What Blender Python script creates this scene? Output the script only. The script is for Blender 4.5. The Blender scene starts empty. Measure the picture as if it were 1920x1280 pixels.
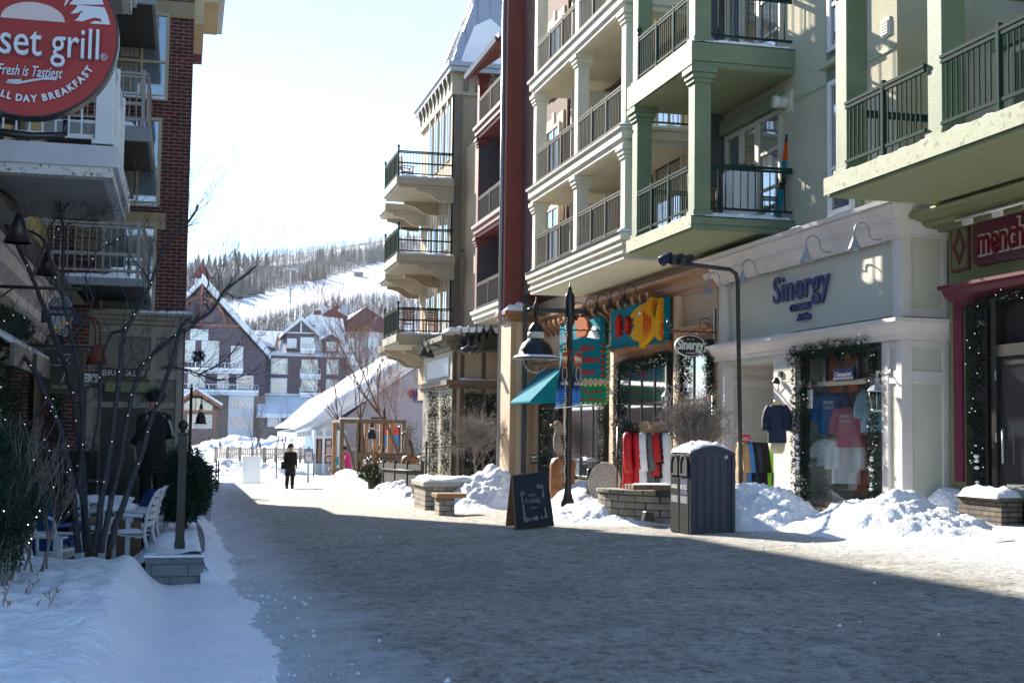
import bpy, bmesh, math, random
from mathutils import Vector, Matrix, noise
sc = bpy.context.scene
COL = sc.collection
rad = math.radians
# ---------------------------------------------------------------- camera
F = 2500.0
Yc = Vector((345-960, -(802-640), -F)).normalized()
U = Vector((.0135, 1, 0)); U.z = -(U.x*Yc.x+U.y*Yc.y)/Yc.z; U.normalize()
Xc = Yc.cross(U)
RM = Matrix((Xc, Yc, U))
CAM = Vector((0, 0, 1.6))
cd = bpy.data.cameras.new('camera'); cam = bpy.data.objects.new('camera', cd); COL.objects.link(cam)
cd.sensor_width = 36; cd.lens = F/1920*36; cd.clip_end = 6000; cd.clip_start = .05
cam.matrix_world = Matrix.Translation(CAM) @ RM.to_4x4()
sc.camera = cam
# ---------------------------------------------------------------- light
SUN_AZ, SUN_EL = 18.0, 26.0       # degrees west of the street direction, above the horizon
sd = Vector((-math.sin(rad(SUN_AZ))*math.cos(rad(SUN_EL)), math.cos(rad(SUN_AZ))*math.cos(rad(SUN_EL)), math.sin(rad(SUN_EL))))
w = bpy.data.worlds.new('World'); sc.world = w; w.use_nodes = True
nt = w.node_tree; bg = nt.nodes['Background']
sky = nt.nodes.new('ShaderNodeTexSky'); sky.sky_type = 'NISHITA'; sky.sun_disc = False
sky.sun_elevation = rad(SUN_EL); sky.sun_rotation = rad(-SUN_AZ)
sky.air_density = 1.0; sky.dust_density = 0; sky.ozone_density = 4; sky.altitude = 200
nt.links.new(sky.outputs[0], bg.inputs[0]); bg.inputs[1].default_value = .09
sl = bpy.data.lights.new('sun', 'SUN'); sl.energy = 5.0; sl.angle = rad(.53); sl.color = (1, .92, .79)
so = bpy.data.objects.new('sun', sl); COL.objects.link(so); so.rotation_euler = sd.to_track_quat('Z', 'Y').to_euler()
so.location = (0, 0, 60)
sc.view_settings.view_transform = 'Standard'; sc.view_settings.look = 'None'
sc.view_settings.exposure = 1.65; sc.view_settings.gamma = 1
sc.render.engine = 'CYCLES'
sc.cycles.max_bounces = 8; sc.cycles.transparent_max_bounces = 16

# ---------------------------------------------------------------- helpers
def ray(px, py): return RM @ Vector((px-960, -(py-640), -F))
def X_(px, py, X): d = ray(px, py); return CAM + d*((X-CAM.x)/d.x)
def Y_(px, py, Y): d = ray(px, py); return CAM + d*((Y-CAM.y)/d.y)
def YX(px, X, py=800): return X_(px, py, X).y       # street distance of a picture column on a plane X
def XY(px, Y, py=800): return Y_(px, py, Y).x
def ZX(px, py, X): return X_(px, py, X).z
def ZY(px, py, Y): return Y_(px, py, Y).z
def gz(x, y): return .05*min(max(x, 0), 16)+.012*max(min(x, 0), -8)-.017*min(max(y, -10), 72)
def sstep(a, b, x):
    t = min(1, max(0, (x-a)/(b-a))); return t*t*(3-2*t)
def nz(x, y, z=0): return noise.noise(Vector((x, y, z)))

MATS = {}
def mat(name, col, rough=.7, var=.12, vs=3.0, bump=.0, bs=40.0, metal=0.0, spec=.4, kind=None, **k):
    if name in MATS: return MATS[name]
    m = bpy.data.materials.new(name); m.use_nodes = True; n = m.node_tree; N = n.nodes; L = n.links
    b = N['Principled BSDF']; b.inputs['Roughness'].default_value = rough; b.inputs['Metallic'].default_value = metal
    b.inputs['Specular IOR Level'].default_value = spec
    tc = N.new('ShaderNodeTexCoord'); co = tc.outputs['Object']
    nx = N.new('ShaderNodeTexNoise'); nx.inputs['Scale'].default_value = vs; nx.inputs['Detail'].default_value = 6; L.new(co, nx.inputs['Vector'])
    mp = N.new('ShaderNodeMapRange'); mp.inputs[1].default_value = .3; mp.inputs[2].default_value = .7
    mp.inputs[3].default_value = 1-var; mp.inputs[4].default_value = 1+var; L.new(nx.outputs[0], mp.inputs[0])
    mul = N.new('ShaderNodeVectorMath'); mul.operation = 'SCALE'; mul.inputs[0].default_value = col; L.new(mp.outputs[0], mul.inputs['Scale'])
    colout = mul.outputs[0]; hin = None
    def sw():   # (along, up) coordinates on walls facing either way
        g = N.new('ShaderNodeNewGeometry'); sp = N.new('ShaderNodeSeparateXYZ'); L.new(co, sp.inputs[0])
        sn = N.new('ShaderNodeSeparateXYZ'); L.new(g.outputs['Normal'], sn.inputs[0])
        ab = N.new('ShaderNodeMath'); ab.operation = 'ABSOLUTE'; L.new(sn.outputs[0], ab.inputs[0])
        gt = N.new('ShaderNodeMath'); gt.operation = 'GREATER_THAN'; gt.inputs[1].default_value = .5; L.new(ab.outputs[0], gt.inputs[0])
        mx = N.new('ShaderNodeMix'); L.new(gt.outputs[0], mx.inputs[0]); L.new(sp.outputs[0], mx.inputs[2]); L.new(sp.outputs[1], mx.inputs[3])
        cb = N.new('ShaderNodeCombineXYZ'); L.new(mx.outputs[0], cb.inputs[0]); L.new(sp.outputs[2], cb.inputs[1]); return cb.outputs[0]
    if kind == 'brick':
        t = N.new('ShaderNodeTexBrick'); L.new(sw(), t.inputs[0]); t.inputs['Scale'].default_value = 1
        t.inputs['Brick Width'].default_value = k.get('bw', .23); t.inputs['Row Height'].default_value = k.get('bh', .076)
        t.inputs['Mortar Size'].default_value = k.get('ms', .006); t.inputs['Mortar Smooth'].default_value = .1
        t.inputs['Color1'].default_value = (*col, 1); t.inputs['Color2'].default_value = (*k.get('col2', [c*.6 for c in col]), 1)
        t.inputs['Mortar'].default_value = (*k.get('mortar', (.26, .22, .19)), 1)
        t.inputs['Bias'].default_value = -.1
        mm = N.new('ShaderNodeVectorMath'); mm.operation = 'SCALE'; L.new(t.outputs[0], mm.inputs[0]); L.new(mp.outputs[0], mm.inputs['Scale']); colout = mm.outputs[0]
        hin = t.outputs['Fac']
    if kind in ('board', 'plank', 'soffit'):   # horizontal clapboard / vertical boards / boards along the street
        sp = N.new('ShaderNodeSeparateXYZ')
        if kind == 'soffit': L.new(co, sp.inputs[0]); src = sp.outputs[k.get('ax', 0)]
        else: L.new(sw(), sp.inputs[0]); src = sp.outputs[1 if kind == 'board' else 0]
        dv = N.new('ShaderNodeMath'); dv.operation = 'DIVIDE'; dv.inputs[1].default_value = k.get('w', .15); L.new(src, dv.inputs[0])
        fr = N.new('ShaderNodeMath'); fr.operation = 'FRACT'; L.new(dv.outputs[0], fr.inputs[0])
        lt = N.new('ShaderNodeMapRange'); lt.inputs[1].default_value = 0; lt.inputs[2].default_value = k.get('gap', .08)
        lt.inputs[3].default_value = k.get('dark', .45); lt.inputs[4].default_value = 1; L.new(fr.outputs[0], lt.inputs[0])
        mm = N.new('ShaderNodeVectorMath'); mm.operation = 'SCALE'; L.new(colout, mm.inputs[0]); L.new(lt.outputs[0], mm.inputs['Scale']); colout = mm.outputs[0]
    if kind == 'speck':    # blotches of a second colour (peeling paint, stains, dirty snow)
        n2 = N.new('ShaderNodeTexNoise'); n2.inputs['Scale'].default_value = k.get('ss', 6); n2.inputs['Detail'].default_value = 8; n2.inputs['Roughness'].default_value = .7
        L.new(co, n2.inputs['Vector'])
        m2 = N.new('ShaderNodeMapRange'); m2.inputs[1].default_value = k.get('lo', .55); m2.inputs[2].default_value = k.get('hi', .65); L.new(n2.outputs[0], m2.inputs[0])
        mx = N.new('ShaderNodeMix'); mx.data_type = 'RGBA'; L.new(m2.outputs[0], mx.inputs[0]); L.new(colout, mx.inputs[6]); mx.inputs[7].default_value = (*k.get('col2', (.2, .2, .2)), 1)
        colout = mx.outputs[2]
    L.new(colout, b.inputs['Base Color'])
    if bump or hin:
        bn = N.new('ShaderNodeBump'); bn.inputs['Strength'].default_value = bump or .5; bn.inputs['Distance'].default_value = k.get('bd', .01)
        if hin:
            iv = N.new('ShaderNodeMath'); iv.operation = 'SUBTRACT'; iv.inputs[0].default_value = 1; L.new(hin, iv.inputs[1]); L.new(iv.outputs[0], bn.inputs['Height'])
        else:
            nb = N.new('ShaderNodeTexNoise'); nb.inputs['Scale'].default_value = bs; nb.inputs['Detail'].default_value = 8; L.new(co, nb.inputs['Vector']); L.new(nb.outputs[0], bn.inputs['Height'])
        L.new(bn.outputs[0], b.inputs['Normal'])
    if k.get('sss'):
        b.inputs['Subsurface Weight'].default_value = k['sss']; b.inputs['Subsurface Radius'].default_value = (.03, .04, .05); b.inputs['Subsurface Scale'].default_value = .5
    if k.get('emit'):
        b.inputs['Emission Color'].default_value = (*k['ecol'], 1) if 'ecol' in k else (*col, 1); b.inputs['Emission Strength'].default_value = k['emit']
    if 'coat' in k: b.inputs['Coat Weight'].default_value = k['coat']
    MATS[name] = m; return m
def glassmat(name, tint=(.6, .7, .7), refl=.06, rough=.01):
    m = bpy.data.materials.new(name); m.use_nodes = True; n = m.node_tree; N = n.nodes; L = n.links; N.remove(N['Principled BSDF'])
    o = N['Material Output']; t = N.new('ShaderNodeBsdfTransparent'); t.inputs[0].default_value = (*tint, 1)
    g = N.new('ShaderNodeBsdfGlossy'); g.inputs['Roughness'].default_value = rough; f = N.new('ShaderNodeLayerWeight'); f.inputs[0].default_value = .5
    p = N.new('ShaderNodeMath'); p.operation = 'POWER'; p.inputs[1].default_value = 4; L.new(f.outputs['Facing'], p.inputs[0])
    a = N.new('ShaderNodeMath'); a.operation = 'MULTIPLY_ADD'; a.inputs[1].default_value = .75; a.inputs[2].default_value = refl; L.new(p.outputs[0], a.inputs[0])
    mx = N.new('ShaderNodeMixShader'); L.new(a.outputs[0], mx.inputs[0]); L.new(t.outputs[0], mx.inputs[1]); L.new(g.outputs[0], mx.inputs[2]); L.new(mx.outputs[0], o.inputs[0])
    MATS[name] = m; return m

def base(o):
    while o.parent: o = o.parent
    return o.location
def tag(o, label=None, cat=None, group=None, kind=None):
    if label: o['label'] = label
    if cat: o['category'] = cat
    if group: o['group'] = group
    if kind: o['kind'] = kind
    return o
def T(name, label, cat, loc=(0, 0, 0), group=None, rz=0):
    o = bpy.data.objects.new(name, None); COL.objects.link(o); o.location = loc; o.rotation_euler = (0, 0, rz); o.empty_display_size = .2
    return tag(o, label, cat, group)
class MB:
    def __init__(s): s.v = []; s.f = []; s.sm = []
    def add(s, vs, fs, smooth=False):
        n = len(s.v); s.v += [Vector(v) for v in vs]; s.f += [tuple(i+n for i in f) for f in fs]; s.sm += [smooth]*len(fs); return s
    def box(s, a, b):
        x0, x1 = sorted((a[0], b[0])); y0, y1 = sorted((a[1], b[1])); z0, z1 = sorted((a[2], b[2]))
        return s.add([(x0, y0, z0), (x1, y0, z0), (x1, y1, z0), (x0, y1, z0), (x0, y0, z1), (x1, y0, z1), (x1, y1, z1), (x0, y1, z1)],
              [(0, 3, 2, 1), (4, 5, 6, 7), (0, 1, 5, 4), (1, 2, 6, 5), (2, 3, 7, 6), (3, 0, 4, 7)])
    def prism(s, poly, ax, a, b, smooth=False):
        f = {'x': lambda p, t: (t, p[0], p[1]), 'y': lambda p, t: (p[0], t, p[1]), 'z': lambda p, t: (p[0], p[1], t)}[ax]
        n = len(poly); ar = sum(poly[i][0]*poly[(i+1) % n][1]-poly[(i+1) % n][0]*poly[i][1] for i in range(n))
        if (ar > 0) != (ax != 'y'): poly = poly[::-1]
        if a > b: a, b = b, a
        vs = [f(p, a) for p in poly]+[f(p, b) for p in poly]
        s.add(vs, [tuple(range(n))[::-1], tuple(range(n, 2*n))])
        m = len(s.v)-2*n; s.f += [(m+i, m+(i+1) % n, m+n+(i+1) % n, m+n+i) for i in range(n)]; s.sm += [smooth]*n; return s
    def quad(s, a, b, c, d): return s.add([a, b, c, d], [(0, 1, 2, 3)])
    def tube(s, pts, r, n=8, cap=True, smooth=True):
        pts = [Vector(p) for p in pts]; rr = r if isinstance(r, (list, tuple)) else [r]*len(pts)
        vs = []; up = None
        for i, p in enumerate(pts):
            d = (pts[min(i+1, len(pts)-1)]-pts[max(i-1, 0)])
            if d.length < 1e-9: d = Vector((0, 0, 1))
            d.normalize()
            if up is None: up = d.orthogonal().normalized()
            up = (up-d*up.dot(d)); up = up.normalized() if up.length > 1e-6 else d.orthogonal().normalized()
            q = d.cross(up)
            for k in range(n):
                a = 2*math.pi*k/n; vs.append(p+(up*math.cos(a)+q*math.sin(a))*rr[i])
        fs = [(i*n+k, i*n+(k+1) % n, (i+1)*n+(k+1) % n, (i+1)*n+k) for i in range(len(pts)-1) for k in range(n)]
        if cap: fs += [tuple(range(n))[::-1], tuple(range((len(pts)-1)*n, len(pts)*n))]
        return s.add(vs, fs, smooth)
    def lathe(s, prof, c=(0, 0, 0), n=16, sx=1, sy=1, smooth=True, cap=True):   # prof: (r, z)
        c = Vector(c); vs = [c+Vector((r*math.cos(2*math.pi*k/n)*sx, r*math.sin(2*math.pi*k/n)*sy, z)) for r, z in prof for k in range(n)]
        fs = [(i*n+k, i*n+(k+1) % n, (i+1)*n+(k+1) % n, (i+1)*n+k) for i in range(len(prof)-1) for k in range(n)]
        if prof[0][1] > prof[-1][1]: fs = [f[::-1] for f in fs]
        if cap:
            a, b = tuple(range(n))[::-1], tuple(range((len(prof)-1)*n, len(prof)*n))
            if prof[0][1] > prof[-1][1]: a, b = a[::-1], b[::-1]
            fs += [a, b]
        return s.add(vs, fs, smooth)
    def ball(s, c, r, n=8, sz=1.0):
        pr = [(max(.001, r*math.sin(math.pi*i/n)), -r*sz*math.cos(math.pi*i/n)) for i in range(n+1)]
        return s.lathe(pr, c, n=max(6, n))
    def xf(s, M):
        s.v = [M @ v for v in s.v]; return s
    def join(s, o):
        n = len(s.v); s.v += o.v; s.f += [tuple(i+n for i in f) for f in o.f]; s.sm += o.sm; return s
    def build(s, name, m, parent=None, label=None, cat=None, group=None, kind=None, bevel=0, local=False, org=None):
        me = bpy.data.meshes.new(name); off = Vector((0, 0, 0))
        if parent is not None and not local: off = base(parent).copy()
        if parent is None: off = Vector(org) if org is not None else Vector((0, 0, 0))
        me.from_pydata([v-off for v in s.v], [], s.f); me.polygons.foreach_set('use_smooth', s.sm); me.update()
        me.materials.append(m if not isinstance(m, str) else MATS[m])
        o = bpy.data.objects.new(name, me); COL.objects.link(o)
        if parent is not None: o.parent = parent
        else: o.location = off
        if bevel:
            b = o.modifiers.new('b', 'BEVEL'); b.width = bevel; b.segments = 1 if bevel < .01 else 2; b.limit_method = 'ANGLE'; b.angle_limit = rad(40)
        return tag(o, label, cat, group, kind)
def dup(root, loc, rz=0, label=None, group=None, scale=None):
    def cp(o, par):
        c = o.copy(); COL.objects.link(c)
        if par: c.parent = par
        for ch in list(o.children): cp(ch, c)
        return c
    r = cp(root, None); r.location = loc; r.rotation_euler = (0, 0, rz)
    if label: r['label'] = label
    if group: r['group'] = group
    if scale: r.scale = (scale,)*3
    return r
def text(s, size, depth, sx=1.0, bold=0.0, shear=0.0, align='CENTER', space=1.0):
    """lettering as an MB lying in the XZ plane, facing -Y, centred on the origin baseline"""
    cu = bpy.data.curves.new('t', 'FONT'); cu.body = s; cu.size = size; cu.extrude = depth/2; cu.align_x = align; cu.offset = bold; cu.shear = shear; cu.resolution_u = 3
    cu.space_character = space
    o = bpy.data.objects.new('t', cu); COL.objects.link(o)
    dg = bpy.context.evaluated_depsgraph_get(); me = bpy.data.meshes.new_from_object(o.evaluated_get(dg))
    mb = MB(); mb.add([Vector((v.co.x*sx, -v.co.z, v.co.y)) for v in me.vertices], [tuple(p.vertices) for p in me.polygons])
    bpy.data.objects.remove(o); bpy.data.curves.remove(cu); bpy.data.meshes.remove(me); return mb
def FX(mb, x, y, z, roll=0):   # put lettering (built facing -Y) on a wall facing -X at x
    return mb.xf(Matrix.Translation((x, y, z)) @ Matrix.Rotation(rad(-90), 4, 'Z') @ Matrix.Rotation(roll, 4, 'Y'))
def FY(mb, x, y, z, roll=0): return mb.xf(Matrix.Translation((x, y, z)) @ Matrix.Rotation(roll, 4, 'Y'))

# ---------------------------------------------------------------- materials
mat('snow', (.86, .885, .93), .75, .04, 1.2, .9, 20, spec=.25, sss=.0, bd=.03)
mat('snow_ground', (.78, .82, .87), .8, .06, 1.0, .8, 9, spec=.2, bd=.04)
mat('stucco', (.50, .46, .33), .9, .05, 2, .9, 60, bd=.02)
mat('sage', (.155, .205, .125), .65, .13, 2.5, .5, 45)
mat('sage_sunlit', (.40, .42, .29), .75, .08, 5, .5, 50, kind='speck', ss=11, lo=.57, hi=.63, col2=(.15, .16, .11))  # paler copy of sage with its sunlit look put in, plus stained blotches
mat('soffit_green', (.25, .28, .15), .7, .04, 2, kind='soffit', w=.33, gap=.05, dark=.55)
mat('olive', (.17, .19, .085), .5, .06, 2)
mat('rail_green', (.015, .038, .033), .7, .1, 6, spec=.03)
mat('rail_grey', (.085, .08, .075), .7, .1, 6, spec=.05)
mat('cream', (.60, .58, .49), .7, .10, 2.2, .5, 35)
mat('cream_soffit', (.60, .55, .40), .7, .04, 2, kind='soffit', w=.33, gap=.04, dark=.6)
mat('white_trim', (.60, .56, .55), .6, .09, 1.8, .3, 30)
mat('cream_panel', (.50, .50, .43), .6, .04, 2, kind='plank', w=.06, gap=.1, dark=.93)
mat('brick', (.10, .024, .020), .85, .25, 5, kind='brick')
mat('stone_band', (.30, .24, .15), .8, .1, 4)
mat('limestone', (.55, .45, .28), .8, .1, 4)
mat('redpaint', (.15, .027, .018), .6, .06, 2)
mat('red_siding', (.24, .075, .03), .6, .08, 3, kind='board', w=.14)
mat('tan_stucco', (.35, .28, .185), .85, .04, 2, .4, 60)
mat('taupe', (.15, .13, .095), .6, .06, 3)
mat('taupe_light', (.36, .32, .23), .6, .06, 3)
mat('brown_cornice', (.27, .125, .055), .5, .1, 3)
mat('tan_board', (.42, .30, .19), .6, .05, 3, kind='board', w=.17, gap=.1, dark=.5)
mat('tan_trim', (.56, .43, .30), .6, .05, 3)
mat('burgundy', (.11, .012, .03), .4, .08, 3)
mat('dark_frame', (.012, .011, .010), .35, .1, 5)
mat('bronze_frame', (.022, .018, .015), .4, .1, 5)
mat('window_frame', (.50, .46, .38), .5, .05, 5)
mat('window_white', (.70, .70, .68), .5, .04, 5)
mat('iron', (.010, .010, .011), .35, .1, 8, spec=.5)
mat('metal_grey', (.30, .33, .37), .4, .08, 5, metal=.3)
mat('pipe_dark', (.06, .065, .08), .45, .1, 4)
mat('pipe_silver', (.25, .26, .28), .35, .1, 4, metal=.4)
mat('roof_metal', (.42, .45, .50), .35, .05, 2, metal=.4)
mat('wood_old', (.16, .11, .065), .8, .2, 5, .4, 30)
mat('wood_cedar', (.33, .17, .08), .7, .2, 6, .3, 30)
mat('shop_wall', (.35, .34, .32), .9, .3, 2)
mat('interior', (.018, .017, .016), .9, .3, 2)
mat('curtain', (.20, .21, .20), .9, .2, 5, kind='plank', w=.09, gap=.5, dark=.55)
def panemat(name, col, rough, tint):
    m = mat(name, col, rough, .3, .8, .02, 1.5, spec=1.0, coat=1.0, bd=.02); m.node_tree.nodes['Principled BSDF'].inputs['IOR'].default_value = 1.9; return m
panemat('pane', (.025, .032, .04), .03, None)
panemat('pane_light', (.10, .13, .16), .05, None)
glassmat('shop_glass', (.90, .95, .95), .06)
glassmat('clear_glass', (.9, .9, .88), .03)
mat('bark', (.055, .045, .042), .9, .25, 20, .6, 60)
mat('bark_light', (.22, .19, .17), .9, .25, 20, .4, 60)
mat('bark_red', (.17, .10, .075), .85, .3, 12, .5, 50)
mat('stone', (.33, .30, .24), .85, .2, 3, kind='brick', bw=.32, bh=.12, ms=.012, mortar=(.08, .07, .06), col2=(.22, .20, .16))
mat('stone_grey', (.20, .21, .22), .85, .12, 6, kind='brick', bw=.42, bh=.145, ms=.008, mortar=(.10, .10, .10), col2=(.15, .155, .16))
mat('stone_brown', (.16, .12, .085), .85, .3, 6, kind='brick', bw=.35, bh=.07, ms=.01, mortar=(.02, .02, .02), col2=(.07, .065, .06))
mat('concrete', (.36, .35, .31), .85, .1, 5, .3, 40)
mat('needle', (.012, .035, .018), .8, .4, 4)
mat('needle_olive', (.05, .075, .02), .8, .4, 4)
mat('bulb', (1, .95, .85), .4, .0, emit=1.2)
mat('plastic_white', (.62, .64, .66), .45, .04, 3)
mat('plastic_blue', (.02, .07, .28), .45, .06, 3)
mat('black_cloth', (.012, .012, .014), .95, .3, 12, .4, 60)
mat('skin', (.45, .25, .18), .6, .05, 8)

# ---------------------------------------------------------------- shared builders
def win(par, face, c, u0, u1, z0, z1, nu=1, nzz=1, fw=.07, m='window_frame', pm='pane', splitz=None, name='window', mw=None, sill=None):
    """framed window in a wall; face 'X' looks to -X at x=c (u is y), face 'Y' looks to -Y at y=c (u is x)"""
    mb = MB(); mw = mw or fw*.7
    def bx(a0, a1, b0, b1, d0, d1):
        if face == 'X': mb.box((c+d0, a0, b0), (c+d1, a1, b1))
        else: mb.box((a0, c+d0, b0), (a1, c+d1, b1))
    bx(u0, u0+fw, z0, z1, -.05, .06); bx(u1-fw, u1, z0, z1, -.05, .06); bx(u0+fw, u1-fw, z0, z0+fw, -.047, .06); bx(u0+fw, u1-fw, z1-fw, z1, -.047, .06)
    for i in range(1, nu):
        u = u0+(u1-u0)*i/nu; bx(u-mw/2, u+mw/2, z0+fw, z1-fw, -.03, .05)
    zz = splitz or [z0+(z1-z0)*i/nzz for i in range(1, nzz)]
    for z in zz: bx(u0+fw, u1-fw, z-mw/2, z+mw/2, -.027, .045)
    if sill: bx(u0-.05, u1+.05, z0-.06, z0, -.12, .02)
    w_ = mb.build(name, MATS[m], par); p = MB()
    if face == 'X': p.box((c-.005, u0+fw*.5, z0+fw*.5), (c+.02, u1-fw*.5, z1-fw*.5))
    else: p.box((u0+fw*.5, c-.005, z0+fw*.5), (u1-fw*.5, c+.02, z1-fw*.5))
    p.build('pane', MATS[pm], w_); return w_
def railing(par, p0, p1, z, h=1.0, m='rail_green', sp=.115, posts=(), name='railing', finial=(), bot=.1, mid=None):
    a = Vector((p0[0], p0[1], 0)); b = Vector((p1[0], p1[1], 0)); d = (b-a); Ln = d.length; d.normalize(); q = Vector((-d.y, d.x, 0))
    mb = MB()
    def bar(s0, s1, z0, z1, wd):
        c = [a+d*s0-q*wd, a+d*s1-q*wd, a+d*s1+q*wd, a+d*s0+q*wd]
        mb.add([(*v.xy, z0) for v in c]+[(*v.xy, z1) for v in c], [(0, 3, 2, 1), (4, 5, 6, 7), (0, 1, 5, 4), (1, 2, 6, 5), (2, 3, 7, 6), (3, 0, 4, 7)])
    bar(0, Ln, z+h-.045, z+h, .03); bar(0, Ln, z+h-.105, z+h-.06, .02); bar(0, Ln, z+bot, z+bot+.045, .02)
    if mid: bar(0, Ln, z+mid-.03, z+mid+.03, .02)
    n = max(1, int(Ln/sp))
    for i in range(1, n): s = Ln*i/n; bar(s-.009, s+.009, z+bot, z+h-.06, .009)
    r = mb.build(name, MATS[m], par)
    for s in posts:
        pm = MB(); mb = pm; s = s*Ln; bar(s-.032, s+.032, z, z+h+.05, .032)
        if finial is True or s in finial or (finial and s/Ln in finial):
            c = a+d*s; pm.lathe([(.05, 0), (.05, .02), (.025, .04), (.05, .08), (.058, .12), (.045, .16), (.015, .18), (.01, .22)], (c.x, c.y, z+h+.05), 8)
        pm.build('post', MATS[m], par)
    return r
def column(par, x, y, z0, z1, s=.3, m='sage', cap=True, name='column'):
    mb = MB(); h = s/2; mb.box((x-h, y-h, z0), (x+h, y+h, z1))
    if cap:
        for i, (e, t0, t1) in enumerate(((.035, .30, .22), (.065, .22, .12), (.10, .12, .0))): mb.box((x-h-e, y-h-e, z1-t0), (x+h+e, y+h+e, z1-t1-.001*i))
        mb.box((x-h-.03, y-h-.03, z0), (x+h+.03, y+h+.03, z0+.12))
    return mb.build(name, MATS[m], par, bevel=.008)
def strip_snow(mb, x0, x1, y0, y1, z, t=.07, seed=0, nx_=None, ny=None):
    """uneven snow lying on a flat ledge"""
    nx_ = nx_ or max(3, int((x1-x0)/.09)); ny = ny or max(3, int((y1-y0)/.09)); nx_ = min(nx_, 60); ny = min(ny, 90); vs = []
    for j in range(ny+1):
        for i in range(nx_+1):
            u, v = i/nx_, j/ny; x = x0+(x1-x0)*u; y = y0+(y1-y0)*v
            e = min(u, 1-u)*(x1-x0); g = min(v, 1-v)*(y1-y0); k = min(1, min(e, g)/(t*.9)+.0)
            hh = t*(.65+.6*nz(x*2.3+seed, y*2.3, seed)+.35*nz(x*7, y*7, seed+5))
            vs.append((x, y, z+max(.004, hh*math.sqrt(k)) if k > 0 else z-.01))
    fs = [(j*(nx_+1)+i, j*(nx_+1)+i+1, (j+1)*(nx_+1)+i+1, (j+1)*(nx_+1)+i) for j in range(ny) for i in range(nx_)]
    mb.add(vs, fs, True); return mb
def branch(mb, p, d, ln, r, dep, rng, spread=.6, nseg=4, kids=3, up=.15, ns=5, minr=.002, lf=.62):
    pts = [p.copy()]; rs = [r]; q = p.copy(); dd = d.normalized(); ends = []
    for i in range(nseg):
        dd = (dd+Vector((rng.uniform(-1, 1), rng.uniform(-1, 1), rng.uniform(-1, 1)))*.16+Vector((0, 0, up*.25))).normalized()
        q = q+dd*(ln/nseg); pts.append(q.copy()); rs.append(max(minr, r*(1-.62*(i+1)/nseg))); ends.append((q.copy(), dd.copy(), rs[-1]))
    mb.tube(pts, rs, ns if dep > 1 else 3, cap=False)
    if dep <= 0: return
    for k in range(kids):
        e = ends[rng.randrange(max(0, nseg-3), nseg)] if k else ends[-1]
        nd = (e[1]+Vector((rng.uniform(-1, 1), rng.uniform(-1, 1), rng.uniform(-.6, 1)))*spread+Vector((0, 0, up))).normalized()
        branch(mb, e[0], nd, ln*lf*rng.uniform(.7, 1.2), e[2]*.8, dep-1, rng, spread, max(2, nseg-1), kids, up, ns, minr, lf)
def needles(mb, c, n, r, L, rng, sq=(1, 1, 1), wf=.16):
    for _ in range(n):
        v = Vector((rng.gauss(0, 1), rng.gauss(0, 1), rng.gauss(0, 1))); v.normalize(); k = rng.random()**.4
        p = Vector(c)+Vector((v.x*sq[0], v.y*sq[1], v.z*sq[2]))*r*k
        d = (v+Vector((rng.uniform(-1, 1), rng.uniform(-1, 1), rng.uniform(-1, 1)))*.8).normalized()*L*rng.uniform(.6, 1.3); s = d.orthogonal().normalized()*L*wf
        mb.add([p-s, p+d*.5+s*.3, p+d, p+s], [(0, 1, 2, 3)])
def garland(pts, rad_, label, seed=1, dens=1.0, lights=True, group=None, snow=0):
    """thick evergreen garland along a path with tiny lights"""
    rng = random.Random(seed); pts = [Vector(p) for p in pts]; mb = MB(); lb = MB(); sb = MB(); L = 0
    root = T('garland', label, 'garland', pts[0], group)
    for a, b in zip(pts, pts[1:]):
        n = max(2, int((b-a).length/.035*dens))
        for i in range(n):
            c = a.lerp(b, rng.random()); rr = rad_*(1+.35*nz(c.y*3, c.z*3, seed)); needles(mb, c, 27, rr, .085, rng, wf=.22)
            if lights and rng.random() < .2:
                v = Vector((rng.gauss(0, 1)-.6, rng.gauss(0, 1)-.6, rng.gauss(0, 1))).normalized(); lb.ball(c+v*rr*1.05, .005, 3)
            if snow and c.z < snow and rng.random() < .5: sb.ball(c+Vector((-rr*.6, -rr*.5, rr*.3)), rng.uniform(.02, .05), 4, .6)
    mb.build('foliage', MATS['needle'], root)
    if lb.v: lb.build('string_lights', MATS['bulb'], root, kind='stuff')
    if sb.v: sb.build('snow', MATS['snow'], root)
    return root
def gooseneck(x, y, z, reach, m, label, group, head=.13, drop=.30, name='gooseneck_lamp', hl=.2):
    """arm leaves a wall plate at (x,y,z) towards -X, rises in a hoop and hangs a cone shade"""
    t = T(name, label, 'wall lamp', (x, y, z), group); mb = MB()
    pts = [(x, y, z), (x-reach*.35, y, z-.01), (x-reach*.5, y, z+.06)]
    for i in range(9): a = math.pi*(i/8); pts.append((x-reach*.75+reach*.25*math.cos(a)*1.0, y, z+.12+math.sin(a)*reach*.28))
    pts.append((x-reach, y, z+.12-drop*.4)); mb.tube(pts, .013, 6)
    pl = MB().lathe([(.06, 0), (.06, .025), (.03, .035)], (0, 0, 0), 10).xf(Matrix.Translation((x, y, z)) @ Matrix.Rotation(rad(-90), 4, 'Y'))
    mb.build('arm', MATS[m], t); pl.build('wall_plate', MATS[m], t)
    zt = z+.12-drop*.4; MB().lathe([(.03, 0), (.035, -.05), (.045, -.07), (head*.75, -hl*.75), (head, -hl), (head*.93, -hl), (.04, -.075)], (x-reach, y, zt), 14, cap=False).build('shade', MATS[m], t)
    return t
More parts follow.
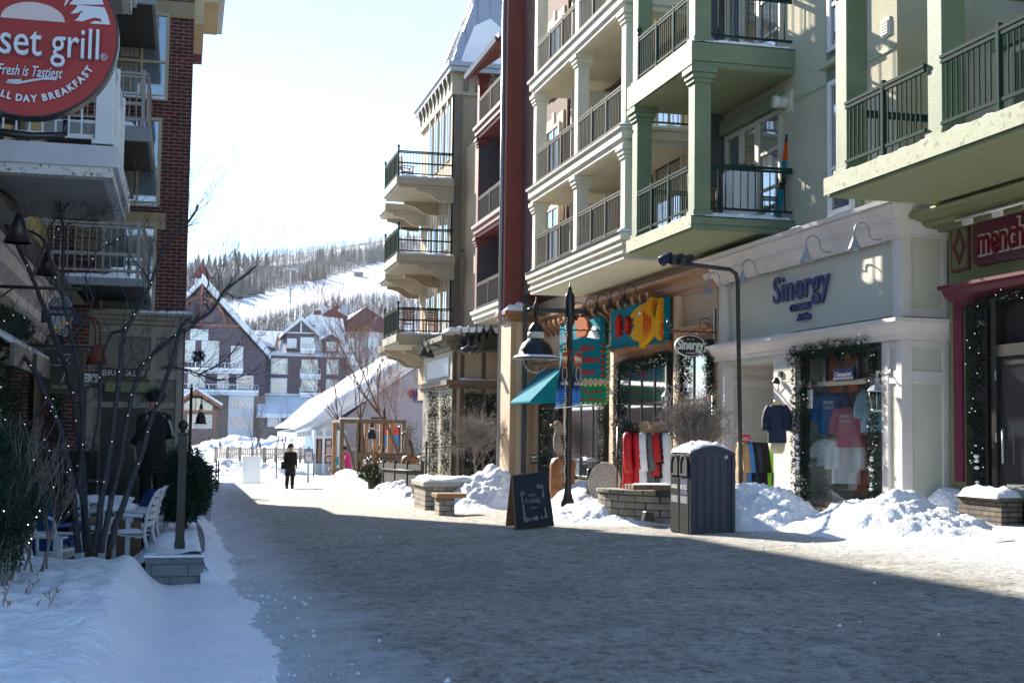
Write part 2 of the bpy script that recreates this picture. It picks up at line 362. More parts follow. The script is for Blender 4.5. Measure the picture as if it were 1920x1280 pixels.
# ================================================================ SETTING
def sheet(name, x0, x1, y0, y1, nx_, ny, fn, m, kind='structure', smooth=True, mask=None):
    vs = [(x0+(x1-x0)*i/nx_, y0+(y1-y0)*j/ny) for j in range(ny+1) for i in range(nx_+1)]
    vs = [(x, y, fn(x, y)) for x, y in vs]
    fs = [(j*(nx_+1)+i, j*(nx_+1)+i+1, (j+1)*(nx_+1)+i+1, (j+1)*(nx_+1)+i) for j in range(ny) for i in range(nx_)]
    if mask: fs = [f for f in fs if mask(sum(vs[i][0] for i in f)/4, sum(vs[i][1] for i in f)/4)]
    return MB().add(vs, fs, smooth).build(name, m, kind=kind)
# snowy ground all the way to the foot of the hill
def gfar(x, y):
    if y < 80: return gz(x, y)-.012
    return gz(x, y)+.9*nz(x*.02, y*.02)*sstep(80, 160, y)-sstep(80, 200, y)*2.2
sheet('ground', -260, 420, -20, 520, 170, 135, gfar, 'snow_ground')
def street_mat():
    m = bpy.data.materials.new('street'); m.use_nodes = True; n = m.node_tree; N = n.nodes; L = n.links; b = N['Principled BSDF']; b.inputs['Roughness'].default_value = .85; b.inputs['Specular IOR Level'].default_value = .3
    tc = N.new('ShaderNodeTexCoord'); co = tc.outputs['Object']
    def noi(s, d=6, r=.6, sc=(1, 1, 1), ds=0):
        mp = N.new('ShaderNodeMapping'); mp.inputs['Scale'].default_value = sc; L.new(co, mp.inputs[0]); t = N.new('ShaderNodeTexNoise'); t.inputs['Scale'].default_value = s; t.inputs['Detail'].default_value = d; t.inputs['Roughness'].default_value = r; t.inputs['Distortion'].default_value = ds; L.new(mp.outputs[0], t.inputs['Vector']); return t.outputs[0]
    def mr(x, a, b_, c=0, d=1):
        t = N.new('ShaderNodeMapRange'); L.new(x, t.inputs[0]); t.inputs[1].default_value = a; t.inputs[2].default_value = b_; t.inputs[3].default_value = c; t.inputs[4].default_value = d; return t.outputs[0]
    def mix(f, a, b_):
        t = N.new('ShaderNodeMix'); t.data_type = 'RGBA'; L.new(f, t.inputs[0])
        for i, v in ((6, a), (7, b_)):
            if isinstance(v, tuple): t.inputs[i].default_value = (*v, 1)
            else: L.new(v, t.inputs[i])
        return t.outputs[2]
    def ma(op, a, b_):
        t = N.new('ShaderNodeMath'); t.operation = op
        for i, v in ((0, a), (1, b_)):
            if isinstance(v, (int, float)): t.inputs[i].default_value = v
            else: L.new(v, t.inputs[i])
        return t.outputs[0]
    c = mix(mr(noi(.45, 6, .65), .38, .60), (.32, .305, .26), (.45, .43, .375))          # broad stained areas
    spz = N.new('ShaderNodeSeparateXYZ'); L.new(co, spz.inputs[0]); c = mix(mr(ma('ADD', spz.outputs[1], ma('MULTIPLY', noi(.5, 4), 14)), 26, 42, 0, .75), c, (.64, .605, .52))   # paler down the street, the sunlit stretch's brightness put into the colour
    c = mix(mr(noi(2.2, 8, .7, (1, .55, 1), .6), .50, .66, 0, .5), c, (.64, .63, .58))        # trodden snow showing through
    c = mix(mr(noi(1.1, 6, .7, (1, .7, 1), 1.0), .58, .72, 0, .7), c, (.20, .18, .14))       # sanded darker scuffs
    c = mix(mr(noi(9, 9, .8, (1, .6, 1)), .47, .62, 0, .85), c, (.125, .115, .09))         # grit
    c = mix(mr(noi(22, 6, .85), .54, .64, 0, .75), c, (.75, .77, .80))            # ice flecks
    sp = N.new('ShaderNodeSeparateXYZ'); L.new(co, sp.inputs[0]); wob = noi(1.6, 7, .7)
    lx = mr(ma('SUBTRACT', sp.outputs[0], ma('MULTIPLY', wob, 2.0)), -.35, .9, 1, 0)         # snow creeping in from the left bank
    rx = mr(ma('ADD', sp.outputs[0], ma('MULTIPLY', wob, 2.2)), 8.6, 10.6, 0, .8); fy = mr(ma('ADD', sp.outputs[1], ma('MULTIPLY', wob, 14)), 56, 70, 0, .9)
    c = mix(ma('MAXIMUM', ma('MAXIMUM', lx, rx), fy), c, (.78, .81, .86)); L.new(c, b.inputs['Base Color'])
    h = ma('ADD', ma('ADD', ma('MULTIPLY', noi(3.5, 6, .6), 1.0), ma('MULTIPLY', noi(14, 8, .7), .55)), ma('MULTIPLY', noi(55, 4, .7), .22))
    vo = N.new('ShaderNodeTexVoronoi'); vo.inputs['Scale'].default_value = 3.4; L.new(co, vo.inputs['Vector']); h = ma('ADD', h, ma('MULTIPLY', mr(vo.outputs[0], .0, .30, 0, 1), .35))
    bn = N.new('ShaderNodeBump'); bn.inputs['Strength'].default_value = 1; bn.inputs['Distance'].default_value = .085; L.new(h, bn.inputs['Height']); L.new(bn.outputs[0], b.inputs['Normal'])
    MATS['street'] = m; return m
# packed, sanded snow of the pedestrian street
m = street_mat()
sheet('street', -1.2, 12.0, -8, 66, 120, 260, lambda x, y: gz(x, y)+.012*nz(x*.9, y*.45)+.008*nz(x*3, y*3)+.006, m)
# hill with its ski runs
def ridge(x): return 118+.42*max(-400, min(x, 420))+4*nz(x*.02, 3)
def hill(x, y):
    s_ = .215*(y-330); r = ridge(x); k = 14.0
    h = -k*math.log(math.exp(-max(s_, -60)/k)+math.exp(-r/k)) if s_ < r+120 else r
    return h-4.5+1.5*nz(x*.012, y*.012)+(-(y-1300)*.05 if y > 1300 else 0)
mat('forest_floor', (.22, .20, .215), .9, .35, .08, 1, .3, kind='speck', ss=.12, lo=.5, hi=.62, col2=(.55, .56, .60))
def lerp_pl(pl, x):
    if x <= pl[0][0]: return pl[0][1]
    for (a, b_), (c_, d_) in zip(pl, pl[1:]):
        if x <= c_: return b_+(d_-b_)*(x-a)/(c_-a)
    return pl[-1][1]
RUN_T = [(330, 580), (413, 571), (546, 540), (642, 515), (720, 492), (850, 465)]     # upper edge of the open run, by bearing and elevation
UP_T = [(330, 545), (400, 510), (470, 500), (560, 492), (640, 470), (760, 450)]
def wooded(x, y):
    c = RM.transposed() @ (Vector((x, y, hill(x, y)))-CAM); px, py = 960-c.x/c.z*F, 640+c.y/c.z*F
    return py < lerp_pl(RUN_T, px)-2 and abs(py-lerp_pl(UP_T, px)) > 3
sheet('ski_hill', -700, 1100, 320, 1900, 300, 260, hill, 'snow_ground', mask=lambda x, y: not wooded(x, y))
sheet('forest_floor', -700, 1100, 320, 1900, 300, 260, hill, 'forest_floor', mask=wooded)

# ---------------------------------------------------------------- left snow bank in front of the patio
def bank(x, y):
    g = gz(x, y); s = 1-sstep(-.62, -.12, x)*(.80 if y > 15 else .62+.18*sstep(13.5, 15, y))
    s *= 1-sstep(.25+.14*nz(y*.8, 2), .95+.22*nz(y*.6, 7), x)
    s = s**1.5; h = .36*s*(1+.10*nz(x*.8, y*.8))+s*(.08*nz(x*1.1, y*.9, 2)+.085*abs(nz(x*2.6, y*2.1, 4))+.035*nz(x*6, y*6)+.012*nz(x*17, y*17))
    dn = noise.voronoi(Vector((x*1.7+nz(x, y)*.5, y*1.7, 0)))[0][0]; h -= s*.055*(1-sstep(.08, .24, dn))*(nz(x*.7, y*.7, 8) > -.15); vz = .5-noise.voronoi(Vector((x*7, y*7, 0)))[0][0]; h += s*.022*vz*sstep(-.5, .4, x+.5*nz(y, x)); return g-.03*(s < .02)+max(h, -.04)+(.01*nz(x*9, y*9) if s > .02 else 0)
sheet('snow_bank', -12, 1.1, 1.5, 16.41, 300, 340, bank, 'snow')
def patio(x, y):
    e = 1-sstep(-.75, -.2, x)
    return gz(x, y)+.40-.30*e+.035*nz(x*2, y*2)+.02*nz(x*6, y*6)+.010*nz(x*15, y*15)-(.25*sstep(.22, .34, x))
sheet('patio_snow', -9, .36, 16.43, 31, 150, 240, patio, 'snow')
sheet('snow_verge', .24, 1.15, 16.0, 33, 34, 260, lambda x, y: (1-sstep(16.0, 16.7, y))*(bank(x, 16.3)-gz(x, 16.3)-.01)+sstep(16.0, 16.7, y)*0+gz(x, y)+sstep(16.0, 16.7, y)*max(-.03, (.24*(1-sstep(.3, .78+.25*nz(y*.7, 9), x)))*(1+.5*nz(x*3, y*2.2)+.3*nz(x*9, y*9))-.02), 'snow')

def pile(name, label, cx, cy, rx, ry, h, seed=0, rz=0, rough=1.0, m='snow', n=70, flat=.0, group='snow piles along the shops'):
    vs = []; c, s_ = math.cos(rz), math.sin(rz)
    for j in range(n+1):
        for i in range(n+1):
            u, v = 2*i/n-1, 2*j/n-1; lx, ly = u*rx, v*ry; x = cx+lx*c-ly*s_; y = cy+lx*s_+ly*c
            d = math.sqrt(u*u+v*v)*(1+.22*nz(x*1.1, y*1.1, seed)); k = max(0, 1-d); k = k*k*(3-2*k) if not flat else min(1, k/(1-flat))
            z = h*(k**.78)*(1+.38*nz(x*1.5, y*1.5, seed+1))
            V = lambda f, q_: .55-noise.voronoi(Vector((x*f+.3*nz(x*2, y*2), y*f, seed+q_+h*k*f)))[0][0]; lump = V(2.6, 0)*.10+V(6.5, 1)*.062+V(15, 2)*.030+V(34, 3)*.012+nz(x*30, y*30, seed+4)*.012
            z += min(1, k*4)*h**.5*lump*rough-.03*(k <= 0)-.10*(d > 1.25)
            vs.append((x, y, (gz(x, y) if y < 80 else gfar(x, y))+z+.005))
    fs = [(j*(n+1)+i, j*(n+1)+i+1, (j+1)*(n+1)+i+1, (j+1)*(n+1)+i) for j in range(n) for i in range(n)]
    return MB().add(vs, fs, True).build(name, m, label=label, cat='snow pile', group=group, org=(cx, cy, gz(cx, cy)))

# ================================================================ RIGHT SIDE: GREEN APARTMENT BUILDING
GB = T('apartment_building', 'beige stucco apartment building with sage green balconies above the clothing shop', 'building', (14, 18, .6))
Lv = [5.47, 8.60]           # undersides of the balcony levels
MB().box((11.3, 19.6, 4.0), (24, 27.25, 14.5)).build('wall', MATS['stucco'], GB)
MB().box((12.75, 6, 4.0), (24, 19.6, 14.5)).build('wall', MATS['stucco'], GB)
MB().box((11.27, 19.62, 8.05), (11.31, 23.4, 8.13)).build('trim_band', MATS['sage_sunlit'], GB)
# band of sage trim at the foot of the upper wall
def gbalcony(y0, y1, z, xw, th=.22, m='sage', deep=False, under='soffit_green', nm='balcony'):
    mb = MB(); mb.box((9.2, y0, z), (xw, y1, z+.10)); mb.box((9.17, y0-.03, z+.10), (xw, y1+.03, z+th)) 
    b = mb.build(nm, MATS[m], GB, bevel=.008)
    MB().box((9.22, y0+.02, z-.012), (xw, y1-.02, z)).build('soffit', MATS[under], b)
    MB().box((9.155, y0-.045, z+.025), (9.168, y1+.045, z+th+.04)).build('fascia', MATS['sage_sunlit'], b)  # street face in the paler sage, sunlight put into its colour
    sb = MB(); strip_snow(sb, 9.16, 9.42, y0-.02, y1, z+th+.03, .07, 3); strip_snow(sb, 9.42, xw, y0-.03, y0+.4, z+th+.03, .12, 5)
    sb.build('snow', MATS['snow'], b); return b
yc0, yc1 = 23.43, 27.15
for i, z in enumerate(Lv):
    b = gbalcony(yc0, yc1, z, 11.3, .24 if i == 0 else .46)
    zt = z+(.24 if i == 0 else .46)+.02; zn = (Lv+[11.73, 14.9])[i+1]
    if i < 2:
        column(GB, 9.42, yc0+.2, zt, zn, .33); column(GB, 9.42, yc1-.2, zt, zn, .33)
        railing(GB, (9.28, yc0+.40), (9.28, yc1-.38), zt+.05, .98, posts=(.36, .70) if i == 0 else (0, .28, .62, 1), finial=(1,))
        railing(GB, (9.6, yc0+.08), (11.28, yc0+.08), zt+.05, .98, sp=.14, mid=None)
    else: pass
# windows and doors behind those balconies
for z in (5.75, 8.9):
    hd = MB().box((11.12, 23.9, z+2.32), (11.3, 26.75, z+2.62)).build('window_header', MATS['sage'], GB)
    win(GB, 'X', 11.28, 23.95, 25.05, z, z+2.3, 1, 1, .09, 'window_frame', 'pane_light', splitz=[z+.8, z+1.55])
    win(GB, 'X', 11.28, 25.05, 25.85, z, z+2.3, 1, 1, .1, 'window_frame', 'pane')
    win(GB, 'X', 11.28, 25.85, 26.7, z, z+2.3, 1, 1, .1, 'window_frame', 'pane_light')
    MB().box((10.9, 26.9, z-.2), (11.3, 27.2, z+2.9)).build('corner_board', MATS['pipe_dark'], GB)
# tall narrow window on the stucco between the balconies, plus the one above
for z0, z1 in ((5.55, 8.0), (8.55, 10.9)):
    MB().box((11.22, 20.72, z0-.18), (11.3, 21.95, z1+.28)).build('window_surround', MATS['sage'], GB)
    MB().box((11.08, 20.62, z1+.28), (11.3, 22.05, z1+.36)).build('drip_cap', MATS['sage_sunlit'], GB)
    win(GB, 'X', 11.2, 20.9, 21.8, z0, z1, 1, 1, .09, 'window_white', 'pane_light', splitz=[z0+.85])
o = T('exhaust_vent', 'round white exhaust vent on the stucco wall beside the skis', 'vent', X_(1478, 193, 11.3), 'exhaust vents on the stucco')
c = Vector(o.location); MB().box((c.x-.03, c.y-.2, c.z-.2), (c.x, c.y+.2, c.z+.2)).build('plate', MATS['cream'], o)
MB().lathe([(.11, 0), (.12, .12), (.11, .2), (.125, .22), (.12, .32)], (0, 0, 0), 14).xf(Matrix.Translation(c) @ Matrix.Rotation(rad(-90), 4, 'Y')).build('hood', MATS['cream'], o)
c = X_(1662, 52, 11.3); o = T('louvre_vent', 'small square cream louvre vent high on the sunlit stucco', 'vent', c, 'exhaust vents on the stucco')
MB().box((c.x-.03, c.y-.14, c.z-.16), (c.x, c.y+.14, c.z+.16)).build('frame', MATS['cream'], o)
mb = MB(); [mb.box((c.x-.05, c.y-.11, c.z-.13+k*.05), (c.x-.03, c.y+.11, c.z-.10+k*.05)) for k in range(5)]; mb.build('louvres', MATS['cream'], o)
# nearer balcony, its columns, railings, and the recess behind it
zb = 5.15
for i, z in enumerate((zb, 8.42)):
    b = gbalcony(6.0, 17.97, z, 12.75, .24 if i == 0 else .42)
ys = [YX(1597, 9.45, 300)-.0, YX(1775, 9.45, 200), 12.3, 9.6]
for y in ys: column(GB, 9.45, y, zb+.26, 8.42, .34)
for a, b_ in zip(ys, ys[1:]):
    railing(GB, (9.26, b_+.19), (9.26, a-.19), zb+.32, 1.0, posts=(.5,))
    railing(GB, (9.26, b_+.19), (9.26, a-.19), 8.9, 1.0, posts=(.5,))
railing(GB, (9.6, 17.85), (11.28, 17.85), zb+.32, 1.0)
MB().box((12.55, 12.0, zb+.3), (12.75, 19.55, 7.9)).build('wall', MATS['stucco'], GB)
win(GB, 'X', 12.52, 14.0, 15.6, zb+.3, 7.75, 2, 1, .12, 'bronze_frame', 'pane')
win(GB, 'X', 12.52, 15.9, 18.3, zb+.3, 7.75, 2, 1, .12, 'window_frame', 'pane')
MB().box((12.4, 13.8, 7.78), (12.55, 18.6, 8.05)).build('window_header', MATS['sage'], GB)
# ---------------- burgundy and olive shop front below (right edge of picture)
DS = T('shop_front', 'olive green and burgundy dessert shop front with a looping neon-outline sign', 'shop front', (12, 12, .5))
XM = 11.6
MB().box((XM, 4, 0.0), (24, 18.6, 5.13)).build('wall', MATS['olive'], DS)
pr = [(0, 0), (-.10, .02), (-.12, .12), (-.34, .20), (-.42, .34), (-.42, .42), (-.55, .52), (-.66, .60), (-.70, .74), (-.66, .88), (-.5, .92), (0, .95)]
MB().prism([(XM+x, 4.84+z*.31) for x, z in pr], 'y', 4, YX(1700, 10.95, 400)).build('cornice', MATS['olive'], DS)
pr2 = [(0, 0), (-.08, 0), (-.10, .10), (-.26, .20), (-.30, .30), (-.38, .34), (-.38, .40), (0, .42)]
zc = ZX(1800, 540, XM-.3)
MB().prism([(XM+x, zc-.25+z*.8) for x, z in pr2], 'y', 4, YX(1760, XM-.35, 530)).build('ledge', MATS['burgundy'], DS)
zt = ZX(1830, 408, XM)
y0 = YX(1786, XM, 470); y1 = YX(1820, XM, 470); zlo, zhi = ZX(1800, 510, XM), ZX(1800, 418, XM)
mb = MB(); mb.box((XM-.03, y1, zlo), (XM, y0, zhi)); mb.build('panel_frame', MATS['burgundy'], DS)
MB().box((XM-.034, y1+.05, zlo+.05), (XM-.031, y0-.05, zhi-.05)).build('panel', MATS['olive'], DS)
cy, cz = (y0+y1)/2, (zlo+zhi)/2; a, b_ = (y0-y1)/2-.07, (zhi-zlo)/2-.1
mb = MB(); o4 = [(cy-a, cz), (cy, cz+b_), (cy+a, cz), (cy, cz-b_)]; i4 = [(cy+(p-cy)*.55, cz+(q-cz)*.6) for p, q in o4]
for k in range(4): mb.prism([o4[k], o4[(k+1) % 4], i4[(k+1) % 4], i4[k]], 'x', XM-.05, XM-.032)
mb.build('diamond', MATS['burgundy'], DS)
mb = MB(); ysg = YX(1830, XM, 470); z0_, z1_ = ZX(1838, 500, XM), ZX(1838, 418, XM); r_ = .16
pl = [(8, z0_), (ysg-r_, z0_), (ysg-.04, z0_+.05), (ysg, z0_+r_), (ysg, z1_-r_), (ysg-.04, z1_-.05), (ysg-r_, z1_), (8, z1_)]
mb.prism(pl, 'x', XM-.06, XM); mb.build('sign_panel', MATS['burgundy'], DS)
hz = (z0_+z1_)/2-.17
yt = YX(1843, XM, 460)
mat('sign_cream', (.62, .60, .50), .5, .04)
mat('sign_red', (.16, .008, .015), .6, .04, spec=.1)
FX(text('menchies', .60, .02, .74, .032, align='LEFT', space=.98), XM-.08, yt, hz).build('lettering', MATS['sign_cream'], DS)
FX(text('menchies', .60, .03, .74, .004, align='LEFT', space=.98), XM-.10, yt, hz).build('lettering', MATS['sign_red'], DS)
# slim sign lamp bar
mb = MB(); ya, yb = YX(1792, XM-.4, 415), 10.5; za = ZX(1792, 414, XM-.4)
mb.tube([(XM-.4, ya, za), (XM-.4, yb, za+.02)], .022, 6); o = T('sign_light_bar', 'thin white light bar above the burgundy dessert shop sign', 'light bar', (XM-.4, ya, za))
mb.build('tube', MATS['window_white'], o)
for k in range(3):
    y = ya-.3-k*.75; MB().box((XM-.42, y-.1, za-.10), (XM-.36, y+.1, za-.02)).build('clip', MATS['window_white'], o)
    MB().tube([(XM-.4, y, za), (XM-.1, y-.1, za+.12), (XM-.02, y-.1, za+.10)], .012, 5).build('bracket', MATS['window_white'], o)
# pink corner strip
ys1, ys2 = YX(1792, XM, 700), YX(1808, XM, 700)
MB().box((XM-.04, ys2, ZX(1800, 902, XM)), (XM, ys1, ZX(1800, 568, XM))).build('corner_strip', mat('magenta', (.14, .008, .05), .5, .08, 3, kind='speck', ss=30, lo=.72, hi=.74, col2=(.6, .6, .6)), DS)
# glazing and door
ya, yb = YX(1812, XM, 700), YX(1872, XM, 700); zs = ZX(1850, 565, XM)
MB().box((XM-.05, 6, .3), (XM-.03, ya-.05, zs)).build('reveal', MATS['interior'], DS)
w_ = win(DS, 'X', XM-.10, yb+.05, ya-.35, .85, 2.75, 1, 1, .05, 'dark_frame', 'pane'); win(DS, 'X', XM-.10, yb+.05, ya-.35, 2.78, zs-.1, 1, 1, .05, 'dark_frame', 'pane')
dy0 = YX(1884, XM, 800)
mb = MB(); zf = .43; dt = 2.78
mb.box((XM-.22, dy0-.12, zf), (XM-.06, dy0, zs)); mb.box((XM-.22, dy0-2.2, dt), (XM-.06, dy0-.12, dt+.17)); mb.box((XM-.22, dy0-2.2, zf), (XM-.06, dy0-2.08, zs)); mb.box((XM-.22, dy0-2.08, zf), (XM-.06, dy0-.12, zf+.04))
d = mb.build('door_frame', MATS['dark_frame'], DS, bevel=.006)
mb = MB(); mb.box((XM-.18, dy0-1.1, zf+.05), (XM-.12, dy0-1.0, dt)); mb.box((XM-.18, dy0-.22, zf+.05), (XM-.12, dy0-.13, dt)); mb.box((XM-.18, dy0-1.0, zf+.05), (XM-.12, dy0-.22, zf+.33)); mb.box((XM-.18, dy0-1.0, dt-.12), (XM-.12, dy0-.22, dt))
dd = mb.build('door', MATS['dark_frame'], DS); MB().box((XM-.155, dy0-1.0, zf+.33), (XM-.145, dy0-.22, dt-.12)).build('door_glass', MATS['pane'], dd)
mb = MB(); mb.tube([(XM-.24, dy0-.30, 1.25), (XM-.24, dy0-.30, 1.75)], .016, 6); mb.build('handle', MATS['metal_grey'], dd)
mb = MB(); [mb.box((XM-.235, dy0-.135, z), (XM-.222, dy0-.115, z+.14)) for z in (.7, 1.55, 2.45)]; mb.build('hinges', MATS['metal_grey'], d)
# ---------------- low stone ledge with snow
o = T('stone_ledge', 'low brown ledgestone planter base with a snow cap beside the dark glass door', 'ledge', (XM-.4, 16.3, .3))
y0, y1 = YX(1878, XM-.5, 960), YX(1797, XM-.5, 940)
MB().box((XM-.50, y0, .35), (XM-.03, y1, .72)).build('wall', MATS['stone_brown'], o, bevel=.01); MB().box((XM-.55, y0-.03, .72), (XM-.03, y1, .78)).build('cap', MATS['stone_brown'], o, bevel=.01)
sb = MB(); strip_snow(sb, XM-.58, XM-.05, y0, y1, .775, .2, 8); sb.build('snow', MATS['snow'], o)

# ================================================================ CLOTHING SHOP FRONT
XS = 10.9
SH = T('shop_front', 'white and cream panelled clothing shop front with big blue raised lettering', 'shop front', (11.3, 20.5, .3))
yR = 18.83; yL = YX(1347, XS, 640)     # near corner and far end
ztop = ZX(1668, 367, 10.5); zpt = ZX(1640, 445, XS); zpb = ZX(1640, 596, XS)
# sign band
MB().box((XS+.06, yR+.3, zpb), (11.3, yL-.02, ztop-.1)).build('sign_panel', MATS['cream_panel'], SH)
mb = MB(); mb.box((XS-.01, yR+.25, zpt-.02), (XS+.06, yL-.02, ztop-.12)); mb.box((XS, yR-.0, zpb-.05), (XS+.14, yR+.27, ztop-.12)); mb.box((XS, yL-.42, zpb-.05), (XS+.08, yL, ztop-.12)); mb.build('frame', MATS['white_trim'], SH, bevel=.012)
MB().box((XS+.14, yR+.01, zpb-.04), (11.72, yR+.2, ztop-.12)).build('side_panel', MATS['cream_panel'], SH)
mb = MB(); mb.box((XS+.001, yR-.03, zpb-.04), (XS+.17, yR+.0, ztop-.12)); mb.box((XS+.70, yR-.03, zpb-.04), (XS+.80, yR+.0, ztop-.12)); mb.box((XS+.17, yR-.03, zpb-.04), (XS+.70, yR, zpb+.09)); mb.box((XS+.17, yR-.03, ztop-.35), (XS+.70, yR, ztop-.12)); mb.build('side_frame', MATS['white_trim'], SH, bevel=.006)
pc = [(0, 0), (-.05, 0), (-.06, .06), (-.10, .10), (-.15, .20), (-.16, .24), (-.19, .25), (-.19, .29), (-.22, .32), (-.30, .43), (-.33, .46), (-.33, .50), (-.38, .50), (-.40, .56), (0, .58)]
def mould(nm, prof, x, y0, y1, z, m, wrap=.0, xr=11.75):
    mb = MB(); mb.prism([(x+a, z+b) for a, b in prof], 'y', y0, y1); o = mb.build(nm, MATS[m], SH)
    # return along the near end: same profile mitred round the corner
    vs = []; n = len(prof)
    for (a, b) in prof: vs += [(x+a, y0, z+b)]
    mb2 = MB(); A = [(x+a, y0+a, z+b) for a, b in prof]; B = [(xr, y0+a, z+b) for a, b in prof]; C0 = [(x+a, y0, z+b) for a, b in prof]
    mb2.add(A+B, [tuple(range(n)), tuple(range(n, 2*n))[::-1]]+[(i, n+i, n+(i+1) % n, (i+1) % n) for i in range(n)])
    mb2.add(C0+A, [(i, (i+1) % n, n+(i+1) % n, n+i) for i in range(n)])
    mb2.build(nm, MATS[m], SH); return o
mould('cornice', pc, XS, yR, yL+.45, ztop-.58, 'white_trim')
pl_ = [(0, 0), (-.04, 0), (-.06, .05), (-.07, .09), (-.12, .13), (-.20, .22), (-.22, .26), (-.25, .26), (-.25, .32), (0, .34)]
mould('ledge', pl_, XS, yR, yL+.25, zpb-.40, 'white_trim', xr=11.85)
sb = MB(); strip_snow(sb, XS-.22, XS+.0, YX(1500, XS), yL, zpb-.06, .03, 9); strip_snow(sb, 10.54, 11.2, yR+.3, yL+.3, ztop-.005, .05, 4); sb.build('snow', MATS['snow'], SH)
MB().box((10.56, yR+.2, ztop-.002), (11.3, yL+.4, ztop+.006)).build('flashing', MATS['pipe_dark'], SH)
zl = zpb-.40      # underside of ledge
# corner pier
yb = YX(1652, XS, 800)
MB().box((XS+.05, yR+.03, .0), (12.05, yb-.02, zl)).build('pier', MATS['cream_panel'], SH)
mb = MB(); zr1, zr0 = ZX(1690, 712, XS), ZX(1690, 700, XS)
mb.box((XS, yR-.001, 0), (XS+.19, yR+.18, zl)); mb.box((XS+.012, yb-.2, 0), (XS+.06, yb, zl)); mb.box((XS+.02, yR+.18, zr1-.05), (XS+.05, yb-.2, zr0+.05)); mb.box((XS+.02, yR+.18, zl-.12), (XS+.05, yb-.2, zl))
mb.box((XS+.72, yR, 0), (XS+.84, yR+.05, zl)); mb.box((XS+.19, yR+.005, zr1-.05), (XS+.72, yR+.03, zr0+.05)); mb.box((XS+.19, yR+.005, zl-.12), (XS+.72, yR+.03, zl)); mb.build('pier_frame', MATS['white_trim'], SH, bevel=.006)
# display window (open box with glass)
wy0, wy1 = yb, YX(1482, XS, 800)
fr = MB(); zsill = ZX(1580, 945, XS); ztr = ZX(1575, 717, XS)
fr.box((XS+.10, wy0, zsill-.1), (XS+.2, wy0+.06, zl)); fr.box((XS+.10, wy1-.28, zsill-.1), (XS+.2, wy1-.2, zl)); fr.box((XS+.10, wy0+.06, ztr-.04), (XS+.2, wy1-.28, ztr+.05)); fr.box((XS+.10, wy0+.06, zsill-.1), (XS+.2, wy1-.28, zsill))
for k in (.33, .72): yy = wy0+(wy1-.28-wy0)*k; fr.box((XS+.11, yy-.04, ztr+.05), (XS+.19, yy+.04, zl))
wf = fr.build('display_window', MATS['bronze_frame'], SH); MB().box((XS+.145, wy0+.05, zsill), (XS+.155, wy1-.25, zl)).build('pane', MATS['shop_glass'], wf)
mb = MB(); mb.box((XS+.2, wy0, 0), (XS+1.3, wy0+.04, zl)); mb.box((XS+.2, wy1-.2, 0), (XS+1.3, wy1-.16, zl)); mb.box((XS+1.25, wy0, 0), (XS+1.3, wy1, zl)); mb.box((XS+.2, wy0, zl-.03), (XS+1.3, wy1, zl+.02)); mb.box((XS+.2, wy0, 0), (XS+1.3, wy1, zsill-.1)); mb.build('display_interior', MATS['shop_wall'], SH)
MB().box((XS+.05, wy0, 0), (XS+.2, wy1-.2, zsill-.1)).build('bulkhead', MATS['stone_brown'], SH)
# post left of window and recessed entry
mb = MB(); py0, py1 = wy1-.2, YX(1450, XS, 800); mb.box((XS, py0, 0), (XS+.3, py1, zl)); mb.box((XS+.3, py0+.02, 0), (12.9, py1-.02, zl)); pst = mb.build('pier', MATS['white_trim'], SH, bevel=.006)
MB().box((XS-.008, py0+.1, ZX(1465, 716, XS)), (XS+.003, py1-.1, zl-.16)).build('inset_panel', MATS['cream_panel'], SH)
MB().box((XS+.1, yL-.30, 0), (12.9, yL-.02, zl)).build('entry_wall', MATS['cream_panel'], SH)
mb = MB(); mb.box((XS, yL-.33, 0), (XS+.22, yL, zl)); mb.box((XS+.22, yL-.33, ZY(1400, 726, yL-.33)-.0), (12.8, yL-.30, ZY(1400, 716, yL-.33)+.06)); mb.box((XS+.22, yL-.33, zl-.28), (12.8, yL-.30, zl-.1)); mb.build('entry_frame', MATS['white_trim'], SH, bevel=.006)
mb = MB(); mb.box((XS+.02, py1-.02, zl-.10), (12.9, yL-.02, zl+.1)); mb.build('entry_ceiling', MATS['cream_panel'], SH); MB().box((12.85, py1, 0), (13.0, yL, zl)).build('entry_door', MATS['dark_frame'], SH)
# lettering
mat('letter_blue', (.018, .028, .13), .6, .05)
yc = (YX(1448, XS)+YX(1554, XS))/2; wl = YX(1448, XS)-YX(1554, XS)
def fit(mb, wd):
    a = min(v.x for v in mb.v); b = max(v.x for v in mb.v); k = wd/(b-a); c = (a+b)/2
    for v in mb.v: v.x = (v.x-c)*k
    return mb
zb_ = ZX(1500, 556, XS)
FX(fit(text('Sinergy', .70, .03, 1, .011, space=1.06), wl), XS+.02, yc, zb_-.02).build('lettering', MATS['letter_blue'], SH)
yc2 = (YX(1479, XS)+YX(1517, XS))/2; FX(fit(text('CLOTHING', .17, .04, 1, .008), YX(1479, XS)-YX(1517, XS)), XS+.03, yc2, ZX(1497, 581, XS)).build('lettering', MATS['letter_blue'], SH)
yc3 = (YX(1492, XS)+YX(1517, XS))/2; FX(fit(text('At Elm', .18, .04, 1, .006, .3), YX(1492, XS)-YX(1517, XS)), XS+.03, yc3, ZX(1505, 599, XS)).build('lettering', MATS['letter_blue'], SH)
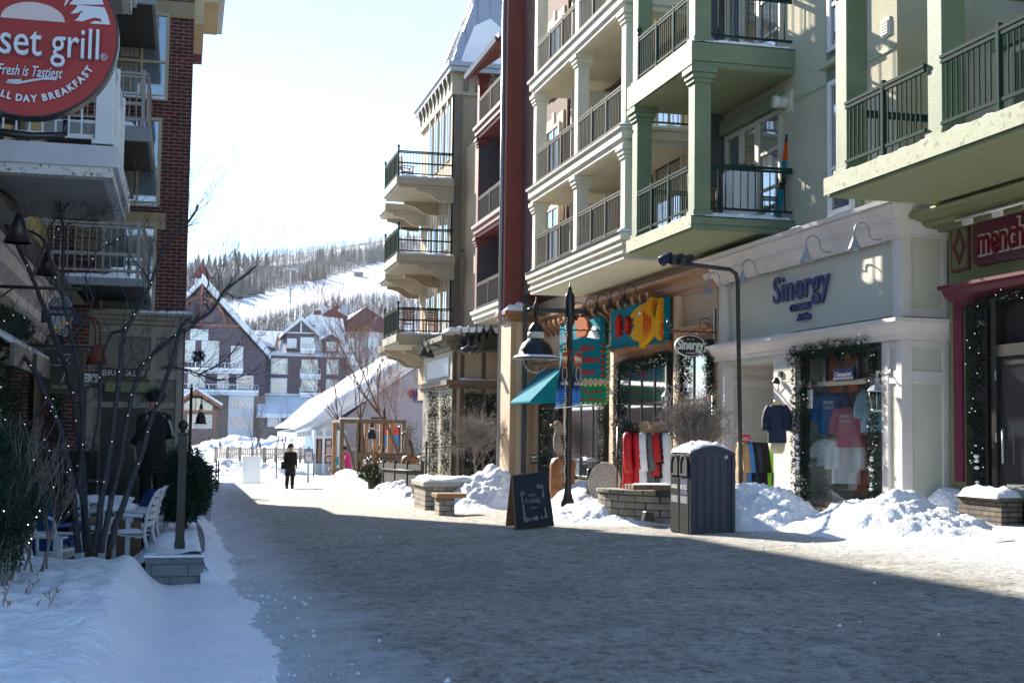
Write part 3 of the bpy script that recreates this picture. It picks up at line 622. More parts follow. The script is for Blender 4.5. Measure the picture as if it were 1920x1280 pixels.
# scroll brackets in the sign panel corners
for (yy, zz, s1, s2) in ((yR+.42, zpb+.18, 1, 1), (yR+.42, zpt-.2, 1, -1), (yL-.6, zpb+.18, -1, 1), (yL-.6, zpt-.2, -1, -1)):
    mb = MB(); pts = [(XS+.03, yy+s1*(-.12+.3*math.cos(a)*a/6), zz+s2*(-.12+.32*math.sin(a)*a/6)) for a in [i*.35 for i in range(2, 16)]]; mb.tube(pts, .028, 6); mb.build('scroll_bracket', MATS['white_trim'], SH)

# ================================================================ CREAM AND BRICK BUILDING
CB = T('apartment_building', 'red brick apartment building with cream stacked balconies above the fish gift shop', 'building', (12, 32, .3))
XB = 11.0; yn, yf = 27.62, 35.75
MB().box((XB, 27.26, 4.6), (24, 41, 16)).build('wall', MATS['brick'], CB)
cl = [5.42, 7.97, 11.02, 14.1]
for i, z in enumerate(cl):
    mb = MB(); 
    if i == 0:
        for (d, a, b) in ((0, 0, .12), (.05, .12, .18), (.0, .18, .30), (.07, .30, .42), (.12, .42, .58)): mb.box((9.25-d, yn-d, z+a), (XB, yf+d, z+b))
        top = z+.58
    else:
        mb.box((9.22, yn+.02, z), (XB, yf-.02, z+.10)); mb.box((9.16, yn-.05, z+.13), (XB, yf+.05, z+.34)); mb.box((9.19, yn, z+.10), (XB, yf, z+.13)); mb.box((9.10, yn-.1, z+.34), (XB, yf+.1, z+.40)); top = z+.40
    b = mb.build('balcony', MATS['cream'], CB, bevel=.008); MB().box((9.3, yn+.1, z-.01), (XB, yf-.1, z)).build('soffit', MATS['cream_soffit'], b)
    MB().box((9.09, yn-.11, top), (9.6, yf+.11, top+.012)).build('flashing', MATS['pipe_dark'], b)
    sb = MB(); strip_snow(sb, 9.1, XB, yn-.1, yn+.3, top+.01, .10, i); strip_snow(sb, 9.1, 9.34, yn+.3, yf+.1, top+.01, .03, i+3); sb.build('snow', MATS['snow'], b)
    if i == 3: break
    zn = cl[i+1]; ycols = [yn+.17, YX(1085, 9.35, 300), yf-.2]
    for y in ycols: column(CB, 9.42, y, top, zn, .30, 'cream')
    for a, b2 in zip(ycols, ycols[1:]): railing(CB, (9.3, a+.16), (9.3, b2-.16), top+.03, .98, 'rail_grey', .11, posts=(.33, .66))
    railing(CB, (9.58, yn+.08), (XB, yn+.08), top+.03, .98, 'rail_grey', .11)
    # recess: divider, doors, windows with stone surround
    MB().box((9.75, YX(1095, 10.2)-.05, top), (XB, YX(1095, 10.2)+.03, zn-.3)).build('divider', MATS['cream_panel'], CB)
    for (a, b2) in ((33.6, 35.2), (28.4, 30.3)):
        MB().box((XB-.05, a-.22, top), (XB, b2+.22, top+2.35)).build('stone_surround', MATS['limestone'], CB); win(CB, 'X', XB-.07, a, b2, top+.05, top+2.05, 2, 1, .09, 'window_frame', 'pane')
    MB().box((XB-.12, (33.6+35.2)/2-.09, top+2.0), (XB-.02, (33.6+35.2)/2+.09, top+2.5)).build('keystone', MATS['cream'], CB)
    o = T('outdoor_light', ('dull red box lantern on the brick, %s cream balcony' % ['lowest', 'middle', 'upper'][i]), 'wall lamp', (XB-.1, 32.6, top+2.1), 'box lanterns on the brick'); c = Vector(o.location)
    mb = MB(); mb.box((c.x-.14, c.y-.12, c.z-.14), (c.x+.1, c.y+.12, c.z+.14)); mb.box((c.x-.17, c.y-.15, c.z+.14), (c.x+.1, c.y+.15, c.z+.17)); mb.build('housing', MATS['redpaint'], o, bevel=.01)
MB().box((XB-.2, 27.27, 6.0), (XB-.003, 27.6, 16)).build('pier', MATS['brick'], CB)

MB().box((10.3, 35.9, 6.0), (XB, 40.9, 16)).build('bay', MATS['brick'], CB)
for z in (6.05, 8.42, 11.45):
    MB().box((10.25, 36.15, z), (10.3, 38.0, z+2.4)).build('stone_surround', MATS['limestone'], CB); win(CB, 'X', 10.23, 36.35, 37.8, z+.05, z+2.1, 2, 1, .09, 'window_frame', 'pane'); MB().box((10.2, 36.98, z+2.05), (10.27, 37.16, z+2.5)).build('keystone', MATS['cream'], CB)

# ================================================================ TAN SHOP FRONT (fish gift shop)
TF = T('shop_front', 'tan clapboard gift shop front with brown bracketed cornice', 'shop front', (10.6, 31, .2))
XT = 10.8; y0, y1 = yL+.02, 40.85
MB().box((XT+.08, y0, -.1), (12.5, y1, 5.7)).build('wall', MATS['tan_board'], TF)
zc0 = ZX(1340, 535, XT); zc1 = ZX(1340, 497, XT)
pcb = [(0, 0), (-.04, .0), (-.06, .10), (-.12, .16), (-.16, .32), (-.2, .36), (-.36, .44), (-.38, .52), (0, .52)]
MB().prism([(XT+.08+a*.8, zc0-.05+b*.9) for a, b in pcb], 'y', y0, y1).build('cornice', MATS['brown_cornice'], TF)
cbp = [(0, 0), (-.06, .02), (-.10, .10), (-.20, .18), (-.30, .24), (-.33, .34), (-.33, .42), (0, .42)]
yy = YX(1232, XT)
k = 0
while yy < y1-.3:
    MB().prism([(XT+.08+a, zc0-.22+b) for a, b in cbp], 'y', yy, yy+.16).build('corbel', MATS['brown_cornice'], TF); yy += .55; k += 1
# pilasters
def pil(px, w_=.34, z1=None, m='tan_trim'):
    y = YX(px, XT); z1 = z1 or zc0-.02; mb = MB(); mb.box((XT-.02, y-w_/2, -.1), (XT+.09, y+w_/2, z1)); mb.box((XT-.05, y-w_/2-.03, -.1), (XT+.09, y+w_/2+.03, .35)); mb.build('pilaster', MATS[m], TF, bevel=.01)
for px in (1268, 1147, 1060): pil(px)
# glazed bays: (px left, px right, z top px at left)
for (a, b_, zt_, nu) in ((1158, 1256, ZX(1200, 672, XT), 4), (1275, 1332, ZX(1300, 640, XT), 2), (1068, 1138, ZX(1100, 745, XT), 3), (1012, 1050, ZX(1030, 755, XT), 2)):
    ya, yb2 = YX(b_, XT), YX(a, XT)
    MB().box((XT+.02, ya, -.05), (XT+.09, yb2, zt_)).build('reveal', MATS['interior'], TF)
    win(TF, 'X', XT-.01, ya+.05, yb2-.05, .35, zt_-.05, nu, 1, .07, 'dark_frame', 'pane', splitz=[2.35])
    mb = MB(); mb.prism([(XT+.08+q*.7, zt_+w2*.6) for q, w2 in pcb], 'y', ya-.12, yb2+.12); mb.build('door_hood', MATS['brown_cornice'], TF)
MB().box((XT-.05, y0, -.1), (XT+.08, y1, .32)).build('plinth', MATS['stone_brown'], TF)
# side pier facing the camera at the far end of the tan front, with its snow-capped brown cornice
YF_ = 40.9
mb = MB(); xa, xb = XY(955, YF_), XT+1.5; zq = ZY(970, 603, YF_)
mb.box((xa, YF_, -.3), (xb, YF_+1.3, zq)); mb.build('end_pier', MATS['tan_trim'], TF)
for (p, q) in ((955, 966), (990, 1001)): MB().box((XY(p, YF_), YF_-.04, -.3), (XY(q, YF_), YF_-.001, zq)).build('pier_trim', mat('tan_dark', (.42, .27, .15), .6, .06), TF)
mb = MB()
for (d, a, b_) in ((.05, .0, .08), (.14, .08, .22), (.24, .22, .34)): mb.box((xa-d, YF_-d, zq+a), (xb, YF_+1.3, zq+b_))
mb.build('pier_cornice', MATS['brown_cornice'], TF); sb = MB(); strip_snow(sb, xa-.25, xb, YF_-.25, YF_+1.2, zq+.33, .32, 2); sb.build('snow', MATS['snow'], TF)

# ================================================================ RED BUILDING
RB = T('apartment_building', 'dark red painted apartment building with recessed balconies beside the beige tower', 'building', (10, 40, 0))
YR = 41.0; xr = 9.75
MB().box((xr, YR, zq+.35), (13, YR+.75, 17)).build('wall', MATS['redpaint'], RB, bevel=.01)
MB().box((11.8, YR+.75, 3.4), (24, 47.4, 16)).build('wall', MATS['red_siding'], RB)
yb2 = 46.1
rl = [ZX(892, 605, 9.83), ZX(892, 445, 9.83), ZX(892, 262, 9.83)]
for i, z in enumerate(rl):
    mb = MB(); mb.box((9.88, YR+.75, z), (11.8, yb2, z+.12)); mb.box((9.81, YR+.75, z+.12), (11.8, yb2+.05, z+.30)); mb.box((9.75, YR+.75, z+.30), (11.8, yb2+.1, z+.36))
    b = mb.build('balcony', MATS['cream'] if i == 0 else MATS['redpaint'], RB); MB().box((9.74, YR+.75, z+.36), (10.13, yb2+.1, z+.41)).build('snow', MATS['snow'], b)
    zn = (rl+[ZX(905, 130, 9.83)])[i+1]
    if i < 3: column(RB, 10.03, yb2-.17, z+.38, zn, .3, 'redpaint'); railing(RB, (9.88, YR+.8), (9.88, yb2-.32), z+.40, .98, 'rail_grey', .12, posts=(.5,), finial=(1,) if i == 2 else ())
    win(RB, 'X', 11.75, YR+1.3, YR+2.6, z+.5, z+2.6, 2, 1, .09, 'window_frame', 'pane_light')
    MB().box((9.93, yb2-.35, z+.38), (11.8, yb2-.25, zn)).build('divider', MATS['pipe_dark'], RB) if i < 2 else None
ze = ZX(905, 130, 9.83)
mb = MB(); mb.prism([(9.58, ze-.02), (9.58, ze+.12), (13.5, ze+3.2), (13.5, ze+3.0)], 'y', YR+.75, yb2+.6); r = mb.build('roof', MATS['redpaint'], RB)
MB().prism([(9.53, ze+.03), (9.48, ze+.18), (9.58, ze+.20), (9.63, ze+.05)], 'y', YR+.75, yb2+.65).build('gutter', MATS['pipe_dark'], r)
MB().prism([(9.61, ze+.15), (9.63, ze+.32), (13.4, ze+3.45), (13.4, ze+3.2)], 'y', YR+.75, yb2+.55).build('snow', MATS['snow'], r)
MB().tube([(xr-.05, YR+.35, 17), (xr-.05, YR+.35, -.2)], .06, 8).build('downpipe', MATS['pipe_silver'], RB)
xp = XY(982, YR-.08); MB().box((xp-.08, YR-.14, zq+.3), (xp+.08, YR-.01, 17)).build('downpipe', MATS['pipe_dark'], RB)
xp2 = XY(981, YR-.3); MB().box((xp2-.07, YR-.45, -.1), (xp2+.07, YR-.33, zq+.5)).build('downpipe', MATS['pipe_dark'], RB)

# ================================================================ BEIGE TOWER
TW = T('apartment_building', 'beige stucco corner tower with arched windows and a steep grey metal roof', 'building', (11, 54, -.4))
YT = 53.0; x0 = XY(848, YT, 400); zE = ZX(843, 112, x0-.35)-.26
MB().box((x0, YT, 3.0), (24, 60.5, zE-.1)).build('wall', MATS['tan_stucco'], TW)
MB().box((10.9, 47.4, 3.0), (24, YT, zE-3.2)).build('wall', MATS['tan_stucco'], TW)
mb = MB(); mb.box((x0-.06, YT-.08, 3.2), (x0+.35, YT-.001, zE-.9)); mb.box((x0-.06, YT-.08, 3.2), (x0-.002, YT+.3, zE-.9)); mb.build('corner_board', MATS['taupe'], TW)
mb = MB()
for z in (ZY(870, 470, YT), ): mb.box((x0+.36, YT-.05, z-.04), (11.4, YT-.002, z+.04))
mb.build('band', MATS['pipe_dark'], TW)
mb = MB(); mb.box((x0-.12, YT-.12, zE-1.0), (12.4, 60.6, zE-.1)); mb.build('frieze', MATS['taupe_light'], TW)
for k in range(9):
    y = YT+.3+k*.85; MB().prism([(x0-.12, zE-.75), (x0-.16, zE-.7), (x0-.18, zE-.5), (x0-.25, zE-.3), (x0-.27, zE-.12), (x0-.12, zE-.12)], 'y', y, y+.22).build('corbel', MATS['taupe'], TW)
for k in range(4):
    x = x0+.35+k*.5; MB().prism([(YT-.12, zE-.85), (YT-.2, zE-.8), (YT-.25, zE-.5), (YT-.5, zE-.25), (YT-.55, zE-.12), (YT-.12, zE-.12)], 'x', x, x+.2).build('corbel', MATS['taupe'], TW)
mb = MB(); mb.box((x0-.28, YT-.5, zE-.12), (13.2, 61.2, zE+.08)); mb.box((x0-.36, YT-.6, zE+.08), (13.3, 61.3, zE+.26)); mb.build('eave', MATS['metal_grey'], TW)
# mansard roof, with a ridge line running up and to the right
rz_ = zE+.26; a0, a1, b0, b1 = x0-.2, 13.2, YT-.4, YT+3.2; H = 7.0
bot = [(a0, b0, rz_), (a1+3, b0, rz_), (a1+3, b1, rz_), (a0, b1, rz_)]; tp = [(a0+2.6, b0+2.0, rz_+H), (a1+3, b0+2.0, rz_+H), (a1+3, b1-.6, rz_+H), (a0+2.6, b1-.6, rz_+H)]
mb = MB().add(bot+tp, [(0, 1, 5, 4), (3, 0, 4, 7), (4, 5, 6, 7), (2, 3, 7, 6), (1, 2, 6, 5)]); rf = mb.build('roof', MATS['roof_metal'], TW)
sm = MB()
for k in range(9):
    x = a0+.1+k*.55; t = Vector((0, 2.0, H)); p = Vector((x, b0-.02, rz_)); e = min(1, (x-a0+.01)/2.6); sm.tube([p, p+t*e], .03, 4)
for k in range(5):
    y = b0+.3+k*.6; e = 1; p = Vector((a0-.02, y, rz_)); sm.tube([p, p+Vector((2.6, 0, H))*min(1, (y-b0)/2.0+.05)], .03, 4)
sm.build('seams', MATS['roof_metal'], rf)
sn = MB(); pts = [(a0+.35, 0), (a1, 0), (a1, .34), (a0+3.0, .30), (a0+2.3, .22), (a0+1.7, .30), (a0+1.0, .24), (a0+.6, .1)]
q = [Vector((x, b0+2.0*h-.10, rz_+H*h)) for x, h in pts]; q2 = [v+Vector((0, .14, 0)) for v in q]; n = len(q)
sn.add(q+q2, [tuple(range(n))[::-1], tuple(range(n, 2*n))]+[(i, (i+1) % n, n+(i+1) % n, n+i) for i in range(n)]); sn.build('snow', MATS['snow'], rf)
# tower windows: arched pairs on the street face
for zc_ in (ZX(830, 300, x0), ZX(830, 462, x0), ZX(830, 612, x0)):
    for k in range(4):
        y = YT+1.0+k*1.35; mb = MB(); h = 2.6; wd = .42; n = 8
        ar = [(y-wd, zc_-.3), (y-wd, zc_+h-.9)]+[(y-wd*math.cos(math.pi*i/n), zc_+h-.9+wd*math.sin(math.pi*i/n)) for i in range(1, n)]+[(y+wd, zc_+h-.9), (y+wd, zc_-.3)]
        mb.prism(ar, 'x', x0-.06, x0-.002); wn = mb.build('window', MATS['window_frame'], TW)
        ar2 = [(y+(p-y)*.78, zc_-.3+(q_-zc_+.3)*.95+.05) for p, q_ in ar]; MB().prism(ar2, 'x', x0-.075, x0-.06).build('pane', MATS['pane_light'], wn)
        MB().box((x0-.09, y-.02, zc_-.2), (x0-.075, y+.02, zc_+2.0)).build('mullion', MATS['window_frame'], wn)
        MB().box((x0-.10, y-.1, zc_+h-.62), (x0-.06, y+.1, zc_+h-.3)).build('keystone', MATS['taupe_light'], wn)
# tower balconies
bk = [(0, 0), (1.5, 0), (1.5, -.12), (1.3, -.14), (1.0, -.22), (.75, -.42), (.55, -.5), (.0, -.52)]
for j, (pz, yb3) in enumerate(((ZX(747, 345, 8.1), 52.7), (ZX(747, 490, 8.1), 52.3), (ZX(747, 640, 8.1), 52.0))):
    for (ya, yz, dx) in ((yb3, yb3+3.6, 0), (yb3+6.5, yb3+8.5, .5)):
        mb = MB(); mb.box((8.1+dx, ya, pz-.12), (x0, yz, pz)); mb.box((8.0+dx, ya-.08, pz), (x0, yz+.08, pz+.30)); mb.build('balcony', MATS['taupe_light'], TW)
        for yy in (ya+.05, yz-.2): MB().prism([(x0-p, pz-.12+q_) for p, q_ in bk], 'y', yy, yy+.15).build('bracket', MATS['taupe_light'], TW)
    ya = yb3; sb = MB(); strip_snow(sb, 8.0, x0, ya-.05, ya+.5, pz+.30, .12, j); sb.build('snow', MATS['snow'], TW)
    railing(TW, (8.08, ya), (x0-.1, ya), pz+.32, 1.05, 'rail_green', .12, posts=(.0,), finial=(0,), mid=.55)
    railing(TW, (8.08, ya), (8.08, ya+3.6), pz+.32, 1.05, 'rail_green', .12, posts=(.33, .66, 1), finial=(1,))
# ---------------- grey shop front at the foot of the tower
GS = T('shop_front', 'grey and brown shop front with a black snow-topped awning cornice below the beige tower', 'shop front', (10, 50, -.6))
YG = 47.5; xg = XY(846, YG); zg1 = ZY(880, 655, YG); zg2 = ZY(880, 722, YG)
MB().box((xg, YG, -.8), (13, YG+6, zg1)).build('wall', MATS['taupe_light'], GS)
mb = MB()
for (d, a, b_) in ((.12, -.12, .0), (.25, .0, .18)): mb.box((xg-d, YG-d, zg2+a), (13, YG+6, zg2+b_))
mb.build('ledge', mat('brown_ledge', (.13, .085, .055), .6, .08), GS)
mb = MB()
for (d, a, b_) in ((.1, -.05, .12), (.28, .12, .28), (.5, .28, .46)): mb.box((xg-d, YG-d, zg1+a), (13, YG+6, zg1+b_))
mb.build('cornice', MATS['taupe'], GS)
MB().prism([(YG-.05, zg1-.1), (YG-.8, zg1+.1), (YG-.95, zg1+.55), (YG-.05, zg1+.6)], 'x', xg+.3, 12.2).build('awning', MATS['iron'], GS)
sb = MB(); strip_snow(sb, xg-.4, 12.3, YG-.95, YG+.3, zg1+.57, .22, 7); strip_snow(sb, xg+.2, 12.3, YG-.25, YG, zg2+.17, .14, 9); sb.build('snow', MATS['snow'], GS)
MB().box((xg-.03, YG+.5, zg2+.35), (xg-.002, YG+5, zg1-.25)).build('sign_panel', MATS['metal_grey'], GS)
for px in (851, 865, 905, 930): x = XY(px, YG); MB().box((x-.07, YG-.06, -.8), (x+.07, YG-.001, zg2-.12)).build('pilaster', mat('umber', (.085, .05, .035), .6, .08), GS); MB().box((x-.07, YG-.05, zg2+.2), (x+.07, YG-.001, zg1-.1)).build('pilaster', MATS['umber'], GS)
for a, b_ in ((872, 902), (910, 942)): win(GS, 'Y', YG-.02, XY(a, YG), XY(b_, YG), -.2, zg2-.3, 2, 1, .06, 'dark_frame', 'pane')
mat('sign_gold', (.55, .33, .05), .4, .05)
FY(text('CR', .7, .05, .55), XY(933, YG), YG-.05, ZY(933, 683, YG)).build('lettering', MATS['sign_gold'], GS); FY(text('CREPES', .2, .05, .6), XY(934, YG), YG-.05, ZY(933, 697, YG)).build('lettering', MATS['sign_gold'], GS)
# ================================================================ LEFT: BRICK BUILDING
BB = T('apartment_building', 'tall dark red brick building with small grey balconies on the shaded left side', 'building', (-6, 32, -.5))
YB = 28.0; xc = -.04; zb0 = ZY(345, 597, YB)
MB().box((-14, YB, zb0), (xc, 30.6, 12.0)).build('wall', MATS['brick'], BB)
MB().box((-14, 30.6, zb0-3), (-1.3, 46, 13.9)).build('wall', MATS['brick'], BB); MB().box((-1.3, 30.6, -1.5), (xc, 46, 5.2)).build('wall', MATS['brick'], BB)  # unseen rear blocks, height and setback shaped to cast the street's shadow
MB().box((-14, 46, -1.5), (xc, 74, 2.9)).build('wall', MATS['brick'], BB)  # low unseen block, height set to fit the far shadow edge
mb = MB(); zc = ZY(370, 38, YB); mb.box((-14, YB-.35, 12.0), (xc+.62, 30.9, 12.5)); mb.box((xc, YB+.3, zc), (xc+.2, 30.7, 12.0)); mb.box((xc+.2, YB+.3, zc+.5), (xc+.5, 30.7, 12.0)); mb.build('cornice', MATS['limestone'], BB)
MB().box((xc+.5, YB+.25, zc+.55), (xc+.62, 30.8, 12.45)).build('gutter', MATS['metal_grey'], BB)
for z in (ZY(330, 19, YB), ZY(300, 415, YB)): MB().box((-1.7, YB-.03, z-.17), (xc-.45 if z < 7 else xc+.004, YB-.001, z+.17)).build('stone_band', MATS['stone_band'], BB)
for (x0p, x1p, y0p, y1p, sp) in ((208, 311, 25, 186, 118), (215, 302, 222, 386, 318), (196, 299, 420, 590, 512)):
    x0, x1 = XY(x0p, YB, 300), XY(x1p, YB, 300); z1, z0 = ZY(300, y0p, YB), ZY(300, y1p, YB)
    win(BB, 'Y', YB-.02, x0, x1, z0, z1, 2, 1, .07, 'taupe_light', 'pane_light', splitz=[ZY(300, sp, YB)])
    MB().box((x0+.1, YB-.032, ZY(300, sp, YB)+.08), ((x0+x1)/2-.06, YB-.026, z1-.1)).build('curtain', MATS['curtain'], BB)
    MB().box((x0+.1, YB-.032, z0+.1), ((x0+x1)/2-.06, YB-.026, ZY(300, sp, YB)-.06)).build('curtain', MATS['curtain'], BB)
    sb = MB(); strip_snow(sb, x0, x1, YB-.14, YB, z0-.02, .06, x0p); sb.build('snow', MATS['snow'], BB)
MB().box((xc, YB+.05, ZY(366, 114, YB)), (xc+.18, YB+.3, ZY(366, 100, YB))).build('outdoor_light', MATS['redpaint'], BB, bevel=.01)
mat('rail_taupe', (.27, .245, .245), .5, .05, 4)
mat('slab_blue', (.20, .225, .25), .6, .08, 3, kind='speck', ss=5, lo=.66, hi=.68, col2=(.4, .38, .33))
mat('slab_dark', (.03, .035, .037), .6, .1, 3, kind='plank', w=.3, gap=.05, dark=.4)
for (zt_, zb_, xl, ins) in ((ZY(284, 238, 25), ZY(282, 266, 25), -4.2, 0), (ZY(279, 523, 25), ZY(277, 538, 25), -2.75, 0), (ZY(300, -20, 25), ZY(300, 10, 25), -4.2, 1)):
    mb = MB(); mb.box((xl, 25, zb_), (-.74, YB, zt_)); b = mb.build('balcony', MATS['slab_blue'], BB, bevel=.01)
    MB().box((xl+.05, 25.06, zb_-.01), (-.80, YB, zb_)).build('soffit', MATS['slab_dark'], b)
    railing(BB, (xl, 25.12), (-.9, 25.12), zt_+.02, 1.0, 'rail_taupe', .12, posts=(1,), mid=.42); railing(BB, (-.84, 25.1), (-.84, YB-.05), zt_+.02, 1.0, 'rail_taupe', .5, posts=(.5,))
    MB().box((-.85, 25.3, zt_+.1), (-.835, YB-.05, zt_+.95)).build('side_screen', MATS['rail_taupe'], BB)
    sb = MB(); strip_snow(sb, xl+.5, -1.0, 25.0, 25.9, zt_, .12, 3); sb.build('snow', MATS['snow'], b)
# ground floor bay of panelled stucco
zg = 3.74
LG = T('shop_front', 'taupe panelled gallery shop front at the foot of the brick building', 'shop front', (-1, 27.3, -.5))
mat('gallery_panel', (.20, .18, .145), .7, .05, 3); mat('gallery_trim', (.27, .245, .20), .6, .05, 3)
MB().box((-1.82, 27.05, -.6), (-.10, 28, zg-.1)).build('wall', MATS['gallery_panel'], LG)
mb = MB(); 
for (a, b_) in ((-1.86, -1.72), (-.68, -.58), (-.18, -.06)): mb.box((a, 26.98, -.6), (b_, 27.05, zg-.15))
mb.box((-1.72, 26.99, zg-.38), (-.18, 27.05, zg-.15)); mb.box((-1.72, 26.985, ZY(300, 712, 27)), (-.18, 27.05, ZY(300, 705, 27)+.1)); mb.box((-1.72, 26.99, ZY(300, 765, 27)), (-.18, 27.05, ZY(300, 760, 27)+.06)); mb.build('frame', MATS['gallery_trim'], LG, bevel=.006)
mb = MB()
for d, a, b_ in ((.06, -.14, -.05), (.16, -.05, .03), (.28, .03, .08)): mb.box((-1.86-d, 27-d, zg+a), (-.06+d, 28, zg+b_))
mb.build('ledge', MATS['gallery_trim'], LG); sb = MB(); strip_snow(sb, -2.0, .15, 26.75, 27.98, zg+.08, .08, 11); sb.build('snow', MATS['snow'], LG)
MB().box((-1.5, 26.8, ZY(260, 735, 26.9)), (-.55, 27.0, ZY(260, 718, 26.9))).build('lintel', MATS['olive'], LG)
MB().box((-1.55, 27.0, -.6), (-.75, 27.048, ZY(260, 735, 27))).build('doorway', MATS['dark_frame'], LG)
for px in (262,): MB().box((XY(238, 26.98), 26.975, ZY(260, 760, 27)), (XY(262, 26.98), 26.998, ZY(260, 738, 27))).build('transom', MATS['curtain'], LG)
o = T('sign_board', 'narrow black gallery name board with white lettering on the taupe shop front', 'sign', Y_(228, 699, 26.9)); c = Vector(o.location)
x0, x1 = XY(183, 26.9), XY(273, 26.9); MB().box((x0, 26.86, ZY(228, 707, 26.9)), (x1, 26.96, ZY(228, 690, 26.9))).build('board', MATS['dark_frame'], o)
mat('sign_white', (.65, .65, .62), .5, .03)
FY(fit(text('BRI', .16, .01), XY(213, 26.9)-XY(189, 26.9)), XY(201, 26.9), 26.85, ZY(228, 704.5, 26.9)).build('lettering', MATS['sign_white'], o); FY(fit(text('GALLERY', .16, .01), XY(269, 26.9)-XY(230, 26.9)), XY(249.5, 26.9), 26.85, ZY(228, 704.5, 26.9)).build('lettering', MATS['sign_white'], o)
# brick return wall and red shop in the gap
RS = T('shop_front', 'narrow brick and red shop front in the deep shade of the passage', 'shop front', (-3, 26.5, -.5))
MB().box((-2.25, 26.4, -.6), (-1.84, 27.9, zb0)).build('brick_pier', MATS['brick'], RS); MB().box((-5, 26.9, -.6), (-2.25, 27.9, zb0)).build('wall', MATS['redpaint'], RS)
win(RS, 'Y', 26.88, -2.75, -2.35, 2.3, 3.3, 2, 1, .05, 'taupe_light', 'pane_light')

# ================================================================ LEFT: RESTAURANT BUILDING WITH THE OVERHANGING BALCONY
GR = T('restaurant_building', 'grey trimmed restaurant building whose balcony overhangs the patio at upper left', 'building', (-6, 19, -.3))
MB().box((-14, 8.5, 3.9), (-2.6, 26.8, 9.6)).build('wall', mat('yellow_stucco', (.40, .30, .13), .8, .05, 2, .3, 50), GR)
MB().box((-14, 10, -.6), (-2.65, 26.8, 3.9)).build('lower_wall', MATS['taupe'], GR)
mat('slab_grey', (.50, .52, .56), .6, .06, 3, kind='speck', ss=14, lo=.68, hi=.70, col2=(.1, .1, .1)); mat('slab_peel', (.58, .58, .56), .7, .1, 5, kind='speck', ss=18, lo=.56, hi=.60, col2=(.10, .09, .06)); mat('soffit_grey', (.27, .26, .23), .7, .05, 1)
for (zb_, y0, y1) in ((4.13, 14.0, 17.0), (6.72, 14.0, 17.0)):
    mb = MB(); mb.box((-9, y0, zb_+.10), (-.73, y1, zb_+.32)); b = mb.build('balcony', MATS['slab_grey'], GR, bevel=.01)
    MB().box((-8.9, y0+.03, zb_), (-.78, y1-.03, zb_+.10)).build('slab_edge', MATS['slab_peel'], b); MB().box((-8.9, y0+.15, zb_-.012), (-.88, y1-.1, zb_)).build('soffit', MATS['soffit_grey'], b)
    z = zb_+.34
    railing(GR, (-8.9, y0+.12), (-.98, y0+.12), z, 1.05, 'plastic_white', .125, bot=.06, mid=.72); railing(GR, (-.86, y0+.2), (-.86, y1-.05), z, 1.05, 'plastic_white', .9)
    mb = MB(); mb.box((-.97, y0+.04, z), (-.80, y0+.22, z+1.2)); mb.box((-1.0, y0+.02, z), (-.78, y0+.24, z+.05)); mb.build('post', MATS['plastic_white'], GR, bevel=.006)
    MB().box((-.87, y0+.25, z+.05), (-.85, y1-.1, z+.95)).build('side_screen', MATS['plastic_white'], GR)
    for yy in (y0+1.3, y1-.35): MB().box((-.90, yy, z), (-.81, yy+.1, z+1.12)).build('post', MATS['plastic_white'], GR)
win(GR, 'X', -2.62, 0, 0.01, 0, .01) if 0 else None
for (y0, y1) in ((17.6, 19.4), (20.6, 22.4)): 
    MB().box((-2.6, y0, 4.6), (-2.54, y1, 6.6)).build('window_glass', MATS['pane_light'], GR)
# street cornice of the restaurant, receding on the left edge
pq = [(0, 0), (.06, 0), (.10, .14), (.30, .22), (.34, .34), (.55, .44), (.60, .60), (.66, .62), (.66, .70), (0, .74)]
MB().prism([(-2.65+a*.8, 3.15+b_) for a, b_ in pq], 'y', 10, 26.4).build('cornice', MATS['white_trim'], GR)
MB().prism([(-2.65, 3.89), (-1.85, 3.89), (-2.0, 4.0), (-2.5, 4.4), (-2.65, 4.4)], 'y', 10, 26.3).build('cornice_roof', MATS['gallery_trim'], GR)
MB().box((-2.63, 18.2, .0), (-2.55, 24.5, 2.5)).build('shop_window', MATS['pane'], GR)
for k, y in enumerate((14.6, 16.8)):
    o = T('awning', ['dark slatted awning edged with grey above the patio, nearer one', 'dark slatted awning edged with grey above the patio, farther one'][k], 'awning', (-2.6, y, 2.9), 'awnings over the patio')
    a = MB(); a.add([(-2.6, y, 3.0), (-1.75, y, 2.5), (-1.75, y+1.7, 2.5), (-2.6, y+1.7, 3.0), (-2.6, y, 2.95), (-1.75, y, 2.45), (-1.75, y+1.7, 2.45), (-2.6, y+1.7, 2.95)], [(0, 3, 2, 1), (4, 5, 6, 7), (0, 1, 5, 4), (1, 2, 6, 5), (2, 3, 7, 6), (3, 0, 4, 7)])
    a.build('canopy', MATS['slab_grey'], o); MB().box((-1.77, y, 2.22), (-1.73, y+1.7, 2.46)).build('valance', MATS['iron'], o)
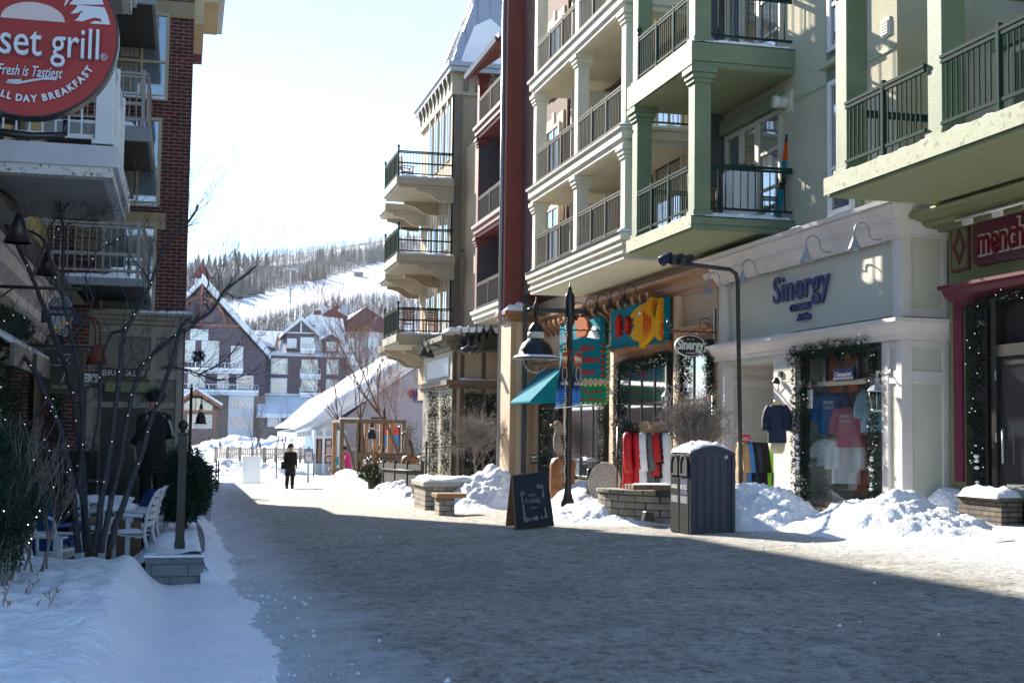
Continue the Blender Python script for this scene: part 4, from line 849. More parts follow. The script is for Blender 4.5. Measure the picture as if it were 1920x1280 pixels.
# wooden chairs on the balconies
def wood_chair(label, loc, rz, group, m='wood_old'):
    t = T('wooden_chair', label, 'chair', loc, group, rz); mb = MB()
    for x in (-.22, .22):
        MB().box((x-.025, -.24, 0), (x+.025, -.19, .62)).build('leg', MATS[m], t, local=True); MB().prism([(.18, 0), (.23, 0), (.30, 1.05), (.25, 1.05)], 'x', x-.025, x+.025).build('leg', MATS[m], t, local=True)
        MB().box((x-.04, -.27, .62), (x+.04, .25, .65)).build('armrest', MATS[m], t, local=True)
    for k in range(5): mb.box((-.24, -.24+k*.09, .40), (.24, -.165+k*.09, .425))
    mb.build('seat', MATS[m], t, local=True); bb = MB()
    for k in range(5): z = .50+k*.11; bb.box((-.22, .225+k*.011, z), (.22, .245+k*.011, z+.08))
    bb.build('backrest', MATS[m], t, local=True); return t
ch = wood_chair('brown slatted wooden armchair behind the white restaurant balcony railing', (-2.0, 14.9, 4.45), rad(190), 'wooden chairs on the balconies')
ch2 = wood_chair('second brown wooden armchair on the restaurant balcony, at the picture edge', (-3.0, 15.0, 4.45), rad(150), 'wooden chairs on the balconies')
dup(ch, (-1.95, 26.3, ZY(279, 523, 25)+.02), rad(200), 'wooden armchair on the lower grey balcony of the brick building')
dup(ch, (9.9, YX(1345, 10.2), 5.8), rad(80), 'cedar armchair behind the green balcony railing')
tz = ZX(747, 635, 8.1)+.32
ch3 = wood_chair('orange-brown wooden armchair on the lowest tower balcony, left one', (8.75, 53.6, tz), rad(170), 'wooden chairs on the balconies', 'wood_cedar')
dup(ch3, (9.65, 53.6, tz), rad(185), 'orange-brown wooden armchair on the lowest tower balcony, right one')
dup(ch3, (8.6, 54.0, ZX(747, 345, 8.1)+.32), rad(100), 'wooden armchair on the topmost tower balcony')
# ---------------------------------------------------------------- round red restaurant sign
SG = Y_(54, 61, 10.5); Rr = .965*168/2500*(SG-CAM).dot(RM @ Vector((0, 0, -1)))
o = T('hanging_sign', 'large round red restaurant sign with white lettering and a half sun', 'sign', SG)
mat('sign_field', (.26, .012, .012), .5, .05, 3); mat('sign_letter', (.50, .54, .62), .5, .03, 5); mat('sign_sun', (.50, .42, .43), .5, .03)
th = .16
def disc(r, y0, y1, n=72): return MB().prism([(r*math.cos(2*math.pi*i/n), r*math.sin(2*math.pi*i/n)) for i in range(n)], 'y', y0, y1)
disc(Rr, 0, th).xf(Matrix.Translation(SG)).build('rim', MATS['iron'], o, bevel=.01); disc(Rr*.975, -.008, .0).xf(Matrix.Translation(SG)).build('face', MATS['sign_field'], o)
k = Rr/168   # metres per picture pixel on the sign
def S(px, pz): return ((px-57)*k, -(pz-61)*k)
def flat(poly, y=-.016, t=.008): return MB().prism([S(*p) for p in poly], 'y', y, y+t).xf(Matrix.Translation(SG))
flat([(5+118*(0.5-.5*math.cos(math.pi*i/24)), 37-35*math.sin(math.pi*i/24)) for i in range(25)]).build('half_sun', MATS['sign_sun'], o)
rays = [[(208, 34), (170, 35), (178, 29), (192, 30), (190, 24), (178, 22), (166, 27), (155, 32), (141, 31), (148, 25), (152, 16), (158, 12), (152, 12), (143, 17), (133, 18), (142, 8), (146, 0), (196, 0), (203, 16)],
        [(120, 6), (127, -4), (133, -20), (125, -14)], [(130, 0), (138, -10), (140, -28), (175, -50), (195, -5), (140, 0)]]
for r in rays: flat(r).build('sun_ray', MATS['sign_letter'], o)
for r in rays[:1]: flat([(114-px, pz) for px, pz in r]).build('sun_ray', MATS['sign_letter'], o)
for r in rays[2:]: flat([(114-px, pz) for px, pz in r]).build('sun_ray', MATS['sign_letter'], o)
def lett(s, x0, x1, base_, size, bold=.02, depth=.04, sh=0, sy=1.0):
    mb = fit(text(s, size*k, depth, 1, bold*k*60, sh), (x1-x0)*k)
    for v in mb.v: v.z *= sy
    return mb.xf(Matrix.Translation(SG+Vector((((x0+x1)/2-57)*k, -.02-depth/2, -(base_-61)*k))))
lett('sunset', -84, 83, 109, 64, .004, sy=1.35).build('lettering', MATS['sign_letter'], o); lett('grill', 100, 189, 108, 58, .002, sy=1.5).build('lettering', MATS['sign_letter'], o)
lett('Fresh is Tastiest', 4, 123, 149, 30, .003, .012, .35).build('lettering', MATS['sign_letter'], o)
MB().tube([Vector(SG)+Vector(((x-57)*k, -.02, -(z-61)*k)) for x, z in ((48, 158), (24, 160), (20, 163), (40, 164), (65, 157), (90, 151), (112, 151))], .010, 6).build('underline', MATS['sign_letter'], o)
rb = MB(); rb.tube([Vector(SG)+Vector(((198-57+6*math.cos(a))*k, -.02, -(100-61+6*math.sin(a))*k)) for a in [i*math.pi/8 for i in range(17)]], .004, 4); rb.join(lett('R', 195, 201, 103.5, 9, 0, .006)); rb.build('registered_mark', MATS['sign_letter'], o)
arc = 'WE SERVE ALL DAY BREAKFAST'; mbx = MB(); ang = rad(-27.5); wch = {'I': .35, ' ': .45, 'W': 1.15, 'M': 1.1, 'R': .92, 'A': .98, 'E': .80, 'F': .78, 'L': .76, 'S': .84, 'T': .84, 'K': .95}
for cch in arc[::-1]:
    wv = wch.get(cch, .9)*15.2/138; a = ang-wv/2
    if cch != ' ':
        g = text(cch, 18.5*k, .01, .92, .003)
        g.xf(Matrix.Translation(SG+Vector((math.cos(a)*138*k, -.022, math.sin(a)*138*k))) @ Matrix.Rotation(-(a+math.pi/2), 4, 'Y')); mbx.join(g)
    ang -= wv
mbx.build('lettering', MATS['sign_letter'], o)
ym = SG.y+th/2
mb = MB(); mb.tube([(SG.x-.25, ym, SG.z-Rr-.10), (SG.x+.05, ym, SG.z-Rr-.12), (SG.x+.28, ym, SG.z-Rr-.10)], .03, 8); mb.tube([(SG.x+.28, ym, SG.z-Rr-.10), (SG.x+.28, ym, SG.z-Rr+.02)], .02, 6); mb.tube([(SG.x-1.4, ym, SG.z-Rr+.05), (SG.x-.25, ym, SG.z-Rr-.10)], .03, 8)
mb.build('bracket', MATS['iron'], o); mb = MB(); mb.tube([(SG.x-1.4, ym, SG.z+Rr+.15), (SG.x+.3, ym, SG.z+Rr+.15)], .03, 8); mb.tube([(SG.x, ym, SG.z+Rr+.15), (SG.x, ym, SG.z+Rr-.02)], .02, 6); mb.build('bracket', MATS['iron'], o)

# ---------------------------------------------------------------- hanging signs over the patio
def bracket(x0, x1, y, z, label, hang=None):
    t = T('sign_bracket', label, 'bracket', (x0, y, z)); mb = MB(); mb.tube([(x0, y, z), (x1, y, z)], .022, 6); mb.tube([(x0, y, z-.35), ((x0*2+x1)/3, y, z-.02)], .012, 6)
    return mb.build('arm', MATS['iron'], t) and t
YS = 18.0; c = Y_(112, 592, YS); bracket(-2.6, XY(146, YS), YS, ZY(110, 541, YS), 'black iron bracket bar holding the white crest sign')
o = T('hanging_sign', 'ornate white crest shaped sign crossed by a navy ribbon', 'sign', c); mat('sign_pale', (.42, .47, .52), .5, .04); mat('navy', (.012, .016, .05), .5, .05)
n = 60; hw, hh = XY(135, YS)-XY(112, YS), ZY(112, 553, YS)-c.z
pts = [((hw*(1+.07*math.cos(12*a))*math.copysign(abs(math.cos(a))**.6, math.cos(a))), hh*(.93+.07*math.cos(10*a))*math.copysign(abs(math.sin(a))**.75, math.sin(a))*(1.04 if math.sin(a) < -.95 else 1)) for a in [2*math.pi*i/n for i in range(n)]]
MB().prism(pts, 'y', -.02, .02).xf(Matrix.Translation(c)).build('board', MATS['sign_pale'], o)
rg = MB(); 
for s_ in (.93, .86, .72):
    rg.tube([Vector(c)+Vector((p*s_, -.024, q*s_)) for p, q in pts+pts[:1]], .004 if s_ > .8 else .006, 4)
for a_ in range(14):
    a = 2*math.pi*a_/14+.2; q = Vector(c)+Vector((hw*.82*math.cos(a), -.024, hh*.8*math.sin(a))); rg.tube([q+Vector((.022*math.cos(t), 0, .022*math.sin(t)*1.1)) for t in [i*.7 for i in range(8)]], .0035, 4)
rg.build('filigree', MATS['navy'], o); x0, x1 = XY(70, YS), XY(148, YS); zr = ZY(112, 588, YS)
rb = MB(); rb.prism([(x0, zr-.13), (x0+.1, zr-.12), ((x0+x1)/2-.15, zr-.03), ((x0+x1)/2+.15, zr-.03), (x1-.1, zr-.14), (x1, zr-.15), (x1, zr+.02), (x1-.1, zr+.03), ((x0+x1)/2+.15, zr+.09), ((x0+x1)/2-.15, zr+.09), (x0+.1, zr+.05), (x0, zr+.04)], 'y', YS-.05, YS-.03); rb.build('ribbon', MATS['navy'], o)
FY(fit(text('ROYAL MAJESTY', .06, .006), .30), c.x, YS-.055, zr+.0).build('lettering', MATS['sign_pale'], o)
FY(fit(text('ESPRESSO', .03, .006), .12), c.x, YS-.026, c.z+.13).build('lettering', MATS['navy'], o)
st = MB(); [st.prism([(c.x-.1+q, c.z-.22), (c.x-.07+q, c.z-.22), (c.x+.08+q, c.z-.06), (c.x+.05+q, c.z-.06)], 'y', YS-.028, YS-.024) for q in (0, .045)]; st.build('gold_stripes', MATS['sign_gold'], o)
MB().tube([(c.x-.12, YS, c.z+hh*.8), (c.x-.12, YS, ZY(110, 541, YS))], .006, 4).build('chain', MATS['iron'], o); MB().tube([(c.x+.14, YS, c.z+hh*.7), (c.x+.14, YS, ZY(110, 541, YS))], .006, 4).build('chain', MATS['iron'], o)
YS = 19.5; o = T('hanging_sign', 'black sign with a thin looping white monogram above the patio', 'sign', Y_(117, 697, YS)); c = Vector(o.location)
x0, x1, z0, z1 = XY(76, YS), XY(155, YS), ZY(110, 738, YS), ZY(110, 655, YS); MB().box((x0, YS, z0), (x1, YS+.08, z1)).build('board', MATS['dark_frame'], o)
MB().tube([Y_(p, q, YS-.015) for p, q in ((93, 683), (108, 685), (121, 681), (129, 670), (131, 663), (122, 664), (110, 673), (118, 685), (132, 677), (124, 692), (117, 714), (113, 716))], .006, 5).build('monogram', MATS['sign_white'], o)
FY(fit(text('JOIA & ISABELLA', .07, .006), XY(136, YS)-XY(93, YS)), XY(115, YS), YS-.01, ZY(115, 728, YS)).build('lettering', MATS['taupe_light'], o)
bracket(-2.65, XY(172, YS), YS, ZY(110, 648, YS), 'long black iron bar above the monogram sign')
YS = 24.0; o = T('hanging_sign', "small dark sign with bold white letters ending in ER'S", 'sign', Y_(166, 711, YS)); x0, x1 = XY(128, YS), XY(184, YS)
MB().box((x0, YS, ZY(166, 726, YS)), (x1, YS+.06, ZY(166, 696, YS))).build('board', MATS['dark_frame'], o, bevel=.01)
FY(fit(text("ER'S", .2, .01, 1, .01), XY(181, YS)-XY(154, YS)), XY(167.5, YS), YS-.01, ZY(166, 716, YS)).build('lettering', MATS['sign_white'], o)
FY(fit(text('lunch', .06, .01, 1, 0, .3), XY(168, YS)-XY(156, YS)), XY(162, YS), YS-.01, ZY(166, 723, YS)).build('lettering', MATS['sign_white'], o)
# hooped black wall lamps over the restaurant cornice and red lamps in the passage
for i, (px, py, Y) in enumerate(((20, 450, 14.5), (60, 470, 17.5))):
    z = ZX(px, py+40, -2.3) if 0 else 3.6; o = T('gooseneck_lamp', 'black hooped lamp on the restaurant cornice, %s' % ['nearer the picture edge', 'beside the tree trunk'][i], 'wall lamp', (-2.0, Y, z), 'black hooped lamps on the restaurant')
    MB().tube([(-2.4, Y, 3.7)]+[(-2.0+.28*math.cos(a)*-1, Y, 3.75+.28*math.sin(a)) for a in [j*math.pi/10 for j in range(11)]], .018, 6).build('arm', MATS['iron'], o); MB().lathe([(.03, 3.78), (.05, 3.72), (.15, 3.48), (.13, 3.48)], (-1.72, Y, 0), 12, cap=False).build('shade', MATS['iron'], o)
for i, px in enumerate((178, 187)):
    Y = 25.6+i*.5; p = Y_(px, 650, Y); o = T('gooseneck_lamp', 'small red bell lamp on a hooped arm in the passage, %s' % ['left one', 'right one'][i], 'wall lamp', p, 'red bell lamps in the passage')
    MB().tube([(p.x-.5, Y, p.z+.3)]+[(p.x-.2-.2*math.cos(a), Y, p.z+.28+.28*math.sin(a)) for a in [j*math.pi/8 for j in range(9)]]+[(p.x, Y, p.z+.05)], .016, 6).build('arm', MATS['redpaint'], o)
    MB().lathe([(.04, .06), (.06, 0), (.15, -.32), (.13, -.32)], p, 10, cap=False).build('shade', MATS['redpaint'], o)
# dark evergreen garlands with lights along the restaurant front
for i, (pth, r_) in enumerate((([(-2.2, 14.2, .2), (-2.2, 14.2, 2.9)], .2), ([(-2.3, 16.5, .2), (-2.3, 16.5, 3.0)], .22), ([(-2.3, 19.3, .1), (-2.3, 19.3, 3.0)], .2), ([(-2.3, 14.2, 2.9), (-2.3, 20.5, 3.0)], .16), ([(-2.1, 23.5, .0), (-2.1, 23.5, 2.9)], .2))):
    garland(pth, r_, 'dark lit evergreen garland on the restaurant front, ' + ['at the left picture edge', 'left of the crest sign', 'below the monogram sign', 'running level under the cornice', 'farthest one beside the passage'][i], 20+i, .9, group='garlands on the restaurant')
# dark back of patio: hedge and planter boxes
o = T('hedge', 'dark clipped evergreen hedge dotted with tiny lights behind the patio chairs', 'hedge', (-1.9, 22.6, .0)); mb = MB(); lb = MB(); rng = random.Random(5)
for i in range(90):
    p = Vector((rng.uniform(-2.5, -1.35), rng.uniform(22.2, 23.2), rng.uniform(-.2, 1.3))); needles(mb, p, 26, .22, .08, rng)
    if rng.random() < .45: lb.ball(p+Vector((rng.uniform(-.2, .2), -.22, rng.uniform(-.2, .2))), .007, 3)
mb.build('foliage', MATS['needle'], o); lb.build('string_lights', MATS['bulb'], o, kind='stuff')
MB().box((-2.5, 22.6, -.35), (-1.35, 23.1, 1.2)).build('dark_core', MATS['interior'], o)  # plain near-black block filling the hedge
# ================================================================ FAR: HOTEL, HILL, FOREST
mat('purple_siding', (.085, .065, .085), .8, .06, 2, kind='board', w=.25, gap=.1, dark=.8)
mat('far_white', (.62, .64, .68), .6, .05, 2); mat('far_stone', (.20, .15, .13), .9, .3, 1.2, kind='speck', ss=1.5, lo=.5, hi=.6, col2=(.12, .10, .10)); mat('roof_red', (.14, .028, .022), .6, .2, 1); mat('timber_orange', (.25, .10, .05), .6, .1, 3)
panemat('far_pane', (.16, .20, .24), .15, None)
Yh = 205.0
HT = T('hotel', 'large aubergine-sided hotel with white windows and a snowy red roof below the ski hill', 'hotel', (25, 210, -4))
def hx(px, Y=Yh): return XY(px, Y, 650)
def hz(py, Y=Yh, px=500): return ZY(px, py, Y)
def fwin(x0p, x1p, y0p, y1p, nu, nz_, Y=Yh, par=HT, fw=.22, pm='far_pane'):
    return win(par, 'Y', Y, hx(x0p, Y), hx(x1p, Y), hz(y1p, Y), hz(y0p, Y), nu, nz_, fw, 'far_white', pm, mw=.13)
# left gabled block
Yg = Yh-3
MB().prism([(hx(300), -6), (hx(497), -6), (hx(497), hz(672)), (hx(375), hz(548)), (hx(300), hz(625))], 'y', Yg, Yh+16).build('gable_block', MATS['purple_siding'], HT)
mb = MB(); g0, g1, g2 = (hx(505), hz(674)), (hx(375), hz(540)), (hx(250), hz(668))
for a, b_ in ((g0, g1), (g1, g2)): mb.prism([a, b_, (b_[0], b_[1]+.9), (a[0], a[1]+.9)], 'y', Yg-.9, Yh+17)
mb.build('roof', MATS['far_white'], HT)
MB().prism([(g0[0], g0[1]+.9), (g1[0], g1[1]+.9), (g1[0], g1[1]+1.5), (g0[0]-.3, g0[1]+1.4)], 'y', Yg-.3, Yh+17).build('snow', MATS['snow'], HT)
mb = MB(); ym = Yg-.25; mb.box((hx(373), ym, hz(617)), (hx(377), Yg, hz(532))); mb.box((hx(330), ym, hz(617)), (hx(455), Yg, hz(614))); mb.box((hx(352), ym-.05, hz(568)), (hx(396), Yg, hz(566)))
mb.tube([(hx(375+45*math.cos(a)), ym, hz(617-52*math.sin(a))) for a in [i*math.pi/12 for i in range(13)]], .25, 4); mb.build('timber_arch', MATS['timber_orange'], HT)
mb = MB(); cx, cy_ = hx(375), Yh+4; zc_ = hz(545); mb.box((cx-1.0, cy_-1.0, zc_-4), (cx+1.0, cy_+1.0, hz(522))); mb.build('cupola', MATS['far_white'], HT)
MB().lathe([(1.9, hz(523)), (1.35, hz(516)), (.8, hz(505)), (.3, hz(497)), (.03, hz(485))], (cx, cy_, 0), 4, smooth=False).build('cupola_roof', MATS['roof_red'], HT)
for a in ((356, 390, 621, 641, 2, 1), (345, 366, 642, 682, 2, 3), (378, 411, 642, 690, 3, 3), (433, 456, 650, 695, 2, 3), (354, 386, 703, 730, 2, 1), (409, 431, 703, 730, 2, 1), (445, 477, 705, 730, 2, 1)): fwin(*a, Y=Yg)
def hbal(x0p, x1p, py, Y, d=1.3, rh=1.1):
    mb = MB(); x0, x1, z = hx(x0p, Y), hx(x1p, Y), hz(py, Y); mb.box((x0, Y-d, z-.5), (x1, Y, z)); b = mb.build('balcony', MATS['far_white'], HT)
    rb = MB(); rb.box((x0, Y-d, z+rh-.1), (x1, Y-d+.08, z+rh)); rb.box((x1-.08, Y-d, z+rh-.1), (x1, Y, z+rh))
    n = max(2, int((x1-x0)/.5))
    for i in range(n+1): x = x0+(x1-x0)*i/n; w2 = .07 if i % 4 == 0 else .025; rb.box((x-w2, Y-d+.01, z), (x+w2, Y-d+.07, z+rh-.1))
    rb.build('railing', MATS['far_white'], b); MB().box((x0, Y-d-.02, z), (x1, Y-.2, z+.28)).build('snow', MATS['snow'], b)
hbal(340, 456, 696, Yg); hbal(340, 486, 736, Yg)
MB().box((hx(320), Yg-.3, -6), (hx(430, Yg), Yg-.02, hz(740, Yg))).build('stone_base', MATS['far_stone'], HT); MB().box((hx(478), Yg-.3, -6), (hx(500, Yg), Yg-.02, hz(742, Yg))).build('stone_base', MATS['far_stone'], HT)
MB().box((hx(430), Yg-.5, -6), (hx(479, Yg), Yg-.02, hz(740, Yg))).build('bay', MATS['far_white'], HT)
fwin(431, 478, 748, 770, 6, 2, Yg-.5); fwin(431, 478, 778, 805, 6, 2, Yg-.5)
# entrance porch gable
Yp = Yg-5; mb = MB(); A, B_, C_ = (hx(336, Yp), hz(760, Yp)), (hx(370, Yp), hz(738, Yp)), (hx(420, Yp), hz(768, Yp))
for a, b_ in ((A, B_), (B_, C_)): mb.prism([a, b_, (b_[0], b_[1]+.45), (a[0], a[1]+.45)], 'y', Yp-.5, Yg)
mb.build('porch_roof', MATS['timber_orange'], HT)
sn = MB(); [sn.prism([(a[0], a[1]+.45), (b_[0], b_[1]+.45), (b_[0], b_[1]+.8), (a[0], a[1]+.75)], 'y', Yp-.4, Yg) for a, b_ in ((A, B_), (B_, C_))]; sn.build('snow', MATS['snow'], HT)
mb = MB(); mb.box((hx(340, Yp), Yp, hz(776, Yp)), (hx(412, Yp), Yp+.4, hz(771, Yp))); mb.box((hx(369, Yp), Yp, hz(771, Yp)), (hx(371, Yp), Yp+.3, hz(740, Yp))); mb.box((hx(404, Yp), Yp, -6), (hx(409, Yp), Yp+.6, hz(776, Yp))); mb.build('porch_frame', MATS['timber_orange'], HT)
MB().prism([(hx(345, Yp), hz(771, Yp)), (hx(402, Yp), hz(771, Yp)), (hx(402, Yp), hz(762, Yp)), (hx(371, Yp), hz(744, Yp)), (hx(345, Yp), hz(762, Yp))], 'y', Yp+.45, Yp+.6).build('porch_glazing', MATS['far_pane'], HT)
fwin(355, 402, 778, 805, 6, 3, Yg-1.2)
# right wing
MB().box((hx(497), Yh, -6), (hx(650), Yh+16, hz(664))).build('wing', MATS['purple_siding'], HT)
mb = MB(); mb.box((hx(496), Yh-.5, hz(666)), (hx(650), Yh, hz(661))); mb.box((hx(496), Yh-.25, hz(741)), (hx(640), Yh, hz(737))); mb.box((hx(494), Yh-.3, -2), (hx(496.5), Yh, hz(672))); mb.build('trim', MATS['far_white'], HT)
rf = MB(); e0, e1 = hz(664), hz(606); rf.add([(hx(440), Yh-1, e0), (hx(650), Yh-1, e0), (hx(650), Yh+9, hz(612)), (hx(440), Yh+9, hz(612)), (hx(440), Yh+18, e0), (hx(650), Yh+18, e0)], [(0, 1, 2, 3), (3, 2, 5, 4)])
rf.build('roof', MATS['snow_ground'], HT)
mb = MB(); tops = [(hx(545), hz(655)), (hx(565), hz(600)), (hx(600), hz(568)), (hx(640), hz(575)), (hx(655), hz(655))]; mb.prism(tops, 'y', Yh+1, Yh+14); mb.build('roof', MATS['snow_ground'], HT)
pt = MB()
for pl in ([(548, 655), (542, 642), (530, 640), (490, 658), (482, 640), (486, 638), (500, 648), (522, 628), (528, 616), (545, 610), (549, 614), (528, 632), (540, 640)][:0] or [(481, 638), (487, 637), (498, 648), (514, 651), (516, 656), (500, 658), (488, 648)], [(515, 655), (521, 632), (528, 617), (546, 609), (549, 613), (532, 624), (524, 640), (524, 655)]):
    pt.prism([(hx(a), hz(b_)) for a, b_ in pl], 'y', Yh-1.02+.0, Yh-.9)
# patches of bare red roof lie on the slope
def slope(a, b_): t = (hz(b_)-e0)/(hz(612)-e0); return (hx(a), Yh-1+10*max(0, t)-.12, hz(b_)+.1)
pt = MB()
for pl in ([(481, 638), (487, 637), (498, 648), (514, 651), (516, 658), (500, 659), (488, 648)], [(515, 657), (521, 634), (528, 619), (546, 613), (549, 616), (532, 626), (524, 640), (524, 657)]): pt.add([slope(*p) for p in pl], [tuple(range(len(pl)))])
pt.build('bare_roof', MATS['roof_red'], HT)
mb = MB(); mb.prism([(hx(a), hz(b_)) for a, b_ in ((604, 585), (615, 578), (632, 566), (637, 567), (632, 577), (652, 588), (650, 592), (606, 588))], 'y', Yh+.8, Yh+1.0); mb.prism([(hx(a), hz(b_)) for a, b_ in ((588, 578), (601, 578), (601, 586), (588, 586))], 'y', Yh+.5, Yh+3); mb.build('bare_roof', MATS['roof_red'], HT)
MB().box((hx(636), Yh+2, hz(590)), (hx(654), Yh+6, hz(564))).build('roof_unit', MATS['metal_grey'], HT)
# dormers
def dormer(x0p, x1p, yb_, ye, ya, Y, tim=False):
    x0, x1, xm = hx(x0p, Y), hx(x1p, Y), hx((x0p+x1p)/2, Y); mb = MB(); mb.prism([(x0, hz(yb_, Y)), (x1, hz(yb_, Y)), (x1, hz(ye, Y)), (xm, hz(ya, Y)), (x0, hz(ye, Y))], 'y', Y, Y+8); mb.build('dormer', MATS['purple_siding'], HT)
    r = MB(); e = .7
    for s_ in (-1, 1): r.prism([(xm, hz(ya, Y)+.1), (xm+s_*((x1-x0)/2+e), hz(ye, Y)-.5), (xm+s_*((x1-x0)/2+e), hz(ye, Y)), (xm, hz(ya, Y)+.75)], 'y', Y-.6, Y+8)
    r.build('dormer_roof', MATS['far_white'], HT)
    if tim: mb = MB(); mb.box((x0, Y-.2, hz(ye+1, Y)), (x1, Y, hz(ye-1, Y))); mb.box((xm-.12, Y-.2, hz(ye, Y)), (xm+.12, Y, hz(ya+2, Y))); mb.build('dormer_timber', MATS['far_white'], HT)
dormer(537, 590, 655, 622, 600, Yh-.5, True); fwin(538, 556, 633, 651, 3, 2, Yh-.6); fwin(563, 589, 630, 655, 3, 2, Yh-.7)
dormer(606, 634, 657, 630, 624, Yh-.5); fwin(612, 631, 637, 655, 3, 2, Yh-.6); hbal(563, 589, 655, Yh-.7, .9)
MB().box((hx(583), Yh, hz(625)), (hx(589), Yh+1.5, hz(606))).build('chimney', MATS['purple_siding'], HT)
[MB().prism([(hx(a-12), hz(b_+12)), (hx(a+9), hz(b_+10)), (hx(a), hz(b_))], 'y', Yh+2.0 if a < 520 else Yh+.8, Yh+6).build('roof_vent', MATS['far_white'], HT) for a, b_ in ((491, 615), (595, 590))]
for a in ((509, 540, 671, 701, 2, 2), (566, 597, 672, 700, 2, 2), (613, 635, 671, 699, 2, 2), (509, 540, 708, 737, 4, 3), (566, 597, 709, 732, 3, 2), (613, 635, 708, 735, 3, 3)): fwin(*a)
hbal(563, 601, 703, Yh); hbal(563, 600, 738, Yh)
# round-cornered pale tower with red cone roof
MB().lathe([(7.2, -6), (7.2, hz(613))], (hx(685, Yh+8), Yh+8, 0), 12, smooth=False).build('corner_tower', mat('far_cream', (.50, .49, .50), .7, .05), HT)
MB().lathe([(8.2, hz(615)), (5.2, hz(596)), (.1, hz(560))], (hx(685, Yh+8), Yh+8, 0), 8, smooth=False).build('tower_roof', MATS['roof_red'], HT)
sn = MB(); a0 = Vector((hx(685, Yh+8), Yh+8, hz(560)+.1)); r0 = 8.25; q = [a0+Vector((r0*math.cos(t), r0*math.sin(t), hz(615)-hz(560))) for t in (math.pi, math.pi*1.25, math.pi*1.5)]; sn.add([a0]+q[:2], [(0, 2, 1), (0, 1, 2)]); sn.build('snow', MATS['snow'], HT)
for (a, b_) in ((650, 672), (690, 708)):
    for r_ in ((628, 645), (660, 680), (700, 720)): fwin(a, b_, r_[0], r_[1], 3, 2, Yh+.6, fw=.15)
MB().box((hx(700), Yh+4, -6), (hx(900), Yh+16, hz(640))).build('wing', MATS['far_cream'], HT)
# lean-to snowy roof of the ground floor, and its shaded front
mb = MB(); za, zb2 = hz(742), hz(775, Yh-7); mb.add([(hx(487), Yh-.2, za), (hx(665), Yh-.2, za), (hx(668, Yh-7), Yh-7, zb2), (hx(484, Yh-7), Yh-7, zb2), (hx(487), Yh-.2, za-1), (hx(665), Yh-.2, za-1), (hx(668, Yh-7), Yh-7, zb2-.6), (hx(484, Yh-7), Yh-7, zb2-.6)], [(0, 3, 2, 1), (3, 7, 6, 2), (0, 4, 7, 3), (1, 2, 6, 5), (4, 5, 6, 7)]); mb.build('lean_to_roof', MATS['snow_ground'], HT)
MB().box((hx(490, Yh-6), Yh-6, -6), (hx(640, Yh-6), Yh-1, zb2-.5)).build('lean_to', MATS['far_stone'], HT)
for a, b_ in ((505, 530), (538, 560), (566, 600)): fwin(a, b_, 780, 800, 3, 2, Yh-6.1, pm='far_pane')
# snow banks before the hotel
for i, (px, py, w_, h_) in enumerate(((440, 835, 13, 3.2), (400, 830, 9, 2.4), (520, 835, 15, 2.6), (600, 832, 12, 2.6))):
    Y = 165-i*6; x = XY(px, Y, 830); pile('snow_bank_mound', 'broad blue-shaded snow bank in front of the hotel, ' + ['below its entrance porch', 'at the far left', 'below the window bays', 'behind the blue kiosk'][i], x, Y, w_, 9, h_, 40+i, n=40, group='snow banks before the hotel')

# ---------------------------------------------------------------- bare forest on the hill
def lerp_pl(pl, x):
    if x <= pl[0][0]: return pl[0][1]
    for (a, b_), (c_, d_) in zip(pl, pl[1:]):
        if x <= c_: return b_+(d_-b_)*(x-a)/(c_-a)
    return pl[-1][1]
RUN_T = [(330, 580), (413, 571), (546, 540), (642, 515), (720, 492), (850, 465)]; RUN_B = [(330, 700), (405, 660), (432, 622), (455, 588), (560, 556), (630, 538), (700, 530), (760, 534), (850, 560)]
UP_T = [(330, 545), (400, 510), (470, 500), (560, 492), (640, 470), (760, 450)]
def on_hill(px, py):
    d = ray(px, py).normalized(); t = 330.0
    while t < 1800:
        p = CAM+d*t
        if p.z < hill(p.x, p.y): return p
        t += 4
    return None
tm = MB(); tp2 = MB(); rng = random.Random(11); cnt = 0
def bare_tree(mb, p, h, rng, det):
    lean = Vector((rng.uniform(-.06, .06), rng.uniform(-.06, .06), 1)); top = p+lean*h; w0 = h*.011+.03
    mb.tube([p, p+lean*h*.5, top], [w0, w0*.7, w0*.25], 3, cap=False, smooth=False)
    for k in range(det):
        s_ = rng.uniform(.3, .95); a = rng.uniform(0, 6.28); L = h*(1.05-s_)*rng.uniform(.3, .5); b0 = p+lean*h*s_
        b1 = b0+Vector((math.cos(a)*L*.55, math.sin(a)*L*.55, L*.8)); mb.tube([b0, b1], [w0*.42, w0*.14], 3, cap=False, smooth=False)
        if det > 9:
            for _ in range(2): c_ = b0.lerp(b1, rng.uniform(.4, .9)); mb.tube([c_, c_+Vector((rng.uniform(-1, 1), rng.uniform(-1, 1), 1.1))*L*.32], [w0*.2, w0*.08], 3, cap=False, smooth=False)
n_up = 0
while n_up < 9000:
    px = rng.uniform(325, 860); yr = 470-(px-400)*.15; py = rng.uniform(yr-8, lerp_pl(RUN_T, px)-1)
    ut = lerp_pl(UP_T, px)+14*nz(px*.02, 1)
    if abs(py-ut) < 4.5+3*nz(px*.05, 5) and rng.random() < .8: continue
    p = on_hill(px, py); n_up += 1
    if not p: continue
    con = nz(p.x*.02, p.y*.02, 9) > .34 or (px < 470 and py < 492 and rng.random() < .15)
    if con and rng.random() < .15:
        h = rng.uniform(8, 12); tp2.lathe([(h*.20, h*.12), (h*.13, h*.4), (h*.07, h*.75), (.02, h)], p+Vector((0, 0, -1)), 5, smooth=False, cap=False)
    else: bare_tree(tm, p-Vector((0, 0, .5)), rng.uniform(5, 10), rng, 7)
low = MB(); n_lo = 0
